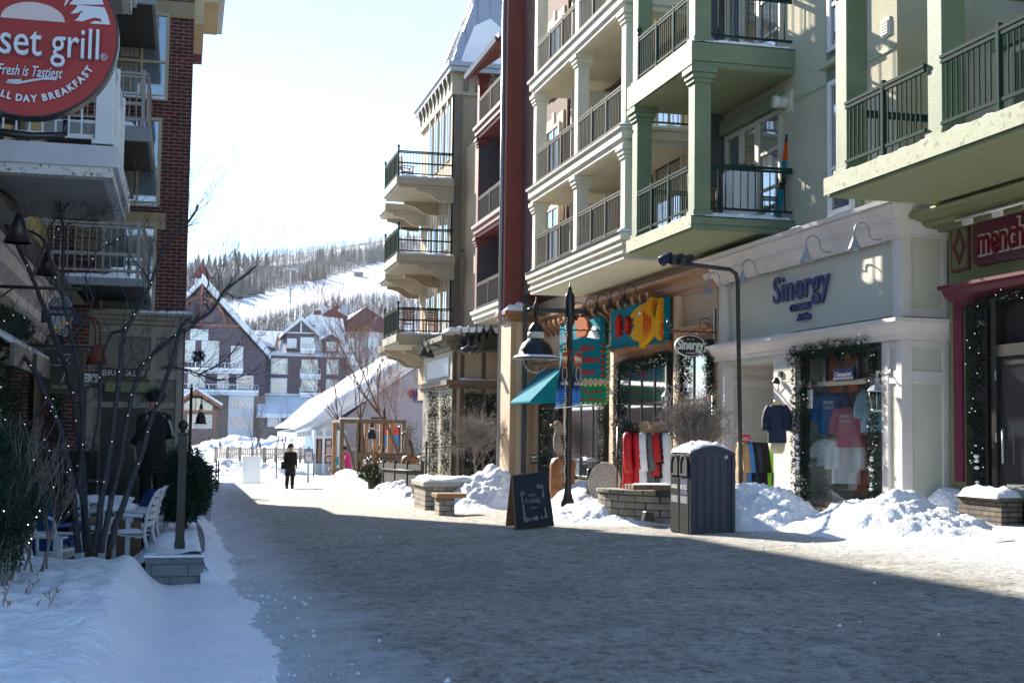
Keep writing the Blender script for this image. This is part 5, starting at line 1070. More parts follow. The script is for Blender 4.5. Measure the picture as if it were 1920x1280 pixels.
while n_lo < 2300:
    px = rng.uniform(400, 860); t0 = lerp_pl(RUN_B, px); py = t0+34+abs(rng.gauss(0, 1))*36
    if px < 455 and rng.random() < .6: n_lo += 1; continue
    p = on_hill(px, py) if py < 668 else None; n_lo += 1
    if p: bare_tree(low, p-Vector((0, 0, .5)), rng.uniform(4.5, 8), rng, 12)
mat('far_bark', (.12, .10, .105), .95, .3, .5); mat('far_bark_light', (.17, .145, .14), .95, .35, .5); mat('far_fir', (.03, .045, .035), .95, .2, .5)
o = tm.build('forest', MATS['far_bark'], kind='stuff', label='leafless grey-violet forest on the hillside above the ski run', cat='forest')
tp2.build('fir_forest', MATS['far_fir'], kind='stuff', label='scattered dark firs along the skyline of the hill', cat='forest')
low.build('forest', MATS['far_bark_light'], kind='stuff', label='pale leafless woods between the ski run and the hotel roofs', cat='forest')
# lift towers
for i, (px, py, h) in enumerate(((544, 570, 17), (682, 500, 15))):
    p = on_hill(px, py); o = T('lift_tower', 'slim steel ski lift tower ' + ['beside the open run above the hotel roof', 'near the top of the run beside the tower balconies'][i], 'lift tower', p, 'ski lift towers')
    MB().tube([p, p+Vector((0, 0, h))], [.5, .3], 6).build('mast', MATS['metal_grey'], o); MB().box((p.x-3.5, p.y-.3, p.z+h-1), (p.x+3.5, p.y+.3, p.z+h)).build('crossarm', MATS['metal_grey'], o); mb = MB(); [mb.box((p.x+s_*3-.5, p.y-1.5, p.z+h-1.6), (p.x+s_*3+.5, p.y+1.5, p.z+h-1.0)) for s_ in (-1, 1)]; mb.build('sheaves', MATS['metal_grey'], o)
p = on_hill(672, 518); o = T('snow_hut', 'tiny dark hut standing on the open ski run', 'hut', p); MB().box((p.x-2.5, p.y-2, p.z-1), (p.x+2.5, p.y+2, p.z+2.2)).build('walls', MATS['far_bark'], o); MB().prism([(p.x-3, p.z+2.2), (p.x+3, p.z+2.2), (p.x, p.z+3.6)], 'y', p.y-2.2, p.y+2.2).build('roof', MATS['snow'], o)

# ================================================================ MIDDLE DISTANCE
# building with the long sweeping snow-laden roof, gable towards us
SB_ = T('village_shop', 'grey building with a long sweeping snow-laden roof and a pale blue corner kiosk', 'building', (22, 82, -1.2)); Ys = 78.0
def sx(px, Y=Ys): return XY(px, Y, 750)
def szz(py, Y=Ys, px=700): return ZY(px, py, Y)
gw = mat('lilac_wall', (.40, .37, .40), .8, .05, 2, kind='board', w=.3, gap=.06, dark=.85)
out = [(555, 812), (585, 806), (630, 775), (700, 730), (760, 688), (830, 640), (900, 590)]
MB().prism([(sx(640), -2), (sx(960), -2), (sx(960), szz(560)), (sx(830), szz(655)), (sx(700), szz(742)), (sx(640), szz(790))], 'y', Ys, Ys+14).build('gable_wall', gw, SB_)
n = len(out); top = [(sx(p), szz(q)) for p, q in out]; thk = [.25, .75, 1.0, 1.0, .9, .9, .9]
MB().prism([(x, z-.3) for x, z in top]+[(x, z) for x, z in top][::-1], 'y', Ys-1.2, Ys+15).build('roof', MATS['far_white'], SB_)
# rounded, lumpy snow blanket following the roof
vs = []; NY = 24; sub = []
for (x0, z0), (x1, z1), t0, t1 in zip(top, top[1:], thk, thk[1:]):
    for i in range(8): u = i/8; sub.append((x0+(x1-x0)*u, z0+(z1-z0)*u, t0+(t1-t0)*u))
sub.append((*top[-1], thk[-1])); M_ = len(sub)
for j in range(NY+1):
    y = Ys-1.5+16.5*j/NY
    for (x, z, t) in sub: e = min(1, (j+.0)/1.5); vs.append((x-.25*t*(1-e)*0-.2, y-(.15 if j == 0 else 0), z+t*(.25+.75*e)*(1+.18*nz(x*.6, y*.6))))
for (x, z, t) in sub: vs.append((x, Ys-1.25, z-.02))
fs = [(j*M_+i, (j+1)*M_+i, (j+1)*M_+i+1, j*M_+i+1) for j in range(NY) for i in range(M_-1)]; b0 = (NY+1)*M_
fs += [(b0+i, i, i+1, b0+i+1) for i in range(M_-1)]; fs = [f[::-1] for f in fs]
MB().add(vs, fs, True).build('snow', MATS['snow'], SB_)
# second snowy roof plane glimpsed behind and above
mb = MB(); q = [(690, 715), (760, 672), (830, 628), (830, 600), (745, 660)]; mb.prism([(sx(a, 92), szz(b_, 92)) for a, b_ in q], 'y', 92, 98); mb.build('roof', MATS['snow'], SB_)
kb = mat('kiosk_blue', (.33, .47, .52), .6, .05, 2); Yk = 74.0
mb = MB(); mb.box((sx(592, Yk), Yk, -1.6), (sx(650, Yk), Yk+6, szz(806, Yk, 600))); mb.build('kiosk', kb, SB_)
mb = MB()
for a, b_ in ((590, 594), (606, 612), (634, 640)): mb.box((sx(a, Yk), Yk-.1, -1.6), (sx(b_, Yk), Yk, szz(806, Yk, 600)))
mb.box((sx(590, Yk), Yk-.08, szz(822, Yk, 600)), (sx(640, Yk), Yk, szz(816, Yk, 600))); mb.build('kiosk_trim', MATS['far_white'], SB_)
win(SB_, 'Y', Yk-.06, sx(610, Yk)+.02, sx(625, Yk), szz(868, Yk, 600), szz(822, Yk, 600), 1, 1, .08, 'dark_frame', 'far_pane', splitz=[szz(835, Yk, 600)])
win(SB_, 'Y', Yk-.06, sx(595, Yk), sx(605, Yk), szz(868, Yk, 600), szz(822, Yk, 600), 3, 1, .05, 'dark_frame', 'pane')
ic = MB(); rng = random.Random(3)
for i in range(26): x = sx(556)+i*.16; z = szz(811)-.15; ic.tube([(x, Ys-1.3, z+.1), (x, Ys-1.3, z-rng.uniform(.15, .5))], [.035, .004], 4)
ic.build('icicles', MATS['clear_glass'], SB_)
mat('logo_red', (.5, .03, .03), .5, .03); mat('logo_blue', (.04, .05, .22), .5, .03)
FY(fit(text('WINE', 1.1, .1, 1, .03), sx(810)-sx(772)), sx(791), Ys-.1, szz(752)).build('lettering', MATS['logo_blue'], SB_)
mb = MB(); [mb.box((sx(a), Ys-.12, szz(c_)), (sx(b_), Ys-.02, szz(d_))) for a, b_, c_, d_ in ((763, 782, 738, 735), (768, 780, 743, 740), (765, 779, 733, 731))]; mb.build('logo_bars', MATS['logo_red'], SB_)
mb = MB(); mb.prism([(sx(a), szz(b_)) for a, b_ in ((776, 737), (783, 731), (790, 736), (797, 730), (803, 737), (797, 735), (790, 740), (783, 735))], 'y', Ys-.1, Ys-.02); mb.build('logo_mark', MATS['logo_blue'], SB_)
win(SB_, 'Y', Ys-.03, sx(705), sx(745), szz(850), szz(805), 4, 1, .1, 'far_white', 'far_pane')
# yellow-ish low canopy
MB().box((sx(655), Ys-1.2, szz(845)), (sx(720), Ys-.05, szz(838))).build('canopy', MATS['tan_trim'], SB_)
for px in (724, 740):
    o = T('street_banner', 'red over blue village banner seen through the wooden frame, ' + ('left one' if px == 724 else 'right one'), 'banner', (XY(px, 66, 800), 66, gz(12, 66)), 'banners behind the wooden frame'); x = XY(px, 66, 800)
    MB().box((x-.2, 65.98, ZY(px, 815, 66)), (x+.2, 66.02, ZY(px, 800, 66))).build('upper_cloth', mat('banner_red', (.5, .05, .02), .7, .2, 5), o); MB().box((x-.2, 65.98, ZY(px, 836, 66)), (x+.2, 66.02, ZY(px, 815, 66))).build('lower_cloth', mat('banner_blue', (.03, .18, .45), .7, .2, 5), o)
    MB().tube([(x+.25, 66, gz(12, 66)), (x+.25, 66, ZY(px, 798, 66))], .04, 6).build('pole', MATS['iron'], o)
# ================================================================ MIDDLE OBJECTS
def G_(px, py):
    d = ray(px, py); a = .05 if d.x > 0 else .012
    t = -1.6/(d.z-a*d.x+.017*d.y); p = CAM+d*t; return Vector((p.x, p.y, gz(p.x, p.y)))
def on(x, y, dz=0): return Vector((x, y, gz(x, y)+dz))
# wooden pavilion frame
Yp = 60.0; xa, xb = XY(641, Yp), XY(757, Yp); zt_, zb_ = ZY(700, 793, Yp), ZY(700, 890, Yp); g0 = gz(10, Yp)-.2
PV = T('wooden_pavilion', 'open timber box frame with a broad plank rail standing among the birches', 'pavilion', (xa, Yp, g0))
for x, y in ((xa, Yp), (xa, Yp+3), (xa+.7, Yp-1.2), (xb, Yp), (xb-.2, Yp+3), (xa+1.5, Yp+3), (XY(720, Yp), Yp+3), (XY(733, Yp), Yp+3), (XY(744, Yp), Yp+1.5), (XY(672, Yp-1.2), Yp-1.2)):
    MB().box((x-.09, y-.09, g0), (x+.09, y+.09, zt_)).build('post', MATS['wood_old' if y < Yp+1 else 'wood_cedar'], PV)
mb = MB(); mb.box((xa-.1, Yp-.1, zt_), (xb+.1, Yp+.1, zt_+.16)); mb.box((xa-.1, Yp+2.9, zt_), (xb+.1, Yp+3.1, zt_+.16)); mb.box((xa-.1, Yp+.1, zt_+.001), (xa+.1, Yp+2.9, zt_+.15)); mb.box((xb-.1, Yp+.1, zt_+.001), (xb+.1, Yp+2.9, zt_+.15)); mb.build('top_beam', MATS['wood_old'], PV)
MB().box((XY(672, Yp-1.3), Yp-1.35, ZY(700, 864, Yp-1.3)), (xb+.1, Yp-1.29, ZY(700, 848, Yp-1.3))).build('plank_rail', MATS['wood_old'], PV)
MB().box((xa-.1, Yp-.15, zt_+.16), (xa+.75, Yp+.15, zt_+.24)).build('snow', MATS['snow'], PV)
# black railings around the plaza
def iron_fence(a, b, label, h=1.0, grp='black iron railings of the plaza', sp=.13, z=None):
    A, B = Vector(a), Vector(b); t = T('iron_fence', label, 'fence', A, grp); L = (B-A).length; n = max(1, int(L/1.8)); d = (B-A)/L
    zz = z if z is not None else (A.z+B.z)/2; mb = MB()
    for zr in (.12, h-.12, h): mb.tube([A+Vector((0, 0, zr)), B+Vector((0, 0, zr))], .02, 4)
    m = int(L/sp)
    for i in range(m+1): p = A.lerp(B, i/m); mb.tube([p+Vector((0, 0, .1)), p+Vector((0, 0, h+.03))], .009, 3, smooth=False)
    mb.build('pickets', MATS['iron'], t)
    for i in range(n+1): p = A.lerp(B, i/n); MB().box((p.x-.035, p.y-.035, p.z-.2), (p.x+.035, p.y+.035, p.z+h+.12)).build('post', MATS['iron'], t)
    return t
iron_fence(on(XY(690, 52), 52), on(XY(800, 52), 52), 'black iron railing before the timber frame and tower shop', 1.15)
iron_fence(on(XY(800, 46.5), 46.5), on(XY(940, 46.5), 46.5), 'tall black iron railing along the grey shop front', 1.5)
iron_fence(on(XY(378, 66), 66), on(XY(412, 66), 66), 'short black railing at the far left end of the street', 1.0)
iron_fence(on(XY(408, 76), 76), on(XY(500, 76), 76), 'low black railing behind the ice block', .9)
iron_fence(on(XY(520, 72), 72), on(XY(590, 72), 72), 'black railing behind the person in the long coat', 1.1)
# long wooden fence farther away
o = T('wooden_fence', 'long low wooden picket fence crossing behind the plaza snow', 'fence', (6, 110, -3)); A, B = Y_(404, 852, 110), Y_(585, 850, 110); mb = MB()
zb0_ = ZY(480, 853, 110); zt0 = ZY(480, 841, 110)
n = 46
for i in range(n+1): x = A.x+(B.x-A.x)*i/n; mb.box((x-.06, 109.98, zb0_-.3), (x+.06, 110.02, zt0))
for z in (zt0, zb0_+.1): mb.box((A.x, 110.02, z-.05), (B.x, 110.06, z+.05))
mb.build('pickets', MATS['tan_trim'], o)
for i in range(9): x = A.x+(B.x-A.x)*i/8; MB().box((x-.1, 109.9, zb0_-1), (x+.1, 110.1, zt0+.15)).build('post', MATS['stone'], o)
# ice block
Yi = 63.0; x0, x1 = XY(457, Yi), XY(491, Yi); zb_ = gz(3, Yi)-.05; zt_ = ZY(475, 855, Yi)
mi = bpy.data.materials.new('ice'); mi.use_nodes = True; b = mi.node_tree.nodes['Principled BSDF']; b.inputs['Base Color'].default_value = (.88, .94, .97, 1); b.inputs['Roughness'].default_value = .25; b.inputs['Transmission Weight'].default_value = .45; b.inputs['IOR'].default_value = 1.31; MATS['ice'] = mi
MB().box((x0, Yi, zb_), (x1, Yi+.35, zt_)).build('ice_block', mi, label='upright rectangular block of clear ice at the end of the street', cat='ice block', bevel=.03, org=(x0, Yi, zb_))
# sign on blue post
Yv = 60.0; c = on(XY(580, Yv), Yv); o = T('notice_sign', 'white notice in a purple frame on a light blue post beside the kiosk', 'sign', c); x0, x1 = XY(572, Yv), XY(588, Yv); zs0, zs1 = ZY(580, 868, Yv), ZY(580, 841, Yv)
MB().box((c.x-.05, Yv+.03, c.z-.2), (c.x+.05, Yv+.1, zs1+.1)).build('post', kb, o); MB().box((x0, Yv, zs0), (x1, Yv+.03, zs1)).build('frame', mat('purple_frame', (.06, .07, .28), .5, .05), o); MB().box((x0+.05, Yv-.01, zs0+.06), (x1-.05, Yv, zs1-.13)).build('notice', MATS['sign_white'], o)
FY(fit(text('VILLAGE', .1, .006), .34), (x0+x1)/2, Yv-.012, zs1-.10).build('lettering', MATS['sign_white'], o); FY(fit(text('Trail', .2, .006, 1, 0, .4), .2), (x0+x1)/2, Yv-.016, (zs0+zs1)/2-.02).build('lettering', mat('sign_purple', (.25, .05, .2), .5, .02), o)
FY(fit(text('OPEN', .06, .006), .12), (x0+x1)/2-.08, Yv-.016, zs0+.1).build('lettering', MATS['dark_frame'], o)

# birches (reddish trunks) and leafless trees
def bare(name, label, cat, base_, lean, h, r, seed, m, group=None, dep=5, spread=.5, kids=3, stems=1, lf=.62, up=.15, snowy=False):
    rng = random.Random(seed); t = T(name, label, cat, base_, group)
    for s_ in range(stems):
        mb = MB(); d = Vector(lean)+Vector((rng.uniform(-.22, .22), rng.uniform(-.15, .15), 0))*(s_ > 0)
        branch(mb, Vector(base_)+Vector((rng.uniform(-.2, .2), rng.uniform(-.2, .2), -.1))*(s_ > 0), d, h*.42, r, dep, rng, spread, 5, kids, up, 6, max(.0032 if h < 3 else .004, .003*h/6), lf); mb.build('trunk' if stems == 1 else 'stem', MATS[m], t)
    return t
bl = [((672, 870, 62), (-.18, 0, 1), 7.6, .08), ((690, 872, 60), (-.02, 0, 1), 8.2, .09), ((760, 868, 58), (-.42, 0, 1), 9.0, .11), ((722, 868, 66), (.05, 0, 1), 7, .07), ((785, 860, 64), (.05, 0, 1), 7.5, .07)]
nm = ['leaning left beside the kiosk', 'upright behind the timber frame', 'tallest one, leaning strongly left in front of the grey gable', 'slender one behind the timber posts', 'slender one beside the tower shop']
for i, ((px, py, Y), ln, h, r) in enumerate(bl): bare('birch_tree', 'red-barked leafless birch, '+nm[i], 'tree', on(XY(px, Y), Y), ln, h, r, 50+i, 'bark_red', 'birches in the plaza', 5, .5, 4, lf=.66)
for i, (px, Y, h) in enumerate(((413, 150, 6), (468, 140, 8), (480, 138, 9), (498, 142, 9), (512, 136, 8), (532, 140, 7.5), (655, 140, 7), (552, 130, 6))):
    bare('bare_tree', 'dark leafless tree on the snow before the hotel, '+['leftmost and smallest', 'left of the middle clump', 'in the middle clump, behind', 'in the middle clump, in front', 'right of the middle clump', 'below the lean-to roof', 'behind the kiosk roof', 'nearest the hotel lean-to end'][i], 'tree', (XY(px, Y, 840), Y, gz(5, Y)-1.8), (0, 0, 1), h, .12, 80+i, 'bark', 'leafless trees before the hotel', 4, .4, 3)
for i, (px, Y, h, r) in enumerate(((770, 66, 2.6, .9), (712, 70, 1.6, .6))):
    o = T('cedar_shrub', ['broad dark green conifer behind the eagle carving stump', 'small olive conifer behind the timber posts'][i], 'shrub', on(XY(px, Y), Y), 'conifers in the plaza'); mb = MB(); rng = random.Random(i)
    for k in range(60): z = rng.random(); rr = r*(1-z)**.6+.1; a = rng.uniform(0, 6.3); needles(mb, Vector(o.location)+Vector((math.cos(a)*rr*rng.random(), math.sin(a)*rr*rng.random(), z*h)), 26, .28, .14, rng)
    mb.build('foliage', MATS['needle_olive'], o); MB().tube([o.location, Vector(o.location)+Vector((0, 0, h*.9))], [.06, .02], 6).build('trunk', MATS['bark'], o)

# lamps with curled arms
def lantern_post(label, base_, h, dirs, arm=.6, s=1.0, group='village lamp posts', bulb_r=.14):
    t = T('street_lamp', label, 'street lamp', base_, group); b = Vector(base_); mb = MB()
    mb.lathe([(.13, -.2), (.13, .08), (.10, .12), (.075, .5), (.055, h*.6), (.05, h), (.065, h), (.065, h+.06), (.03, h+.1), (.035, h+.16), (.01, h+.24)], b, 10); mb.build('pole', MATS['iron'], t)
    for dx in dirs:
        za = b.z+h-.25; e = b+Vector((dx*arm, 0, 0)); am = MB(); am.box((min(b.x, e.x)-.05, b.y-.03, za-.04), (max(b.x, e.x)+.05, b.y+.03, za+.04)); am.tube([(e.x, b.y, za), (e.x, b.y, za-.25)], .02, 6); am.build('arm', MATS['iron'], t)
        sh = MB().lathe([(.05, .0), (.09, -.05), (.12, -.16), (.12, -.30), (.2, -.36), (.3, -.5), (.33, -.66), (.36, -.68), (.42, -.70), (.41, -.715), (.3, -.69)], (e.x, b.y, za-.22), 18, sx=s, sy=s, cap=False).build('shade', MATS['iron'], t)
        MB().lathe([(.118, -.20), (.124, -.2), (.124, -.29), (.118, -.29)], (e.x, b.y, za-.22), 18, cap=False).build('collar', MATS['cream'], sh)
        MB().lathe([(.24, -.69), (.25, -.74), (.22, -.83), (.14, -.90), (.02, -.93)], (e.x, b.y, za-.22), 16, cap=False).build('globe', MATS['clear_glass'], sh)
    return t
c = on(XY(357, 48, 800), 48); lantern_post('distant slim black lamp rising behind the left pine bush', c, ZY(358, 720, 48)-c.z-.2, (1,), .35, .55)
c = on(XY(720, 60), 60); lantern_post('thin black lamp post among the birches above the timber frame', c, ZY(720, 765, 60)-c.z-.2, (-1,), .55, .7)
# the big lamp in front of the shops
LP = Vector((7.40, 25.45, gz(7.4, 25.45))); h = ZY(1069, 545, 25.45)-LP.z
t = T('street_lamp', 'tall black street lamp with a bell shade and banners in front of the gift shop', 'street lamp', LP)
mb = MB(); mb.lathe([(.14, -.1), (.14, .30), (.115, .36), (.10, .40), (.072, .5), (.066, h-.7), (.08, h-.68), (.085, h-.55), (.1, h-.5), (.1, h-.12), (.085, h-.08), (.04, h), (.05, h+.03), (.02, h+.08), (.01, h+.16)], LP, 12); mb.build('pole', MATS['iron'], t)
za = ZY(1000, 581, 25.45); xl = XY(1003, 25.45); am = MB(); am.box((xl-.10, LP.y-.03, za-.045), (XY(1092, 25.45), LP.y+.03, za+.045)); am.lathe([(.001, .28), (.02, .22), (.03, .16), (.055, .12), (.055, -.08), (.03, -.1), (.03, -.3)], (xl, LP.y, za), 8); am.ball((xl-.13, LP.y, za), .05); am.build('arm', MATS['iron'], t)
ks = 1.12; zz = za-.3
sh = MB().lathe([(.05*ks, .05), (.10, .0), (.14, -.06), (.155, -.12), (.16, -.28), (.19, -.30), (.27, -.37), (.335, -.5), (.345, -.60), (.38, -.615), (.47, -.66), (.46, -.675), (.33, -.62)], (xl, LP.y, zz), 22, cap=False).build('shade', MATS['iron'], t)
MB().lathe([(.158, -.14), (.166, -.14), (.168, -.27), (.16, -.27)], (xl, LP.y, zz), 22, cap=False).build('collar', MATS['cream'], sh); MB().lathe([(.25, -.64), (.25, -.72), (.21, -.83), (.13, -.92), (.02, -.95)], (xl, LP.y, zz), 18, cap=False).build('globe', MATS['clear_glass'], sh)
sn = MB().lathe([(.34, -.608), (.40, -.60), (.455, -.645)], (xl, LP.y, zz), 22, cap=False); sn.build('snow', MATS['snow'], sh)
lb = MB()
for i in range(60): z = LP.z+.7+i*(h-1.2)/60; a = i*1.1; lb.ball((LP.x-.08+.012*math.sin(a), LP.y-.05, z), .0045, 4)
lb.build('string_lights', MATS['bulb'], t)
# two banners
def banner(label, x0, x1, flip):
    z0, z1 = ZY(1060, 765, 25.3), ZY(1060, 662, 25.3); o = T('street_banner', label, 'banner', (x0, 25.3, z0), 'banners on the big street lamp'); vs = []; nx_, nz2 = 6, 40
    for j in range(nz2+1):
        v = j/nz2
        for i in range(nx_+1): u = i/nx_; vs.append((x0+(x1-x0)*u*(1-.10*math.sin(v*3))-.10*(1-v)*(1 if not flip else .3), 25.3+.05*math.sin(u*3+v*5)+.10*(1-v)*flip, z0+(z1-z0)*v+.05*u))
    m = MATS.get('banner_print')
    if not m:
        m = bpy.data.materials.new('banner_print'); m.use_nodes = True; N = m.node_tree.nodes; L = m.node_tree.links; b = N['Principled BSDF']; b.inputs['Roughness'].default_value = .6; tc = N.new('ShaderNodeTexCoord'); sp = N.new('ShaderNodeSeparateXYZ'); L.new(tc.outputs['Generated'], sp.inputs[0])
        nn = N.new('ShaderNodeTexNoise'); nn.inputs['Scale'].default_value = 4; nn.inputs['Detail'].default_value = 5; L.new(tc.outputs['Generated'], nn.inputs['Vector'])
        ad = N.new('ShaderNodeMath'); ad.operation = 'MULTIPLY_ADD'; ad.inputs[1].default_value = .18; L.new(nn.outputs[0], ad.inputs[0]); L.new(sp.outputs[2], ad.inputs[2]); cr = N.new('ShaderNodeValToRGB'); L.new(ad.outputs[0], cr.inputs[0]); e = cr.color_ramp.elements
        e[0].position = 0; e[0].color = (.02, .12, .45, 1); e[1].position = 1; e[1].color = (.35, .05, .01, 1)
        for p_, c_ in ((.12, (.25, .45, .7, 1)), (.20, (.02, .12, .40, 1)), (.34, (.02, .16, .5, 1)), (.45, (.008, .02, .09, 1)), (.62, (.01, .012, .04, 1)), (.78, (.06, .02, .03, 1)), (.88, (.45, .12, .03, 1)), (.97, (.75, .7, .65, 1))): q = e.new(p_); q.color = c_
        L.new(cr.outputs[0], b.inputs['Base Color']); MATS['banner_print'] = m
    fs = [(j*(nx_+1)+i, j*(nx_+1)+i+1, (j+1)*(nx_+1)+i+1, (j+1)*(nx_+1)+i) for j in range(nz2) for i in range(nx_)]
    b = MB().add(vs, fs, True).build('cloth', m, o); s_ = b.modifiers.new('s', 'SOLIDIFY'); s_.thickness = .006
    MB().tube([(LP.x, 25.3, z1+.03), (x0 if abs(x0-LP.x) > abs(x1-LP.x) else x1, 25.3, z1+.09)], .014, 6).build('rod', MATS['redpaint'], o); MB().tube([(LP.x, 25.36, z0+.03), (x0-.1, 25.36, z0+.0)] if not flip else [(LP.x, 25.36, z0+.03), (x1, 25.36, z0+.08)], .012, 6).build('rod', MATS['window_white'], o)
    xm = (x0+x1)/2; FY(fit(text('mountain', .12, .004), abs(x1-x0)*.9), xm-.03, 25.22, z0+(z1-z0)*.42).build('lettering', MATS['sign_white'], o)
    MB().tube([(xm-.03+.05*math.cos(a), 25.215, z0+(z1-z0)*.62+.14*math.sin(a)) for a in [i*math.pi/8 for i in range(17)]], .006, 4).build('emblem', MATS['sign_white'], o); return o
banner('slim vertical banner, orange over blue, on the left of the lamp pole', XY(1051, 25.3), LP.x-.05, 0); banner('slim vertical banner, orange over blue, on the right of the lamp pole', LP.x+.06, XY(1092, 25.3), 1)

# tall poles with floodlights
def flood(label, px, pt, pe, Y, r):
    b = on(XY(px, Y, 900), Y); t = T('floodlight_pole', label, 'pole', b, 'black poles with floodlight arms'); top = Y_(pt[0], pt[1], Y); e = Y_(pe[0], pe[1], Y)
    mb = MB(); mb.tube([b-Vector((0, 0, .2)), Vector((top.x+.0, Y, top.z-.25)), Vector((top.x-.03, Y, top.z-.08)), Vector((top.x-.15, Y, top.z-.01)), e], r, 8); mb.build('pole', MATS['iron'], t)
    for k, (dx, rz, m) in enumerate(((.10, .5, 'navy'), (.30, .1, 'iron'), (.48, -.3, 'iron'))):
        p = e+Vector((dx*r/.04, 0, .06)); mb = MB(); mb.lathe([(.02, -.12), (.05, -.10), (.075, .04), (.085, .12), (.07, .125)], (0, 0, 0), 10).xf(Matrix.Translation(p) @ Matrix.Scale(r/.035, 4) @ Matrix.Rotation(rad(-115-rz*25), 4, 'Y') @ Matrix.Rotation(rad(30*rz), 4, 'X')); mb.build('floodlight', MATS[m], t)
    return t
flood('black pole by the bins with a floodlight arm reaching over the shops', 1391, (1383, 505), (1240, 489), 22.3, .04)
flood('black pole at the grey shop front with a floodlight arm, farther away', 948, (945, 658), (868, 657), 44.0, .05)

# ================================================================ SNOW PILES, RIGHT SIDE
P_ = [('tall rumpled snow pile between the grey bins and the hoodie display', 1410, 985, 1.15, 1.9, .66), ('broad snow pile under the display window and white corner pier', 1668, 998, 1.2, 2.4, .52), ('snow pile drifting up against the olive wall below the magenta strip', 1778, 985, .9, 1.2, .5),
      ('craggy snow pile between the lamp post and the stone planter', 1150, 978, 1.0, 2.0, .50), ('rounded snow heap behind the lamp post base', 1085, 955, 1.0, 2.2, .55), ('big rounded snow heap beside the stone bench', 915, 948, 1.4, 2.6, .85), ('lumpy low snow ridge before the black board fence', 745, 940, .95, 3.2, .5), ('snow ridge at the feet of the seated people', 660, 908, .8, 5.0, .55),
      ('small snow skirt at the foot of the grey bins', 1352, 992, .8, .45, .30), ('low smooth snow mound left of the ice block', 420, 893, 2.6, 4, .75), ('snow mound right of the ice block behind the coat wearer', 520, 893, 2.4, 3.5, .7), ('far snow heap beside the blue post notice', 610, 884, 2.6, 4, .5)]
rzs = [.3, .15, 0, .5, 0, -.3, .25, .2, 0, 0, 0, 0]
for i, (lb_, px, py, rx, ry, hh) in enumerate(P_):
    p = G_(px, py); pile('snow_pile', lb_, p.x, p.y, rx, ry, hh, 60+i*3, rzs[i], n=100 if i < 8 else 50, rough=1.5 if i in (0, 1, 3, 5, 6) else 1)

# ================================================================ BINS
t = T('recycling_station', 'dark grey twin bin cabinet for garbage and recycling with an arched snowy top', 'bin', (8.0, 19.9, gz(8, 19.9)))
gb = t.location.z; x0, x1, y0, y1, H = 7.66, 8.36, 19.52, 20.36, 1.36
mat('bin_plastic', (.05, .057, .074), .55, .06, 4, .15, 90, spec=.2); mat('bin_front', (.018, .019, .021), .6, .05, 4, spec=.08)
arch = [(x0, gb-.05), (x1, gb-.05), (x1, gb+H-.10)]+[(x1-(x1-x0)*i/10, gb+H-.10+.10*math.sin(math.pi*i/10)) for i in range(1, 10)]+[(x0, gb+H-.10)]
MB().prism(arch, 'y', y0, y1).build('cabinet', MATS['bin_plastic'], t, bevel=.008)
rim = MB(); arc2 = [(x0-.03+(x1-x0+.06)*i/12, gb+H-.10+.115*math.sin(math.pi*i/12)+.0) for i in range(13)]; rim.prism(arc2+[(p, q-.06) for p, q in arc2[::-1]], 'y', y0-.04, y0+.02); rim.box((x0-.02, y0-.035, gb-.05), (x0+.03, y0+.01, gb+H-.1)); rim.box((x1-.03, y0-.035, gb-.05), (x1+.03, y0+.01, gb+H-.1)); rim.build('side_frame', MATS['bin_plastic'], t, bevel=.008)
st = MB(); [st.box((x0+.09+k*.13, y0-.006, gb+.06), (x0+.096+k*.13, y0+.001, gb+H-.17)) for k in range(5)]; st.build('panel_grooves', MATS['bin_front'], t)
mb = MB(); mb.lathe([(.035, 0), (.035, .015), (.02, .018)], (0, 0, 0), 14).xf(Matrix.Translation((x1-.12, y0-.0, gb+H-.16)) @ Matrix.Rotation(rad(90), 4, 'X')); mb.build('lock', MATS['metal_grey'], t)
for k, (nm_, colr) in enumerate((('GARBAGE', 'bin_front'), ('RECYCLE', 'letter_blue'))):
    ya, yb = (y0+.43, y1-.02) if k == 0 else (y0+.02, y0+.41); ym = (ya+yb)/2
    d = MB().box((x0-.03, ya, gb), (x0-.001, yb, gb+H-.13)).build('door', MATS['bin_front'], t, bevel=.008)
    rr = MB(); P2 = [(ym-.12, gb+.93), (ym-.12, gb+1.08)]+[(ym-.12*math.cos(math.pi*i/8), gb+1.08+.12*math.sin(math.pi*i/8)) for i in range(1, 8)]+[(ym+.12, gb+1.08), (ym+.12, gb+.93)]
    P3 = [(ym+(a-ym)*1.35, gb+1.05+(b_-gb-1.05)*1.28) for a, b_ in P2]; n = len(P2)
    for i in range(n): j = (i+1) % n; rr.prism([P2[i], P2[j], P3[j], P3[i]], 'x', x0-.05, x0-.03)
    rr.build('opening_frame', MATS['bin_plastic'], d); MB().prism(P2, 'x', x0-.034, x0-.0305).build('opening', MATS['interior'], d)
    MB().box((x0-.034, ya+.05, gb+.60), (x0-.0305, yb-.05, gb+.84)).build('label_plate', MATS[colr] if k else mat('label_black', (.012, .012, .012), .4, .05), d); MB().box((x0-.034, ya+.05, gb+.47), (x0-.0305, yb-.05, gb+.58)).build('label_strip', MATS['metal_grey'], d)
    FX(fit(text(nm_, .09, .004, 1, .002), .27), x0-.037, ym, gb+.69).build('lettering', MATS['sign_white'], d)
sb = MB(); n = 22
vs = [(x0-.02+(x1-x0+.04)*i/n, y0-.02+(y1-y0+.04)*j/n, gb+H-.10+.10*math.sin(math.pi*i/n)+max(.0, .07*min(1, 4*min(i/n, 1-i/n, j/n, 1-j/n))**.5*(1+.9*nz(i*.3, j*.3, 3)+.4*nz(i*.9, j*.9)))) for j in range(n+1) for i in range(n+1)]
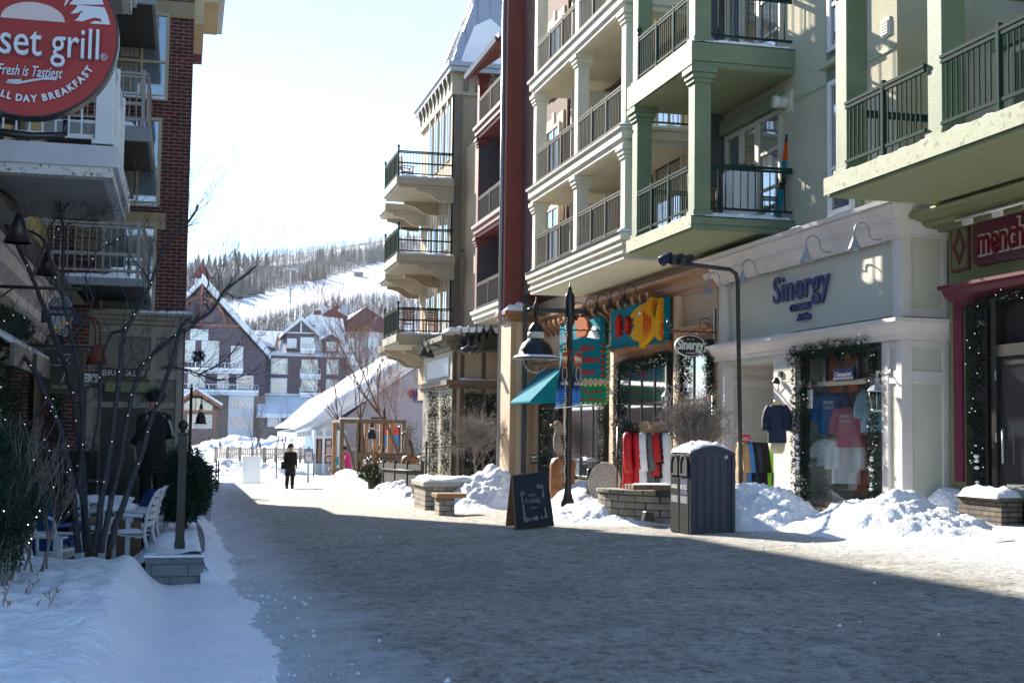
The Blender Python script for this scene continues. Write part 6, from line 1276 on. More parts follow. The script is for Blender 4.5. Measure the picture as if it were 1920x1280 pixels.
sb.add(vs, [(j*(n+1)+i, j*(n+1)+i+1, (j+1)*(n+1)+i+1, (j+1)*(n+1)+i) for j in range(n) for i in range(n)], True); sb.build('snow', MATS['snow'], t)

# ================================================================ SANDWICH BOARD
p0 = on(6.05, 22.8); t = T('sandwich_board', 'leaning black chalk sandwich board with a wooden back leg on the sunlit snow', 'sign board', p0)
mb = MB(); zt2 = ZY(990, 884, 23.1)-p0.z; A = [(-.36, 0, 0), (.34, 0.0, .06), (.28, .32, zt2+.02), (-.36, .32, zt2-.08)]
def slab(q, th, off=(0, 0, 0)): q = [p0+Vector(v)+Vector(off) for v in q]; nrm = (q[1]-q[0]).cross(q[3]-q[0]).normalized()*th; return MB().add(q+[v-nrm for v in q], [(0, 1, 2, 3), (7, 6, 5, 4), (1, 0, 4, 5), (2, 1, 5, 6), (3, 2, 6, 7), (0, 3, 7, 4)])
fr_ = slab(A, .03).build('board', mat('chalkboard', (.012, .014, .022), .6, .2, 4), t)
slab([(-.36, .75, 0), (.30, .75, .02), (.27, .36, zt2), (-.37, .36, zt2-.07)], .025).build('back_leg', MATS['wood_cedar'], t)
slab([(-.38, -.012, -.01), (-.35, -.012, -.01), (-.35, .31, zt2-.08), (-.38, .31, zt2-.08)], .04).build('frame_edge', MATS['wood_old'], t)
ch = mat('chalk', (.30, .30, .30), .9, .5, 60); M0 = Matrix.Translation(p0+Vector((-.02, .13, zt2*.42))) @ Matrix.Rotation(rad(-19), 4, 'X') @ Matrix.Rotation(rad(-4), 4, 'Y')
cm = MB(); rng = random.Random(2)
for (ax, az, bx, bz) in ((-.2, .2, -.2, -.28), (-.2, -.28, .18, -.24), (.2, -.24, .2, -.1), (-.2, .2, -.14, .22), (.1, .32, .2, .3), (.2, .3, .2, .12)):
    for _ in range(26): u = rng.random(); x, z = ax+(bx-ax)*u, az+(bz-az)*u; l = rng.uniform(.015, .04); cm.box((x-.003+rng.uniform(-.02, .02), -.046, z-l), (x+.003+rng.uniform(-.02, .02), -.042, z+l))
cm.join(fit(text('FLANNEL', .12, .004), .28).xf(Matrix.Translation((0, -.045, .02)))); cm.join(fit(text('NEXT', .07, .004), .14).xf(Matrix.Translation((0, -.045, .14)))); cm.join(fit(text('DOOR', .05, .004), .12).xf(Matrix.Translation((0, -.045, -.08)))); cm.xf(M0).build('chalk_drawing', ch, t)

# ================================================================ CARVED EAGLES ON STUMPS
def eagle(label, p, s=1.0, rz=0, group='carved eagles on stumps'):
    t = T('eagle_carving', label, 'carving', p, group); R = Matrix.Translation(p) @ Matrix.Rotation(rz, 4, 'Z') @ Matrix.Scale(s, 4)
    mat('carved_wood', (.26, .105, .035), .35, .4, 9, .6, 26, coat=.4); mat('feather', (.09, .055, .035), .6, .4, 18, .8, 30); mat('feather_pale', (.24, .20, .16), .7, .4, 20, .8, 40)
    vs = MB(); pr = [(.26, -.1), (.27, .1), (.25, .4), (.26, .7), (.27, .85), (.22, .98), (.10, 1.03), (.01, 1.04)]; vs.lathe(pr, (0, 0, 0), 18, sy=.8); vs.v = [v+Vector((.04*nz(v.x*5, v.y*5, v.z*3), .04*nz(v.z*4, v.x*5, 2), 0)) for v in vs.v]; vs.xf(R).build('stump', MATS['carved_wood'], t)
    b = MB().lathe([(.03, -.02), (.09, .03), (.14, .15), (.155, .28), (.13, .42), (.085, .52), (.075, .57), (.09, .62), (.085, .68), (.05, .73), (.01, .745)], (0, 0, 0), 14, sy=.85)
    b.v = [Vector((v.x-.10*(v.z/.7)+.04, v.y, v.z)) for v in b.v]; bd = b.xf(R @ Matrix.Translation((-.05, 0, 1.0))).build('body', MATS['feather_pale'], t)
    w = MB().lathe([(.01, -.28), (.05, -.15), (.09, .1), (.10, .3), (.07, .42), (.02, .47)], (0, 0, 0), 12, sx=.9, sy=1.5); w.xf(R @ Matrix.Translation((.05, 0, 1.06)) @ Matrix.Rotation(rad(-18), 4, 'Y')).build('wings', MATS['feather'], t)
    MB().tube([(-.20, 0, 1.65), (-.25, 0, 1.65), (-.275, 0, 1.62), (-.27, 0, 1.59)], [.035, .028, .015, .004], 8).xf(R).build('beak', MATS['carved_wood'], t)
    MB().prism([(.06, .85), (.3, .62), (.26, .58), (.02, .78)], 'y', -.08, .08).xf(R).build('tail', MATS['feather'], t); return t
p = on(XY(1056, 28.5), 28.5); eagle('carved eagle on a varnished stump behind the big street lamp', p, 1.12, .1)
p = on(XY(770, 44), 44); eagle('smaller dark eagle carving on a stump beyond the black board fence', p, 1.15, .2)
# carved round stone plaque
p = Y_(1130, 903, 26.6); o = T('stone_disc', 'round pale stone plaque with carved rays leaning beside the gift shop door', 'plaque', (p.x, p.y, gz(p.x, p.y))); mat('disc_stone', (.50, .47, .38), .85, .1, 6, .4, 40)
M1 = Matrix.Translation(p) @ Matrix.Rotation(rad(-58), 4, 'Z') @ Matrix.Rotation(rad(-8), 4, 'X'); R1 = .42
MB().prism([(R1*math.cos(a), R1*math.sin(a)) for a in [2*math.pi*i/36 for i in range(36)]], 'y', 0, .09).xf(M1).build('disc', MATS['disc_stone'], o, bevel=.02)
mb = MB()
for r in (.36, .15, .06): mb.tube([(r*math.cos(a), -.003, r*math.sin(a)) for a in [2*math.pi*i/32 for i in range(33)]], .010, 5)
for k in range(20): a = 2*math.pi*k/20; mb.tube([(.20*math.cos(a), -.002, .20*math.sin(a)), (.33*math.cos(a), -.002, .33*math.sin(a))], [.006, .016], 4)
mb.xf(M1).build('carving', MATS['concrete'], o)
# bollard light
p = on(XY(1109, 27.0), 27.0); o = T('bollard_light', 'dark round bollard light with a flat cap beside the stone plaque', 'bollard', p, 'bollard lights'); hb = ZY(1109, 858, 27)-p.z
MB().lathe([(.09, -.1), (.09, hb*.78), (.07, hb*.8)], p, 14).build('post', MATS['dark_frame'], o); MB().lathe([(.055, hb*.8), (.055, hb*.93)], p, 12).build('lens', MATS['clear_glass'], o); MB().lathe([(.02, hb*.93), (.17, hb*.94), (.16, hb*.97), (.06, hb), (.01, hb+.01)], p, 16).build('cap', MATS['metal_grey'], o)
dup(o, on(XY(792, 45), 45), 0, 'second bollard light, beyond the black board fence')
# small wait sign
p = Y_(1002, 860, 33.5); o = T('wait_sign', 'small black sign on a stake reading WAIT', 'sign', p); MB().box((p.x-.12, p.y, p.z-.14), (p.x+.12, p.y+.02, p.z+.12)).build('board', MATS['dark_frame'], o); FY(fit(text('WAIT', .08, .004), .17), p.x, p.y-.005, p.z+.02).build('lettering', MATS['sign_white'], o); MB().tube([(p.x, p.y+.03, gz(p.x, p.y)), (p.x, p.y+.03, p.z)], .012, 5).build('stake', MATS['iron'], o)
FY(fit(text('to be seated', .03, .004), .16), p.x, p.y-.005, p.z-.05).build('lettering', MATS['sign_white'], o)

# ================================================================ STONE PLANTERS AND BENCH
def curvewall(name, label, cat, c, r, a0, a1, h, th, m, cap=True, capm='concrete'):
    o = T(name, label, cat, (c[0], c[1], gz(*c))); n = 16; mb = MB(); cm = MB(); g = gz(*c)
    def ring(mb, r0, r1, z0, z1):
        for i in range(n):
            A0, A1 = rad(a0+(a1-a0)*i/n), rad(a0+(a1-a0)*(i+1)/n); q = [(c[0]+rr*math.cos(A), c[1]+rr*math.sin(A)) for rr, A in ((r0, A0), (r1, A0), (r1, A1), (r0, A1))]; mb.prism(q, 'z', z0, z1)
    ring(mb, r-th, r, g-.2, g+h); mb.build('wall', MATS[m], o, bevel=.006)
    if cap: ring(cm, r-th-.04, r+.04, g+h, g+h+.07); cm.build('cap', MATS[capm], o, bevel=.01)
    return o
p = on(8.75, 21.9); o = curvewall('stone_planter', 'curved grey stone planter wall with a plank seat behind the bins', 'planter', (8.9, 23.2), 1.55, 175, 290, .50, .3, 'stone', capm='stone')
zb_ = gz(8, 21.9)+.62; bt = T('bench', 'weathered plank bench top resting on the stone planter left of the bins', 'bench', (8.0, 21.85, zb_)); mb = MB(); xa, xb = XY(1180, 21.9), XY(1262, 21.9)
for k in range(3): mb.box((xa, 21.65+k*.17, zb_), (xb+.1, 21.80+k*.17, zb_+.09))
mb.build('seat', MATS['wood_old'], bt, bevel=.01); MB().box((xa+.5, 21.75, zb_-.1), (xb-.1, 22.0, zb_)).build('support', MATS['iron'], bt); sb = MB(); strip_snow(sb, xa+.05, xb, 21.7, 22.1, zb_+.09, .02, 3); sb.build('snow', MATS['snow'], bt)
p = Y_(1213, 969, 21.62); wl_ = T('planter_light', 'small square black light set in the curved stone wall', 'light', p); MB().prism([(p.x-.10, p.z-.06), (p.x+.10, p.z-.06), (p.x+.08, p.z+.08), (p.x-.06, p.z+.10)], 'y', 21.50, 21.66).build('housing', MATS['iron'], wl_, bevel=.01)
bare('twiggy_shrub', 'dense leafless twig shrub standing in the planter behind the bins', 'shrub', (9.05, 23.0, gz(8.9, 23.2)+.75), (.12, 0, 1), 1.35, .02, 7, 'bark_light', None, 5, .95, 4, stems=6, lf=.72, up=.1)
bare('twiggy_shrub', 'round leafless shrub by the railing of the grey shop front', 'shrub', (XY(905, 42), 42, gz(9, 42)), (0, 0, 1), 2.3, .03, 9, 'bark_light', None, 5, .9, 4, stems=4, lf=.7, up=.1)
# planter beside the big snow heap
q = G_(838, 958); x0, x1, y0 = XY(800, 31), XY(905, 31), 31.0
o = T('stone_planter', 'square sandstone planter with a snow-covered top next to the black board fence', 'planter', (x0, y0, gz(5, 31))); g = gz(6, 31); ztp = ZY(840, 903, 31)
MB().box((x0, y0, g-.2), (x1, y0+1.6, ztp-.12)).build('wall', MATS['stone'], o, bevel=.02); MB().box((x0-.06, y0-.06, ztp-.12), (x1, y0+1.7, ztp)).build('cap', MATS['concrete'], o, bevel=.02); sb = MB(); strip_snow(sb, x0-.04, x1, y0-.02, y0+1.6, ztp, .14, 2); sb.build('snow', MATS['snow'], o)
Yb = 28.4; x0, x1 = XY(822, Yb), XY(868, Yb); o = T('bench', 'stone bench end with a short red-brown plank seat half buried in snow', 'bench', (x0, Yb, gz(5, Yb))); zt3 = ZY(840, 925, Yb)
MB().box((x0+.05, Yb, gz(5, Yb)-.2), (x1-.15, Yb+.55, zt3-.1)).build('pier', MATS['stone'], o, bevel=.015); mb = MB(); [mb.box((x0-.02, Yb-.05+k*.16, zt3-.09), (x1+.1, Yb+.09+k*.16, zt3)) for k in range(4)]; mb.build('seat', MATS['wood_cedar'], o, bevel=.006)
# black board fence
o = T('board_fence', 'low black board fence stepping down beside the snow ridge', 'fence', G_(725, 915)); A, B = on(XY(722, 40), 40), on(XY(793, 33.5), 33.5); n = 22
for i in range(n):
    a, b_ = A.lerp(B, i/n), A.lerp(B, (i+.93)/n); d = Vector((.02, .03, 0)); zt4 = 1.02
    mb = MB().add([a-d-Vector((0, 0, .1)), b_-d-Vector((0, 0, .1)), b_+d-Vector((0, 0, .1)), a+d-Vector((0, 0, .1)), a-d+Vector((0, 0, zt4)), b_-d+Vector((0, 0, zt4)), b_+d+Vector((0, 0, zt4)), a+d+Vector((0, 0, zt4))], [(0, 3, 2, 1), (4, 5, 6, 7), (0, 1, 5, 4), (1, 2, 6, 5), (2, 3, 7, 6), (3, 0, 4, 7)]); mb.build('board', mat('fence_black', (.022, .022, .024), .6, .2, 5), o)
for i in range(4): p = A.lerp(B, i/3); MB().box((p.x-.05, p.y-.05, p.z-.2), (p.x+.05, p.y+.05, p.z+1.12)).build('post', MATS['fence_black'], o)
MB().tube([A+Vector((-.05, -.06, .85)), B+Vector((-.05, -.06, .85))], .03, 4).build('rail', MATS['fence_black'], o)
# winter flower pot
p = G_(702, 922); o = T('flower_pot', 'black urn of evergreen boughs and burgundy blooms with a white pot ornament', 'planter', p); s = 1.0
MB().lathe([(.18, 0), (.2, .03), (.24, .3), (.30, .45), (.32, .5), (.27, .5)], p, 14, cap=False).build('urn', MATS['iron'], o)
rng = random.Random(4); mb = MB(); needles(mb, p+Vector((0, 0, .62)), 900, .52, .2, rng, (1.1, 1.1, .55)); mb.build('boughs', MATS['needle_olive'], o)
mb = MB()
for _ in range(16): c = p+Vector((rng.uniform(-.4, .4), rng.uniform(-.4, .1), rng.uniform(.7, 1.15))); needles(mb, c, 30, .09, .08, rng)
mb.build('blooms', MATS['burgundy'], o); MB().lathe([(.09, .75), (.11, .95), (.13, 1.02), (.05, 1.08)], p+Vector((.18, -.3, -.1)), 10).build('ornament', MATS['far_white'], o)
mb = MB(); [mb.tube([p+Vector((rng.uniform(-.05, .05), 0, .8)), p+Vector((rng.uniform(-.2, .25), rng.uniform(-.1, .1), rng.uniform(1.3, 1.65)))], [.012, .02], 4) for _ in range(12)]; mb.build('dried_stems', MATS['wood_cedar'], o)
# ================================================================ LEFT FOREGROUND
# grey block retaining wall of the planter
o = T('retaining_wall', 'low grey concrete block wall end capped with snow at the left of the street', 'wall', (.1, 16.4, -.3))
MB().box((-.40, 16.42, -.55), (.27, 16.75, .07)).build('end_face', MATS['stone_grey'], o, bevel=.01)
mb = MB()
for i in range(24):
    y0, y1 = 16.75+i*.6, 16.75+(i+.99)*.6; xo = .27+.07*math.sin(i*.25); z = gz(.3, y0)+.345; mb.box((xo-.2, y0, -1), (xo, y1, z))
mb.build('side_face', MATS['stone_grey'], o, bevel=.01)
MB().box((-.42, 16.38, .07), (.29, 16.72, .10)).build('snow', MATS['snow'], o, bevel=.03)
# black square post with finial
x, y = -.01, 17.1; g = .12; zt = ZY(338, 815, y); o = T('iron_post', 'dark bronze square post with a ball finial standing in the snowy planter', 'post', (x, y, g))
MB().box((x-.055, y-.055, g-.2), (x+.055, y+.055, zt)).build('shaft', MATS['bronze_frame'], o, bevel=.008); MB().box((x-.065, y-.065, g), (x+.065, y+.065, g+.08)).build('base', MATS['bronze_frame'], o)
MB().box((x-.07, y-.07, zt), (x+.07, y+.07, zt+.03)).build('cap', MATS['bronze_frame'], o, bevel=.005); MB().box((x-.059, y-.059, zt-.22), (x+.059, y+.059, zt-.19)).build('collar', MATS['bronze_frame'], o); MB().lathe([(.035, .03), (.02, .05), (.05, .08), (.065, .12), (.05, .16), (.02, .19)], (x, y, zt), 12).build('finial', MATS['bronze_frame'], o)
# A-frame notice
y = 30.0; x0, x1 = XY(352, y), XY(401, y); g = gz(.5, y); zt = ZY(390, 876, y); o = T('sandwich_board', 'grey-framed navy sandwich board with white season lettering behind the planter', 'sign board', (x0, y, g))
MB().box((x0, y, g), (x1, y+.05, zt)).build('frame', MATS['metal_grey'], o, bevel=.01); MB().box((x0+.08, y-.008, g+.2), (x1-.10, y+.001, zt-.1)).build('panel', MATS['navy'], o)
for s_, pa, pb, py in (('SEASON', 362, 386, 917), ('DANCE', 362, 386, 928), ("ISABELLA", 360, 386, 901)): FY(fit(text(s_, .11 if s_ != 'ISABELLA' else .07, .004), XY(pb, y)-XY(pa, y)), (XY(pa, y)+XY(pb, y))/2, y-.012, ZY(380, py, y)).build('lettering', MATS['sign_white'], o)
MB().add([(x0, y+.05, zt), (x1, y+.05, zt), (x1, y+.5, g), (x0, y+.5, g), (x0, y+.09, zt), (x1, y+.09, zt), (x1, y+.54, g), (x0, y+.54, g)], [(0, 1, 2, 3), (7, 6, 5, 4), (0, 4, 5, 1), (1, 5, 6, 2), (3, 2, 6, 7), (0, 3, 7, 4)]).build('back_leg', MATS['metal_grey'], o)
# evergreens
def ever(label, c, r, sq, n, seed, lights=0, m='needle', L=.1, trunk=True, grp=None):
    o = T('evergreen_shrub', label, 'shrub', c, grp); rng = random.Random(seed); mb = MB(); c = Vector(c)
    for i in range(n):
        v = Vector((rng.gauss(0, 1), rng.gauss(0, 1), rng.gauss(0, 1))).normalized(); k = .55+.45*rng.random(); k *= 1+.25*nz(v.x*2, v.y*2, v.z*2+seed); p = c+Vector((v.x*sq[0], v.y*sq[1], (v.z+1)*sq[2]))*r*k if 0 else c+Vector((v.x*sq[0]*k, v.y*sq[1]*k, sq[2]+v.z*sq[2]*k))*r; needles(mb, p, 22, .10, L, rng)
    mb.build('foliage', MATS[m], o); lb = MB()
    for i in range(lights): v = Vector((rng.gauss(0, 1)+.3, -abs(rng.gauss(0, 1)), rng.gauss(0, 1))).normalized(); lb.ball(c+Vector((v.x*sq[0], v.y*sq[1], sq[2]+v.z*sq[2]))*r, .006, 4)
    if lights: lb.build('string_lights', MATS['bulb'], o)
    MB().tube([c-Vector((0, 0, .1)), c+Vector((0, 0, sq[2]*r))], [.05, .03], 6).build('trunk', MATS['bark'], o); return o
c = Y_(12, 1062, 13.6); ever('dense dark evergreen bush cut by the left picture edge', (c.x-.12, 13.6, c.z), .5, (.85, .8, 1.35), 800, 1, 9, L=.07)
c = Y_(350, 935, 21.5); ever('long-needled pine bush just behind the bronze square post', (XY(351, 21.5), 21.5, .15), .44, (.86, .8, 1.25), 640, 2, 0, L=.13)
# multi-stemmed leafless tree wrapped with fairy lights, stems traced in its own plane and given depth
TR = T('bare_tree', 'multi-stemmed leafless tree wrapped with tiny lights in the snowy planter', 'tree', (-.95, 15.5, .2))
rng = random.Random(77)
stems = [([(148, 1036), (140, 960), (132, 880), (112, 800), (88, 745), (70, 700), (38, 660), (0, 638), (-30, 628)], 17, 8),
 ([(163, 1034), (158, 950), (152, 850), (140, 760), (126, 690), (105, 640), (85, 580), (60, 520), (30, 455), (0, 395), (-25, 350)], 19, 7),
 ([(172, 1036), (160, 960), (148, 900), (155, 800), (150, 700), (118, 560), (120, 450), (112, 380), (60, 340), (20, 320)], 14, 4),
 ([(178, 1036), (188, 950), (200, 880), (212, 800), (222, 720), (228, 650), (236, 615), (262, 575), (284, 530), (300, 480), (326, 440), (352, 418), (372, 385)], 17, 5),
 ([(206, 1026), (222, 970), (245, 905), (266, 850), (282, 790), (303, 740), (318, 690), (330, 648), (338, 615)], 17, 8),
 ([(190, 1036), (205, 960), (222, 880), (236, 800), (246, 740), (262, 690), (290, 660), (330, 628), (360, 612), (395, 585), (420, 545), (455, 520), (478, 500)], 15, 5),
 ([(303, 690), (330, 688), (356, 694), (372, 702), (400, 690), (425, 672), (450, 640)], 8, 3), ([(372, 702), (400, 712), (440, 710), (468, 700)], 5, 2),
 ([(165, 900), (190, 900), (215, 870), (225, 830)], 8, 5), ([(118, 560), (95, 500), (90, 430), (130, 380), (160, 350), (165, 300)], 7, 2),
 ([(236, 615), (205, 630), (190, 680), (186, 760), (170, 860)], 8, 6), ([(128, 640), (160, 600), (175, 560), (160, 520), (180, 470), (240, 440)], 6, 2),
 ([(60, 520), (80, 470), (110, 430), (150, 410), (210, 395)], 6, 2), ([(284, 530), (262, 500), (238, 470), (200, 455)], 5, 2), ([(395, 585), (380, 555), (392, 530), (384, 500)], 5, 2), ([(420, 545), (440, 560), (470, 556)], 4, 2),
 ([(90, 745), (60, 790), (20, 800), (-10, 790)], 7, 3), ([(338, 615), (350, 600), (362, 604), (372, 596)], 9, 4)]
lbm = MB()
for si, (pl, w0, w1) in enumerate(stems):
    Y0 = 15.5+rng.uniform(-.25, .25) if si < 6 else 15.5; dz = rng.uniform(-.5, .5)
    pts = []; n = len(pl)
    for i in range(n):
        t = i/(n-1); pts.append(Y_(pl[i][0], pl[i][1], Y0+dz*t*1.2 if si < 6 else Y0+.05*i))
    pp = [pts[0]]
    for a, b_ in zip(pts, pts[1:]):
        for k in range(1, 4): q = a.lerp(b_, k/3); q += Vector((rng.uniform(-1, 1), rng.uniform(-1, 1), rng.uniform(-1, 1)))*.011*(k < 3); pp.append(q)
    m_ = len(pp); rs = [(w0+(w1-w0)*(i/(m_-1))**.8)/2/160*(1+.08*nz(i*.7, si)) for i in range(m_)]
    rs = [r_*.74 for r_ in rs]; mb = MB().tube(pp, rs, 8); br = MB()
    for i in range(4 if si < 6 else 2, m_):
        for _r in range(2 if (i > 9 or si > 5) else (1 if rng.random() < .3 else 0)):
          if rng.random() < .62:
            d = (pp[i]-pp[i-1]).normalized()+Vector((rng.uniform(-1, 1), rng.uniform(-.8, .8), rng.uniform(-.3, 1)))*.9; branch(mb, pp[i], d, rng.uniform(.18, .5), min(rs[i]*.5, .006), 3, rng, .7, 4, 2, .12, 4, .0018)
        if rng.random() < .2: lbm.ball(pp[i]+Vector((rng.uniform(-.4, .4)*rs[i], -rs[i], 0)), .0032, 4)
    mb.build('limb', MATS['bark_slate'] if 'bark_slate' in MATS else mat('bark_slate', (.045, .045, .054), .8, .3, 14, .7, 50), TR)
lbm.build('string_lights', MATS['bulb'], TR)
# a twig bundle hanging from the right branch
c = Y_(372, 668, 15.7); needles(lm := MB(), c, 160, .07, .07, random.Random(8)); lm.build('dead_leaves', MATS['dark_frame'], TR)
# low twiggy shrubs at the left edge
for i, (c, h, st) in enumerate((((-1.75, 13.6, .2), 1.5, 12), ((-1.5, 14.6, .2), 1.3, 8))):
    bare('twiggy_shrub', ['fan of thin brown twigs at the left picture edge', 'smaller fan of twigs between the edge bush and the multi-stemmed tree'][i], 'shrub', c, (.15, 0, 1), h, .012, 30+i, 'bark_light', 'twig shrubs at the left edge', 3, .6, 3, stems=st, lf=.7, up=.3)
# small dead plant tufts poking out of the snow
for i, (px, py) in enumerate(((55, 1100), (88, 1122), (5, 1130))):
    d = ray(px, py); p = CAM+d*((.22-1.6)/d.z); bare('dead_weed', 'tiny dry weed poking from the foreground snow, '+['with curled brown leaves', 'lying flat', 'at the picture edge'][i], 'weed', (p.x, p.y, bank(p.x, p.y)-.02), (.3, 0, 1), .22, .004, i, 'wood_cedar', 'dry weeds in the snow', 2, .8, 3, stems=3)

# ---------------------------------------------------------------- patio furniture
gp = lambda x, y: gz(x, y)+.12
def patio_chair(label, loc, rz, group='white slatted patio chairs', m='plastic_white'):
    t = T('patio_chair', label, 'chair', loc, group, rz)
    for sx_ in (-1, 1):
        x = sx_*.27; MB().tube([(x, -.28, 0), (x, -.25, .38), (x, -.20, .60), (x, -.05, .66), (x, .22, .64)], .022, 6).build('arm_and_leg', MATS[m], t, local=True)
        MB().tube([(x, .34, 0), (x, .24, .40), (x*.96, .27, .7), (x*.86, .33, .86), (x*.55, .37, .95), (0, .385, .98)], [.024, .024, .022, .02, .02, .02], 6).build('rear_leg', MATS[m], t, local=True)
    mb = MB(); [mb.box((-.25, -.26+k*.095, .40-.012*k), (.25, -.18+k*.095, .42-.012*k)) for k in range(5)]; mb.build('seat', MATS[m], t, local=True, bevel=.004)
    mb = MB(); [mb.box((-.235+.015*k, .255+.018*k, .50+.095*k), (.235-.015*k, .28+.018*k, .565+.095*k)) for k in range(5)]; mb.build('backrest', MATS[m], t, local=True, bevel=.004)
    sn = MB(); strip_snow(sn, -.22, .22, -.22, .18, .42, .05, rz); sn.build('snow', MATS['snow'], t, local=True); return t
c1 = patio_chair('white slatted patio chair nearest the planter post, turned to the left', (XY(250, 18.6), 18.6, gp(-.6, 18.6)), rad(-100))
for i, (px, Y, rz) in enumerate(((262, 20.0, -96), (276, 21.4, -104), (290, 22.8, -92), (190, 19.4, 85), (205, 21.0, 92), (60, 17.8, 70))):
    dup(c1, (XY(px, Y), Y, gp(-.6, Y)), rad(rz), ['second white patio chair in the row along the planter', 'third white patio chair in the row along the planter', 'farthest white patio chair, before the pine bush', 'white patio chair on the left side of the near table', 'white patio chair on the left side of the far table', 'white patio chair apart from the others beside the blue chair'][i])
def patio_table(label, loc, w_=.8, l=1.5, m='plastic_white'):
    t = T('patio_table', label, 'table', loc, 'white patio tables'); mb = MB(); [mb.box((-w_/2+k*w_/7, -l/2, .70), (-w_/2+(k+.88)*w_/7, l/2, .73)) for k in range(7)]; mb.build('top', MATS[m], t, local=True)
    for sx_ in (-1, 1):
        for sy_ in (-1, 1): MB().box((sx_*(w_/2-.08)-.03, sy_*(l/2-.1)-.03, 0), (sx_*(w_/2-.08)+.03, sy_*(l/2-.1)+.03, .70)).build('leg', MATS[m], t, local=True)
    sn = MB(); strip_snow(sn, -w_/2, w_/2, -l/2, l/2, .73, .05, loc[1]); sn.build('snow', MATS['snow'], t, local=True); return t
patio_table('white slatted patio table between the near chairs', (XY(225, 19.2), 19.2, gp(-.8, 19.2)), .5, 1.3); patio_table('white slatted patio table farther back near the hedge', (XY(205, 22), 22.0, gp(-1, 22)))
def adiron(label, loc, rz, m, group='adirondack chairs on the patio'):
    t = T('adirondack_chair', label, 'chair', loc, group, rz)
    for s_ in (-1, 1):
        x = s_*.30; MB().box((x-.02, -.38, 0), (x+.02, -.28, .52)).build('front_leg', MATS[m], t, local=True); MB().prism([(-.36, .30), (.48, .0), (.52, .06), (-.36, .38)], 'x', x-.045, x-.02).build('side_rail', MATS[m], t, local=True); MB().box((x-.07, -.42, .52), (x+.07, .35, .545)).build('armrest', MATS[m], t, local=True)
    mb = MB(); [mb.box((-.28, -.36+k*.11, .36-k*.03), (.28, -.27+k*.11, .38-k*.03)) for k in range(6)]; mb.build('seat', MATS[m], t, local=True)
    mb = MB()
    for k in range(5): x = -.26+k*.11; h = .95+.07*math.sin(math.pi*(k+.5)/5); mb.prism([(.22, .2), (.25, .2), (.50, h), (.47, h)], 'x', x, x+.095)
    mb.build('backrest', MATS[m], t, local=True); return t
adiron('bright blue adirondack chair behind the tree stems', (XY(95, 18.6), 18.6, gp(-1.6, 18.6)), rad(160), 'plastic_blue'); adiron('white adirondack chair half buried near the edge bush', (XY(88, 16.9), 16.9, gp(-1.3, 16.6)-.05), rad(70), 'plastic_white')
adiron('blue adirondack chair under the white patio chairs', (XY(235, 20.3), 20.3, gp(-1, 20)-.1), rad(-60), 'plastic_blue')

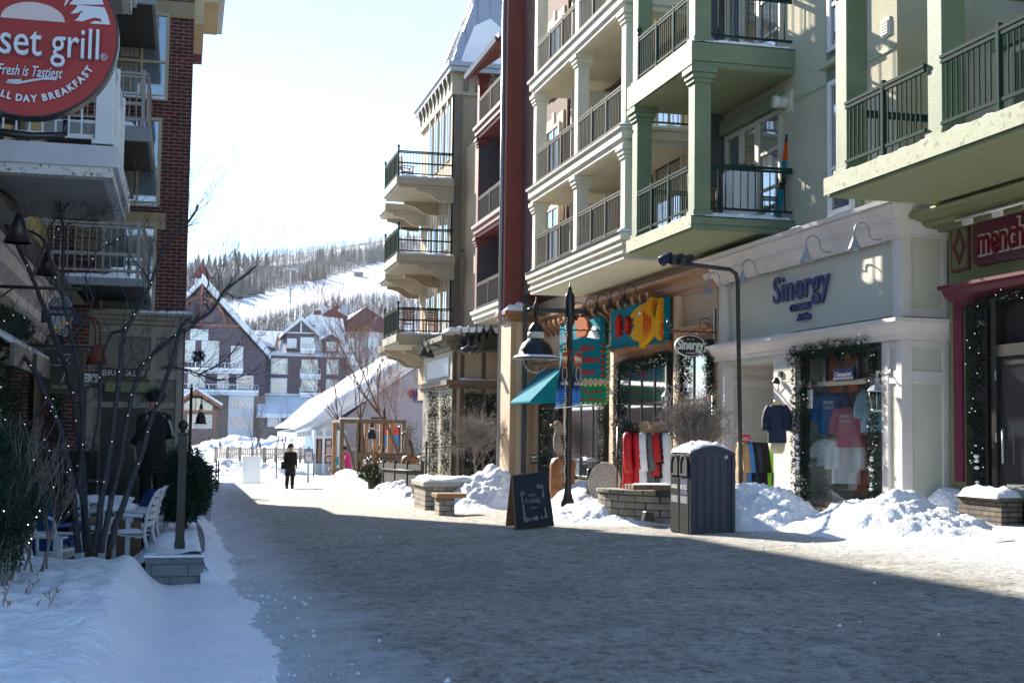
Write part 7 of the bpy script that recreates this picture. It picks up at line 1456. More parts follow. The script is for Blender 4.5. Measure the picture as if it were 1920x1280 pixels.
# ================================================================ PEOPLE
def skin_fig(name, joints, edges, par, m, sub=2, label=None):
    me = bpy.data.meshes.new(name); ks = list(joints); off = base(par) if par else Vector((0, 0, 0))
    me.from_pydata([Vector(joints[k][:3]) for k in ks], [(ks.index(a), ks.index(b_)) for a, b_ in edges], []); o = bpy.data.objects.new(name, me); COL.objects.link(o)
    o.modifiers.new('k', 'SKIN'); sv = me.skin_vertices[0].data
    for i, k in enumerate(ks): r = joints[k][3]; sv[i].radius = r if isinstance(r, tuple) else (r, r)
    sv[0].use_root = True; s_ = o.modifiers.new('s', 'SUBSURF'); s_.levels = sub; s_.render_levels = sub; me.materials.append(MATS[m]); o.modifiers['k'].use_smooth_shade = True
    if par: o.parent = par
    return o
def person(label, loc, rz, pose, cols, scale=1.0, hair='bark', group=None):
    """pose: joint name -> (x,y,z) in metres, facing -Y; body is one skinned surface, clothing layered over it"""
    t = T('person', label, 'person', loc, group, rz); t.scale = (scale,)*3
    P = dict(pelvis=(0, 0, .95), waist=(0, 0, 1.1), chest=(0, .01, 1.3), neck=(0, .0, 1.48), head0=(0, -.01, 1.56), head=(0, -.015, 1.66),
             sl=(.17, 0, 1.42), sr=(-.17, 0, 1.42), el=(.22, .02, 1.14), er=(-.22, .02, 1.14), wl=(.22, -.08, .90), wr=(-.22, -.08, .90), hl=(.09, 0, .90), hr=(-.09, 0, .90), kl=(.10, -.02, .50), kr=(-.10, -.02, .50), al=(.10, .03, .09), ar=(-.10, .03, .09), tl=(.11, -.12, .04), tr=(-.11, -.12, .04))
    P.update(pose); R = dict(pelvis=(.15, .11), waist=(.135, .10), chest=(.16, .11), neck=.055, head0=.075, head=.10, sl=.06, sr=.06, el=.045, er=.045, wl=.032, wr=.032, hl=.09, hr=.09, kl=.06, kr=.06, al=.045, ar=.045, tl=.04, tr=.04)
    E = [('pelvis', 'waist'), ('waist', 'chest'), ('chest', 'neck'), ('neck', 'head0'), ('head0', 'head'), ('chest', 'sl'), ('sl', 'el'), ('el', 'wl'), ('chest', 'sr'), ('sr', 'er'), ('er', 'wr'), ('pelvis', 'hl'), ('hl', 'kl'), ('kl', 'al'), ('al', 'tl'), ('pelvis', 'hr'), ('hr', 'kr'), ('kr', 'ar'), ('ar', 'tr')]
    J = {k: (*P[k], R[k]) for k in R}
    for s_, w_, e_ in (('l', 'wl', 'el'), ('r', 'wr', 'er')):     # palm, four fingers, thumb
        w0 = Vector(P[w_]); d = (w0-Vector(P[e_])).normalized(); side = Vector((1 if s_ == 'l' else -1, 0, 0)); f = Vector((0, -1, 0)) if abs(d.y) < .8 else Vector((0, 0, 1))
        J['p'+s_] = (*(w0+d*.06), (.032, .018)); E.append((w_, 'p'+s_))
        for k in range(4):
            b0 = w0+d*.10+f*(.028-.019*k); J['f%s%d' % (s_, k)] = (*b0, .009); E.append(('p'+s_, 'f%s%d' % (s_, k))); J['g%s%d' % (s_, k)] = (*(b0+d*(.04-.006*abs(k-1))-side*.012), .007); E.append(('f%s%d' % (s_, k), 'g%s%d' % (s_, k)))
        J['t'+s_] = (*(w0+d*.05+f*.045-side*.01), .010); E.append(('p'+s_, 't'+s_))
    skin_fig('body', J, E, t, 'skin')
    if 'mask' in cols: pass
    v = lambda k: Vector(P[k])
    def sl_(nm, pts, rs, m, n=12): return MB().tube(pts, rs, n).build(nm, MATS[m], t, local=True)
    H = v('head'); fd = Vector((math.sin(pose.get('yaw', 0)) if 'yaw' in pose else 0, -1, 0)).normalized() if 0 else Vector((0, -1, 0))
    # face
    fc = MB(); fc.ball(H+Vector((0, -.105, -.02)), .016, 6, 1.3); fc.ball(H+Vector((.105, 0, -.01)), .02, 5, 1.5); fc.ball(H+Vector((-.105, 0, -.01)), .02, 5, 1.5); fc.build('nose_and_ears', MATS['skin'], t, local=True)
    ey = MB(); ey.ball(H+Vector((.035, -.093, .015)), .012, 5); ey.ball(H+Vector((-.035, -.093, .015)), .012, 5); ey.box(H+Vector((-.025, -.10, -.058)), H+Vector((.025, -.085, -.050))); ey.build('eyes_and_mouth', MATS['dark_frame'], t, local=True)
    # trousers, boots
    for s_ in 'lr':
        sl_('trouser_leg', [v('pelvis')*.3+v('h'+s_)*.7+Vector((0, 0, .05)), v('h'+s_)-Vector((0, 0, .05)), v('k'+s_), v('a'+s_)+Vector((0, 0, .06))], [.11, .115, .085, .075], cols['legs']); sl_('boot', [v('a'+s_)+Vector((0, .0, .12)), v('a'+s_)-Vector((0, -.01, .03)), v('t'+s_)+Vector((0, .03, 0)), v('t'+s_)-Vector((0, .02, .005))], [.065, .062, .058, .035], cols['boots'])
    # coat: torso shell and sleeves
    lowz = cols.get('hem', .82); ct = MB(); pv, ch_, nk = v('pelvis'), v('chest'), v('neck')
    pts = [pv+Vector((0, 0, lowz-.95)), pv, v('waist'), ch_, ch_+(nk-ch_)*.55, nk+Vector((0, 0, .02))]; rs = [.22 if lowz < .7 else .185, .185, .17, .19, .165, .075]; ct.tube(pts, rs, 16)
    for vv in ct.v: vv.y = pv.y+(vv.y-pv.y)*.72 if abs(pose.get('lean', 0)) < .01 else vv.y
    ct.build('coat', MATS[cols['coat']], t, local=True)
    for s_ in 'lr': sl_('sleeve', [v('s'+s_)*.8+v('chest')*.2+Vector((0, 0, .02)), v('s'+s_), v('e'+s_), v('w'+s_)], [.075, .08, .062, .05], cols['coat'])
    if cols.get('hat'): MB().lathe([(.112, -.02), (.120, .03), (.112, .08), (.08, .125), (.03, .145), (.005, .15)], H+Vector((0, .01, .0)), 14).build('hat', MATS[cols['hat']], t, local=True)
    else: MB().lathe([(.10, -.06), (.113, .0), (.108, .06), (.07, .105), (.01, .12)], H+Vector((0, .022, .0)), 14).build('hair', MATS[hair], t, local=True)
    if cols.get('scarf'): MB().lathe([(.07, -.03), (.105, -.0), (.10, .05), (.07, .08)], nk+Vector((0, 0, .0)), 12).build('scarf', MATS[cols['scarf']], t, local=True)
    return t
mat('coat_black', (.008, .008, .009), .9, .3, 10, .3, 60); mat('boots_brown', (.05, .03, .02), .7, .1); mat('pink_jacket', (.62, .015, .20), .6, .08, 8); mat('maroon', (.09, .02, .02), .8, .1); mat('teal_jacket', (.03, .25, .33), .6, .1); mat('denim_dark', (.02, .025, .045), .8, .1); mat('fur_cream', (.45, .36, .24), .95, .3, 20, .8, 40); mat('hair_brown', (.06, .03, .018), .7, .2, 20)
c = on(XY(546, 52.3), 52.3)
t = person('person in a long black coat and brown cap walking away with a black shoulder bag', c, rad(172), dict(kl=(.10, -.02, .5), al=(.12, .0, .09), kr=(-.09, .02, .5), ar=(-.10, .08, .09), tr=(-.11, -.07, .04), wl=(.16, -.20, 1.0), wr=(-.24, -.05, .92)), dict(coat='coat_black', legs='coat_black', boots='boots_brown', hem=.52, hat='boots_brown', scarf='fur_cream'), .97, 'hair_brown')
MB().box((.15, -.05, .78), (.36, .14, 1.08)).build('shoulder_bag', MATS['coat_black'], t, local=True, bevel=.04); MB().tube([(.25, .05, 1.05), (.12, .08, 1.4), (-.02, .06, 1.5)], .012, 5).build('bag_strap', MATS['coat_black'], t, local=True)
Yq = 63.0
c = on(XY(647, Yq), Yq, -.1); sit = dict(pelvis=(0, .12, .62), waist=(0, .12, .78), chest=(0, .07, 1.0), neck=(0, .02, 1.18), head0=(0, 0, 1.25), head=(0, -.03, 1.34), sl=(.17, .05, 1.10), sr=(-.17, .05, 1.10), el=(.20, -.08, .86), er=(-.20, -.08, .86), wl=(.12, -.30, .95), wr=(-.12, -.30, .95), hl=(.09, .08, .58), hr=(-.09, .08, .58), kl=(.11, -.30, .48), kr=(-.11, -.30, .48), al=(.12, -.40, .09), ar=(-.12, -.40, .09), tl=(.12, -.54, .05), tr=(-.12, -.54, .05), lean=1)
t = person('seated person in a bright pink jacket, black helmet and black snow trousers', c, rad(-75), sit, dict(coat='pink_jacket', legs='coat_black', boots='coat_black', hem=.80, hat='coat_black'), 1.12, 'hair_brown')
kid = dict(sit); t = person('small child in a white helmet and teal jacket held beside the pink jacket', on(XY(638, Yq-.3), Yq-.3, .28), rad(60), kid, dict(coat='teal_jacket', legs='far_white', boots='coat_black', hem=.80, hat='far_white'), .66, 'hair_brown')
t = person('person in a maroon hooded jacket and black cap looking down by the kiosk', on(XY(626, Yq+1.5), Yq+1.5, .0), rad(-95), dict(wl=(.10, -.32, 1.12), wr=(-.10, -.32, 1.12), el=(.2, -.05, 1.13), er=(-.2, -.05, 1.13), head=(0, -.05, 1.65)), dict(coat='maroon', legs='denim_dark', boots='coat_black', hem=.85, hat='coat_black'), .98, 'hair_brown')
ls = T('bench', 'low dark plank bench under the seated people', 'bench', on(XY(643, Yq+.2), Yq+.2)); b0 = Vector(ls.location); MB().box(b0+Vector((-.6, -.1, .42)), b0+Vector((.9, .4, .52))).build('seat', MATS['wood_old'], ls); [MB().box(b0+Vector((x, 0, -.2)), b0+Vector((x+.08, .3, .42))).build('leg', MATS['wood_old'], ls) for x in (-.5, .7)]
# deck and the dark standing figure on the patio
MB().box((-1.5, 19.4, -.5), (-.55, 22.0, .26)).build('patio_deck', MATS['wood_old'], kind='structure')
Yf = 21.0; c = Vector((XY(289, Yf), Yf, .26))
t = person('person in a black padded jacket and large black fur hat standing in the patio shade', c, rad(200), dict(wl=(.24, -.16, 1.05), wr=(-.18, -.28, 1.12), er=(-.24, -.02, 1.15)), dict(coat='coat_black', legs='coat_black', boots='coat_black', hem=.6, hat='coat_black'), 1.06, 'coat_black')
fh = MB(); needles(fh, Vector((0, .0, 1.735)), 1500, .15, .03, random.Random(1), (1.05, 1.05, .8)); fh.build('fur_hat', MATS['coat_black'], t, local=True)
mb = MB(); [mb.tube([(-.17-k*.015, .09, 1.38), (-.215-k*.015, .095, 1.25), (-.24-k*.015, .09, 1.15)], .004, 4) for k in range(3)]; mb.build('sleeve_stripes', MATS['sign_white'], t, local=True)
MB().lathe([(.03, 0), (.042, .11), (.044, .115), (.03, .13)], (-.20, -.36, 1.10), 12).build('paper_cup', MATS['boots_brown'], t, local=True)
# ================================================================ SHOP DRESSING, RIGHT SIDE
def ppx(poly, X, t, name, m, par, **k):     # flat relief piece on a street-facing wall, outline given on the plane X
    pts = []
    for a, b_ in poly: p = X_(a, b_, X); pts.append((p.y, p.z))
    return MB().prism(pts, 'x', X-t, X).build(name, MATS[m], par, **k)
# gooseneck lamps
for i, (px, py) in enumerate(((1660, 449), (1565, 472), (1440, 514), (1372, 536))):
    y = YX(px, XS); gooseneck(XS-.01, y, ZX(px, py, XS), .52, 'metal_grey', 'pale grey gooseneck lamp over the clothing shop sign, '+['nearest the corner pier', 'above the last letters', 'left of the blue lettering', 'farthest one'][i], 'grey gooseneck lamps over the clothing shop sign', .12, .22, hl=.24)
for i, px in enumerate((1213, 1186, 1160, 1136, 1112, 1040)):
    y = YX(px, XT); gooseneck(XT+.0, y, ZX(px, 557+(1213-px)*.31, XT), .6, 'iron', 'black gooseneck lamp over the gift shop, '+['first from the right above the fish board', 'second from the right above the fish board', 'third from the right, over the coral', 'fourth from the right by the pilaster', 'fifth from the right', 'alone at the far left'][i], 'black gooseneck lamps over the gift shop', .15, .2, hl=.24)
# garlands
XG = XS-.02; q = lambda px, py, X=XG: X_(px, py, X)
garland([q(1502, 985), q(1502, 900), q(1499, 800), q(1498, 700), q(1492, 672)], .17, 'snow-dusted lit garland down the left side of the clothing display window', 1, 1.1, snow=1.6, group='garlands on the clothing shop')
garland([q(1488, 668), q(1530, 655), q(1580, 650), q(1634, 645)], .17, 'lit garland along the top of the clothing display window', 2, 1.1, group='garlands on the clothing shop')
garland([q(1634, 650), q(1636, 750), q(1638, 850), q(1636, 925)], .09, 'thin lit garland down the right side of the clothing display window', 3, 1.0, snow=1.3, group='garlands on the clothing shop')
XH = XM-.12
garland([q(1838, 930, XH), q(1835, 850, XH), q(1832, 700, XH), q(1830, 580, XH)], .16, 'lit garland left of the dark glass door on the olive front', 4, 1.1, snow=1.5, group='garlands on the dessert shop')
garland([q(1828, 572, XH), q(1880, 556, XH), q(1960, 540, XH)], .15, 'lit garland under the burgundy ledge', 5, 1.1, group='garlands on the dessert shop')
XW = XT-.08
for i, (pp, r_, lb_) in enumerate((([(1162, 920), (1160, 800), (1160, 690)], .17, 'tall garland left of the wide gift shop window'), ([(1160, 688), (1205, 680), (1258, 668)], .16, 'garland along the top of the wide gift shop window'), ([(1277, 860), (1275, 740), (1278, 665)], .13, 'garland left of the narrow window under the oval sign'), ([(1332, 830), (1330, 740), (1328, 655)], .13, 'garland right of the narrow window beside the white front'),
    ([(1280, 662), (1330, 645)], .12, 'short garland over the narrow window behind the oval sign'), ([(1128, 880), (1128, 760)], .12, 'garland right of the gift shop door behind the banners'), ([(1018, 890), (1020, 765)], .14, 'garland under the teal awning, left one'), ([(1045, 870), (1046, 770)], .12, 'garland under the teal awning, right one'))):
    garland([q(a, b_, XW) for a, b_ in pp], r_, lb_, 10+i, .9, group='garlands on the gift shop')
for i, (px, r_) in enumerate(((812, .2), (836, .2), (888, .38), (926, .3))):
    garland([Y_(px, 890, YG-.25), Y_(px, 735, YG-.25)], r_, 'dark garland on the grey shop front, '+['outermost at its left corner', 'second from its left corner', 'broad one in the middle bay', 'rightmost by the silver downpipe'][i], 30+i, 1.6, group='garlands on the grey shop front')

# ---------------------------------------------------------------- fish board
mat('teal', (.003, .19, .26), .8, .08, 6, spec=.05); mat('teal_dark', (.008, .14, .17), .8, .08, 6, spec=.05); mat('fish_yellow', (.62, .30, .005), .8, .1, 9, spec=.05); mat('fish_orange', (.55, .07, .003), .8, .1, 9, spec=.05); mat('coral_red', (.42, .014, .005), .8, .2, 12, spec=.05)
XF = XT-.02; o = T('sign_board', 'teal signboard with a big yellow relief fish and red coral', 'sign', X_(1205, 610, XF))
ppx([(1156, 583), (1257, 556), (1257, 641), (1156, 653)], XF, .16, 'board', 'teal', o); bt_ = ppx([(1155, 650), (1258, 638), (1258, 643), (1155, 655)], XF+.01, .2, 'trim', 'teal_dark', o)
z3 = lambda L: [(960+a/4.8, 500+b_/4.8) for a, b_ in L]
XQ = XF-.17
fb = ppx(z3([(1098, 462), (1120, 410), (1150, 380), (1190, 345), (1235, 330), (1262, 300), (1280, 272), (1312, 280), (1318, 300), (1300, 345), (1296, 400), (1315, 450), (1322, 470), (1335, 420), (1358, 275), (1370, 285), (1368, 480), (1362, 665), (1335, 650), (1318, 560), (1300, 610), (1270, 655), (1235, 690), (1215, 700), (1208, 733), (1186, 733), (1182, 680), (1130, 660), (1102, 622), (1128, 560), (1140, 520), (1110, 500), (1138, 480), (1128, 462)]), XQ, .12, 'fish', 'fish_yellow', o, bevel=.03)
for a in ([(1180, 400), (1190, 405), (1200, 470), (1195, 560), (1180, 610), (1186, 520)], [(1205, 420), (1222, 430), (1228, 520), (1215, 600), (1200, 630), (1212, 520)], [(1235, 450), (1252, 460), (1252, 530), (1240, 590), (1238, 520)], [(1270, 300), (1285, 300), (1265, 380), (1258, 370)], [(1345, 520), (1362, 500), (1360, 640), (1340, 620)]): ppx(z3(a), XQ-.121, .02, 'fish_stripe', 'fish_orange', o)
for k in range(9): ppx(z3([(1340, 330+k*35), (1368, 322+k*35), (1368, 330+k*35), (1340, 338+k*35)]), XQ-.12, .012, 'tail_ray', 'fish_orange', o)
e_ = X_(960+1150/4.8, 500+412/4.8, XQ-.13); MB().ball(e_, .055, 8).build('eye', MATS['far_white'], o); MB().ball(e_+Vector((-.04, .0, 0)), .025, 6).build('pupil', MATS['iron'], o)
for (cx_, cy_, s_, n) in ((978, 540, 1, 0), (1062, 530, .8, 1)):
    rng = random.Random(n+3); pl = []
    for k in range(22): a = 2*math.pi*k/22; r_ = (46 if k % 2 else 30)*s_*rng.uniform(.75, 1.05); pl.append((cx_+r_*math.cos(a)*.75, cy_+r_*math.sin(a)*2.5))
    ppx(z3(pl), XF-.16, .10, 'coral', 'coral_red', o, bevel=.012)
# shell board
o = T('sign_board', 'second teal signboard with brown and white relief shells beside the hanging go sign', 'sign', X_(1110, 640, XF)); ppx([(1058, 612), (1135, 593), (1135, 700), (1058, 705)], XF, .14, 'board', 'teal', o)
z2 = lambda L: [(1000+a/5.82, 560+b_/5.82) for a, b_ in L]; mat('shell_brown', (.33, .09, .03), .8, .2, 12, spec=.05)
ppx(z2([(490, 215), (590, 205), (625, 250), (635, 330), (600, 410), (545, 425), (500, 420), (510, 340), (485, 270)]), XF-.14, .10, 'brown_shell', 'shell_brown', o, bevel=.02); ppx(z2([(640, 360), (680, 295), (710, 320), (730, 420), (720, 440), (610, 430)]), XF-.14, .08, 'white_shell', 'far_white', o, bevel=.02); ppx(z2([(320, 420), (370, 370), (385, 480), (330, 480)]), XF-.14, .06, 'dark_shell', 'iron', o)
# blade sign GO WISH GO
Yg2 = YX(1147, XT)-.28; o = T('hanging_sign', 'teal and yellow striped hanging sign with three lines of red letters', 'sign', Y_(1105, 670, Yg2)); mat('sign_yellow', (.60, .48, .05), .8, .05, spec=.05); mat('letter_red', (.45, .025, .005), .8, .05, spec=.05); mat('sign_green', (.01, .24, .15), .8, .06, spec=.05)
px2 = lambda L, Y: [(Y_(a, b_, Y).x, Y_(a, b_, Y).z) for a, b_ in L]
MB().prism(px2([(1057, 643), (1078, 636), (1100, 632), (1122, 636), (1141, 645), (1141, 712), (1057, 712)], Yg2), 'y', Yg2, Yg2+.08).build('board', MATS['teal'], o)
def stripes(x0, x1, y0, y1, Y, n, vert=False):
    mb = MB(); m2 = MB()
    for k in range(n):
        if vert: a, b_ = y0+(y1-y0)*k/n, y0+(y1-y0)*(k+.5)/n; mb.prism(px2([(x0, a+2), (x1, a), (x1, b_), (x0, b_+2)], Y), 'y', Y-.012, Y)
        else: a, b_ = x0+(x1-x0)*k/n, x0+(x1-x0)*(k+.5)/n; mb.prism(px2([(a, y1), (b_, y1), (b_+2, y0), (a+2, y0)], Y), 'y', Y-.012, Y)
    mb.build('yellow_stripes', MATS['sign_yellow'], o)
stripes(1137, 1141, 646, 712, Yg2, 7, True); stripes(1057, 1141, 709, 713, Yg2, 9); stripes(1057, 1061, 646, 712, Yg2, 7, True)
for s_, a, b_, yb_ in (('GO', 1085, 1112, 658), ('WISH', 1070, 1122, 680), ('GO', 1088, 1115, 703)): FY(fit(text(s_, .2, .03, 1, .006, .1), XY(b_, Yg2)-XY(a, Yg2)), (XY(a, Yg2)+XY(b_, Yg2))/2, Yg2-.015, ZY(1100, yb_, Yg2)).build('lettering', MATS['letter_red'], o)
for k in range(6): p = Y_(1130, 646+k*11.2, Yg2-.02); MB().ball((0, 0, 0), .07, 6, .6).xf(Matrix.Translation(p) @ Matrix.Diagonal((1, .3, 1, 1))).build('red_fish', MATS['letter_red'], o)
for px in (1075, 1135): MB().tube([Y_(px, 640, Yg2+.04), Y_(px, 619, Yg2+.04)], .008, 4).build('chain', MATS['iron'], o)
o2 = o; o = T('hanging_sign', 'small green striped sign for quirky gifts and home decor, below the go sign', 'sign', Y_(1105, 738, Yg2))
MB().prism(px2([(1057, 722), (1141, 720), (1141, 758), (1057, 758)], Yg2), 'y', Yg2, Yg2+.05).build('board', MATS['sign_green'], o); stripes(1057, 1141, 720, 724, Yg2, 9); stripes(1057, 1141, 754, 758, Yg2, 9); stripes(1137, 1141, 724, 754, Yg2, 4, True)
for s_, a, b_, yb_ in (('quirky gifts', 1068, 1130, 735), ('&', 1101, 1107, 742), ('home decor', 1070, 1130, 750)): FY(fit(text(s_, .1, .02, 1, .002), XY(b_, Yg2)-XY(a, Yg2)), (XY(a, Yg2)+XY(b_, Yg2))/2, Yg2-.01, ZY(1100, yb_, Yg2)).build('lettering', MATS['letter_red'], o)
for px in (1075, 1135): MB().tube([Y_(px, 722, Yg2+.03), Y_(px, 712, Yg2+.03)], .006, 4).build('chain', MATS['iron'], o)
def scroll_bracket(label, xw, xe, Y, z):
    t = T('sign_bracket', label, 'bracket', (xw, Y, z), 'twisted iron sign brackets'); mb = MB(); n = int(abs(xw-xe)/.04)
    mb.tube([(xw+(xe-xw)*i/n, Y+.012*math.cos(i*1.3), z+.012*math.sin(i*1.3)) for i in range(n+1)], .018, 6); mb.box((xw-.02, Y-.03, z-.15), (xw+.02, Y+.03, z+.5))
    for cx_, r0 in ((xw-.22, .16), (xe+.15, .09)): mb.tube([(cx_+r0*(1-.055*i)*math.cos(i*.6+.5), Y, z+.15+r0*(1-.055*i)*math.sin(i*.6+.5)) for i in range(15)], .010, 5)
    mb.build('iron_arm', MATS['iron'], t)
scroll_bracket('twisted black bracket carrying the go sign', XT-.03, XY(1044, Yg2+.04), Yg2+.04, ZY(1100, 619, Yg2))
Yo = 25.85; scroll_bracket('twisted black bracket carrying the oval clothing sign', XY(1340, Yo), XY(1242, Yo), Yo, ZY(1300, 622, Yo))
c = Y_(1294, 648.5, Yo); o = T('hanging_sign', 'black oval clothing sign with a white rim and bold white lettering', 'sign', c); a, b_ = XY(1322, Yo)-c.x, ZY(1294, 628.5, Yo)-c.z
el = lambda s_, r_: [(c.x+a*s_*math.cos(2*math.pi*i/40), c.z+b_*s_*math.sin(2*math.pi*i/40)) for i in range(40)]
MB().prism(el(1, 1), 'y', Yo-.02, Yo+.03).build('rim', MATS['sign_white'], o); MB().prism(el(.94, .94), 'y', Yo-.024, Yo-.02).build('face', MATS['iron'], o)
FY(fit(text('Sinergy', .2, .01, 1, .006), XY(1319, Yo)-XY(1269, Yo)).xf(Matrix.Diagonal((1, 1, 1.45, 1))), c.x, Yo-.03, c.z-.07).build('lettering', MATS['sign_white'], o); FY(fit(text('CLOTHING', .05, .01), .2), c.x, Yo-.03, c.z-.165).build('lettering', MATS['sign_white'], o)
mb = MB(); [mb.tube([(c.x+s_*(.02+.045*i/5), Yo-.028, c.z+.14-.012*math.sin(i*1.2)) for i in range(8)], .005, 4) for s_ in (-1, 1)]; mb.build('ornament', MATS['sign_white'], o)
for dx in (-.14, .14): MB().tube([(c.x+dx, Yo, c.z+b_*.85), (c.x+dx, Yo, ZY(1300, 622, Yo))], .006, 4).build('chain', MATS['iron'], o)
# teal awning
ya, yb_ = YX(1052, XT), YX(1018, XT); za, zb_ = ZX(1050, 690, XT), ZX(1050, 750, XT-.7)
o = T('awning', 'plain teal cloth awning at the far end of the tan gift shop', 'awning', (XT, ya, za)); MB().prism([(XT+.02, za), (XT+.02, zb_-.02), (XT-.95, zb_-.02), (XT-.95, zb_+.03)], 'y', ya, yb_+.4).build('canopy', MATS['teal'], o)
MB().prism([(XT+.05+p*.7, za+.02+w2*.5) for p, w2 in pcb], 'y', ya-.1, yb_+.5).build('hood', MATS['brown_cornice'], o)
# wall lanterns
def wall_lantern(label, x, y, z, m='metal_grey', s=1.0, grp='wall lanterns'):
    t = T('wall_lantern', label, 'wall lamp', (x, y, z), grp); MB().lathe([(.07, 0), (.07, .02), (.04, .03)], (0, 0, 0), 12).xf(Matrix.Translation((x, y, z+.28*s)) @ Matrix.Rotation(rad(-90), 4, 'Y')).build('wall_plate', MATS[m], t)
    MB().tube([(x, y, z+.28*s), (x-.12*s, y, z+.24*s), (x-.2*s, y, z+.30*s), (x-.24*s, y, z+.22*s)], .014*s, 6).build('arm', MATS[m], t)
    c = (x-.24*s, y, z); MB().lathe([(.14*s, .0), (.15*s, .01), (.12*s, .05), (.05*s, .12), (.03*s, .16), (.04*s, .2), (.015*s, .24), (.02*s, .3), (.003, .34)], c, 8, smooth=False).build('hood', MATS[m], t)
    MB().lathe([(.13*s, .0), (.085*s, -.26*s), (.09*s, -.27*s)], c, 6, cap=False, smooth=False).build('glass', MATS['clear_glass'], t); fr_ = MB()
    for k in range(6): a = math.pi*k/3; fr_.tube([(c[0]+.13*s*math.cos(a), c[1]+.13*s*math.sin(a), c[2]), (c[0]+.087*s*math.cos(a), c[1]+.087*s*math.sin(a), c[2]-.27*s)], .006, 4)
    fr_.lathe([(.09*s, -.27*s), (.085*s, -.30*s), (.03*s, -.31*s)], c, 8); fr_.build('cage', MATS[m], t); return t
y = YX(1668, XS); wall_lantern('silver-grey coach lantern on the white pier right of the display window', XS+.03, y, ZX(1655, 733, XS-.24), s=1.05)
wall_lantern('small frosted coach lantern between the gift shop windows', XT-.02, YX(1268, XT), ZX(1250, 745, XT), s=.9)
c = X_(1465, 706, XS); o = T('spotlight', 'small black security spotlight with a dangling cable on the white post', 'light', c); MB().box((XS-.05, c.y-.08, c.z), (XS, c.y+.04, c.z+.1)).build('box', MATS['iron'], o); MB().lathe([(.03, 0), (.08, .09), (.08, .10)], (0, 0, 0), 10).xf(Matrix.Translation((XS-.09, c.y, c.z-.02)) @ Matrix.Rotation(rad(200), 4, 'X')).build('lamp', MATS['iron'], o)
MB().tube([(XS-.02, c.y, c.z), (XS-.05, c.y+.02, c.z-.15), (XS-.02, c.y+.1, c.z-.28), (XS-.02, c.y+.2, c.z-.18)], .008, 5).build('cable', MATS['iron'], o)

# ---------------------------------------------------------------- garments
def garment(name, label, cat, p, rz, m, h=1.0, wd=.24, puff=0, hood=None, group=None, sleeves=True, stripe=None):
    """hanging jacket: shoulders at the top of the given point, hem h below; built standing free with its own thickness"""
    t = T(name, label, cat, p, group, rz); b = MB(); n = 22; pr = []
    for i in range(n+1):
        v = i/n; z = -h*v; r = wd*(.62+.38*min(1, v*6)**.6 if v < .17 else 1+.12*v); r *= (1+.05*puff*abs(math.sin(v*math.pi*7))-.03*puff); pr.append((max(.05, r if i else wd*.35), z))
    b.lathe(pr[::-1], (0, 0, 0), 16, sx=1, sy=.52); 
    for v in b.v: v.x += .02*nz(v.z*4, v.x*4); v.y += .03*nz(v.z*5, v.x*5, 3)
    b.build('torso', MATS[m], t, local=True)
    if sleeves:
        for s_ in (-1, 1):
            pts = [(s_*wd*.75, 0, -.05), (s_*wd*1.12, 0, -.14), (s_*wd*1.3, -.02, -.4*h), (s_*wd*1.28, -.05, -.68*h)]; pp = [Vector(pts[0]).lerp(Vector(pts[1]), k/2) for k in range(2)]+[Vector(pts[1]).lerp(Vector(pts[2]), k/5) for k in range(5)]+[Vector(pts[2]).lerp(Vector(pts[3]), k/4) for k in range(5)]
            MB().tube(pp, [.08+.010*puff*(i % 2) for i in range(len(pp))], 10).build('sleeve', MATS[m], t, local=True)
    if hood: hb_ = MB(); needles(hb_, Vector((0, -.05, .05)), 900, .17, .07, random.Random(2), (1.1, .9, .9), .22); hb_.build('fur_hood', MATS[hood], t, local=True)
    if stripe: MB().box((-.01, -wd*.56, -h*.98), (.01, -wd*.5, -.1)).build('zip', MATS[stripe], t, local=True)
    return t
mat('cloth_red', (.42, .006, .010), .55, .08, 6); mat('cloth_white', (.66, .67, .70), .6, .05, 6); mat('cloth_grey', (.10, .10, .105), .6, .1, 6); mat('cloth_blue', (.03, .16, .42), .7, .1, 6); mat('cloth_sky', (.30, .50, .62), .7, .1, 6); mat('cloth_pink', (.55, .16, .24), .7, .1, 6); mat('cloth_tan', (.33, .21, .11), .7, .1, 6); mat('cloth_lime', (.20, .55, .03), .7, .1); mat('fur_black', (.01, .01, .012), .95, .3, 20); mat('cloth_navy', (.010, .018, .05), .7, .1, 6)
Yj = 25.2; zt = ZY(1200, 812, Yj)
RK = T('clothes_rack', 'black clothes rail with puffer coats in front of the gift shop', 'rack', on(XY(1200, Yj), Yj)); x0, x1 = XY(1158, Yj), XY(1256, Yj); g = gz(9, Yj)
mb = MB(); mb.tube([(x0, Yj, zt+.12), (x1, Yj, zt+.12)], .016, 6); mb.build('rail', MATS['iron'], RK); [MB().tube([(x, Yj, g-.05), (x, Yj, zt+.12)], .016, 6).build('upright', MATS['iron'], RK) for x in (x0, x1)]
for i, (px, rz, m, h, hood, nm_) in enumerate(((1176, 62, 'cloth_red', 1.18, 'fur_black', 'long red puffer coat with black fur hood, leftmost on the rail'), (1192, 70, 'cloth_red', 1.05, None, 'shorter red puffer coat behind the first'), (1202, 66, 'cloth_white', 1.12, 'fur_cream', 'white puffer coat with tan fur hood'), (1216, 72, 'cloth_grey', 1.10, None, 'charcoal quilted coat in the middle of the rail'), (1226, 68, 'cloth_red', .85, 'fur_cream', 'short red jacket under a pale fur hood'), (1234, 70, 'coat_black', .9, 'fur_black', 'black padded coat right of the middle'), (1246, 64, 'cloth_white', 1.0, None, 'white puffer coat, rightmost on the rail'))):
    garment('coat', nm_, 'coat', (XY(px, Yj), Yj-.1+.05*(i % 2), zt+.02), rad(rz), m, h, .20, 1, hood, 'coats on the outdoor rail')
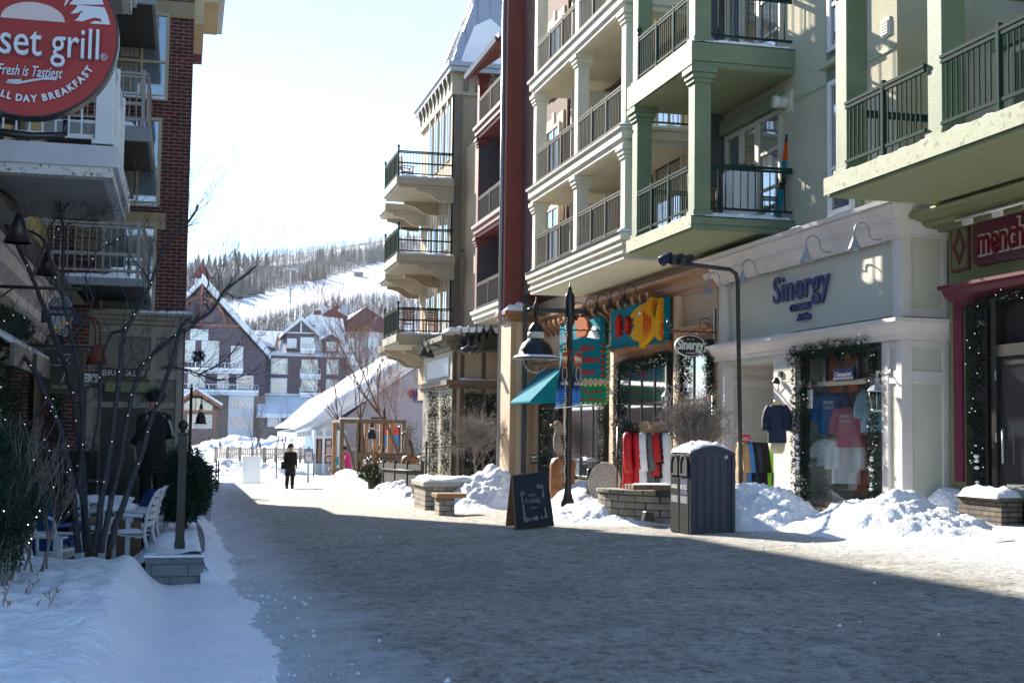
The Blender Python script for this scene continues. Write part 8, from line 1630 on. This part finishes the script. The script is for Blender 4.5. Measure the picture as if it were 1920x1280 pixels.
# recess rack
Yr = 24.6; zt = ZY(1420, 828, Yr); x0, x1 = XY(1388, Yr), XY(1452, Yr); g = gz(10.6, Yr)
RK = T('clothes_rack', 'chrome rail of dark jackets with a red sale card in the shop recess', 'rack', (x0, Yr, g)); MB().tube([(x0, Yr, zt+.06), (x1, Yr, zt+.06)], .014, 6).build('rail', MATS['metal_grey'], RK); [MB().tube([(x, Yr, g), (x, Yr, zt+.06)], .014, 6).build('upright', MATS['metal_grey'], RK) for x in (x0, x1)]
cc = Y_(1396, 823, Yr-.1); MB().box((cc.x-.11, Yr-.12, cc.z-.08), (cc.x+.11, Yr-.1, cc.z+.09)).build('sale_card', MATS['cloth_red'], RK); FY(fit(text('50%', .1, .004), .17), cc.x, Yr-.125, cc.z-.03).build('lettering', MATS['sign_white'], RK)
for i, (px, m, nm_) in enumerate(((1391, 'cloth_tan', 'tan jacket, first on the recess rail'), (1400, 'cloth_blue', 'bright blue jacket behind the tan one'), (1407, 'coat_black', 'black jacket, third on the recess rail'), (1414, 'cloth_navy', 'navy jacket in the middle of the recess rail'), (1421, 'coat_black', 'black jacket right of the navy one'), (1429, 'coat_black', 'black jacket before the lime-trimmed one'), (1438, 'cloth_lime', 'black and lime green jacket on the recess rail'), (1444, 'coat_black', 'black jacket at the end of the recess rail'))):
    garment('jacket', nm_, 'jacket', (XY(px, Yr), Yr, zt), rad(82), m, .88, .2, 0, None, 'jackets on the recess rail')
# hoodie on a half mannequin
p = X_(1457, 757, XS-.22); t = garment('mannequin', 'headless half mannequin in a navy hoodie hung on the white post', 'mannequin', p, rad(-35), 'cloth_navy', .72, .155, 0, None); MB().lathe([(.07, -.02), (.06, .03), (.065, .07), (.01, .075)], (0, 0, 0), 12).build('neck', mat('mannequin_cream', (.62, .55, .33), .5, .03), t, local=True); MB().lathe([(.10, -.92), (.14, -.86), (.16, -.72)], (0, 0, 0), 14, sy=.55).build('base', MATS['mannequin_cream'], t, local=True)
# display window contents
def inw(px, py, X=XS+.55): return X_(px, py, X)
for i, (px, py, m, h, w_, hood, nm_, txt, tm_) in enumerate(((1560, 737, 'cloth_blue', .75, .24, None, 'bright blue hoodie hanging at the left of the display window', 'BE LEGENDARY', 'sign_white'), (1592, 762, 'cloth_pink', .72, .22, None, 'pink hoodie in the middle of the display window', 'SKI BUNNY', 'sign_white'), (1640, 728, 'cloth_sky', .75, .22, None, 'pale blue sweatshirt at the right of the display window', 'PATROL', 'iron'), (1552, 822, 'cloth_white', .5, .2, None, 'white patterned sweater low in the display window', None, None), (1586, 822, 'cloth_white', .8, .24, 'fur_cream', 'white padded coat with tan fur hood in the display window', None, None))):
    p = inw(px, py, XS+.52+.06*(i % 3)); t = garment('garment', nm_, 'clothing', p, rad(-50), m, h, w_, 0, hood, 'clothes in the display window')
    if txt: [fit(text(s_, .08, .004, 1, .002), .2).xf(Matrix.Translation((0, -w_*.60, -.2-.09*k))).build('lettering', MATS[tm_], t, local=True) for k, s_ in enumerate(txt.split())]
c = X_(1582, 690, XS+.09); o = T('poster', 'orange and red snow sport poster above the blue brand card in the window', 'poster', c); y0, y1 = YX(1608, XS+.22), YX(1556, XS+.22); mat('poster_art', (.50, .10, .02), .5, .5, 1.2, kind='speck', ss=2.5, lo=.48, hi=.55, col2=(.08, .02, .03))
MB().box((XS+.22, y0, ZX(1582, 735, XS+.22)), (XS+.23, y1, ZX(1582, 655, XS+.22))).build('sheet', MATS['poster_art'], o); FX(fit(text('SKI LIVE', .1, .004), .4), XS+.215, (y0+y1)/2-.1, ZX(1582, 672, XS+.22)).build('lettering', MATS['sign_white'], o)
o = T('brand_card', 'dark blue card with white script lettering in the transom window', 'sign', X_(1581, 700, XS+.08)); y0, y1 = YX(1600, XS+.08), YX(1562, XS+.08); MB().box((XS+.08, y0, ZX(1581, 711, XS+.08)), (XS+.10, y1, ZX(1581, 690, XS+.08))).build('card', MATS['letter_blue'], o); FX(fit(text('Champion', .1, .004, 1, .002, .3), (y1-y0)*.85), XS+.075, (y0+y1)/2, ZX(1581, 704, XS+.08)).build('lettering', MATS['sign_white'], o); FX(fit(text('C', .12, .004, 1, .004), .05), XS+.073, y1-.06, ZX(1581, 704, XS+.08)).build('emblem', MATS['cloth_red'], o)
c = X_(1517, 743, XS+.13); o = T('notice', 'small pale opening hours card at the left of the display glass', 'sign', c); MB().box((XS+.13, c.y-.12, c.z-.22), (XS+.14, c.y+.08, c.z+.12)).build('card', MATS['slab_grey'], o); [FX(fit(text(s_, .05, .003), .14), XS+.127, c.y-.02, c.z+.05-.05*k).build('lettering', MATS['sign_white'], o) for k, s_ in enumerate(('HOURS', '10 - 6', '10 - 8'))]
# goggles stand
p = X_(1336, 770, XT-.3); o = T('goggle_stand', 'small stand of colourful ski goggles beside the white shop front', 'display stand', p); rng = random.Random(9)
MB().tube([(p.x, p.y, gz(10, p.y)), (p.x, p.y, p.z+.3)], .02, 6).build('pole', MATS['iron'], o)
for k in range(14): MB().ball(p+Vector((rng.uniform(-.12, .1), rng.uniform(-.14, .14), -.35+k*.05)), .05, 5, .6).build('goggles', MATS[['cloth_pink', 'cloth_lime', 'cloth_blue', 'coat_black', 'purple_frame', 'teal'][k % 6]], o)

# ---------------------------------------------------------------- things on the green balcony
zf = 5.75; Yc_ = 23.95
o = T('storage_cabinet', 'tall white plastic cabinet with a patterned black cloth on the lower green balcony', 'cabinet', (XY(1395, Yc_), Yc_, zf)); x0, x1 = XY(1372, Yc_), XY(1420, Yc_); zc_ = ZY(1395, 318, Yc_)
MB().box((x0, Yc_, zf), (x1, Yc_+.5, zc_)).build('body', MATS['far_white'], o, bevel=.03); MB().box((x0+.08, Yc_-.02, zc_), (x1-.04, Yc_+.45, zc_+.12)).build('cloth', mat('pattern_cloth', (.02, .02, .02), .8, .2, 30, kind='speck', ss=30, lo=.55, hi=.57, col2=(.5, .5, .5)), o, bevel=.03)
a, b_ = Y_(1458, 405, 23.7), Y_(1478, 252, 23.75); o = T('skis', 'pair of orange, black and teal skis leaning in the corner of the green balcony', 'skis', a)
for k in range(2):
    d = Vector((.05*k, .06*k, 0)); 
    for s0, s1, m in ((0, .32, 'teal'), (.32, .52, 'iron'), (.52, .68, 'teal'), (.68, .90, 'fish_orange'), (.90, 1.0, 'iron')): A, B = a.lerp(b_, s0)+d, a.lerp(b_, s1)+d; w_ = .05; MB().add([A+Vector((-w_, 0, 0)), A+Vector((w_, 0, 0)), B+Vector((w_, 0, 0)), B+Vector((-w_, 0, 0)), A+Vector((-w_, .015, 0)), A+Vector((w_, .015, 0)), B+Vector((w_, .015, 0)), B+Vector((-w_, .015, 0))], [(0, 1, 2, 3), (7, 6, 5, 4), (1, 0, 4, 5), (2, 1, 5, 6), (3, 2, 6, 7), (0, 3, 7, 4)]).build('ski_section', MATS[m], o)
m_ = a.lerp(b_, .45); MB().box(m_-Vector((.05, .06, .1)), m_+Vector((.05, .0, .12))).build('binding', MATS['iron'], o)
# spotlights clustered under the black awning
for i in range(5):
    x = XY(862+i*14, YG-1.0); z = zg1+.25+.12*i; o = T('spot_lamp', 'black hooped spotlight on the black awning cornice, number %s from the left' % ['one', 'two', 'three', 'four', 'five'][i], 'wall lamp', (x, YG-1.0, z), 'black spotlights on the grey shop front')
    MB().tube([(x, YG-.6, z)]+[(x, YG-.85-.22*math.sin(a), z+.2+.22*-math.cos(a)) for a in [j*.4 for j in range(8)]], .025, 5).build('arm', MATS['iron'], o); MB().lathe([(.05, 0), (.08, -.1), (.2, -.38), (.18, -.38)], (x, YG-1.0, z+.1), 10, cap=False).build('shade', MATS['iron'], o)
for i, (px, py) in enumerate(((795, 652), (807, 655))):
    p = Y_(px, py, YG+1); o = T('spot_lamp', 'small black hooped spotlight at the left corner of the grey shop front, '+['outer one', 'inner one'][i], 'wall lamp', p, 'black spotlights on the grey shop front'); MB().tube([(xg, YG+1, p.z+.1), (p.x+.2, YG+1, p.z+.12), (p.x+.05, YG+1, p.z+.35), (p.x-.1, YG+1, p.z+.2), (p.x, YG+1, p.z)], .02, 5).build('arm', MATS['iron'], o); MB().lathe([(.05, 0), (.17, -.3), (.15, -.3)], p, 10, cap=False).build('shade', MATS['iron'], o)
# raised doorstep of the dessert shop and salted pavement edge
sheet('pavement', XM-1.0, XM+.1, 4, 18.3, 12, 90, lambda x, y: gz(x, y)+.12*sstep(XM-1.0, XM-.8, x)+.012*nz(x*4, y*4), 'street')
# snow crumbs scattered along the edges of the street
rng = random.Random(31); mb = MB()
for _ in range(2000):
    if rng.random() < .6: y = 5+26*rng.random()**1.3; x = .55+abs(rng.gauss(0, .38))+.15*nz(y*.8, 2)
    elif rng.random() < .7: y = rng.uniform(16, 60); x = 8.2-.02*(y-16)*3+rng.gauss(0, .6)-max(0, (y-24))*.02
    else: x = rng.uniform(.5, 10); y = rng.uniform(5, 40)
    r = .005+.018*rng.random()**5; z = gz(x, y)+.008; c = Vector((x, y, z)); a = rng.random()*6
    v = [c+Vector((r*1.3*math.cos(a+k*1.571), r*math.sin(a+k*1.571), -r*.3)) for k in range(4)]+[c+Vector((r*.3*math.cos(a), r*.3*math.sin(a), r*1.1))]
    mb.add(v, [(0, 1, 4), (1, 2, 4), (2, 3, 4), (3, 0, 4)])
mb.build('snow_crumbs', MATS['snow'], kind='stuff', label='loose crumbs of snow scattered along the street edges', cat='snow')
# ---------------------------------------------------------------- air
hm = bpy.data.materials.new('haze'); hm.use_nodes = True; N = hm.node_tree.nodes; N.remove(N['Principled BSDF']); v = N.new('ShaderNodeVolumePrincipled'); v.inputs['Color'].default_value = (.80, .88, 1, 1); v.inputs['Density'].default_value = .00011; v.inputs['Anisotropy'].default_value = .3; hm.node_tree.links.new(v.outputs[0], N['Material Output'].inputs['Volume'])
MB().box((-720, -30, -90), (1120, 1920, 420)).build('haze', hm, kind='stuff', label='thin cold blue air over the whole valley', cat='haze')
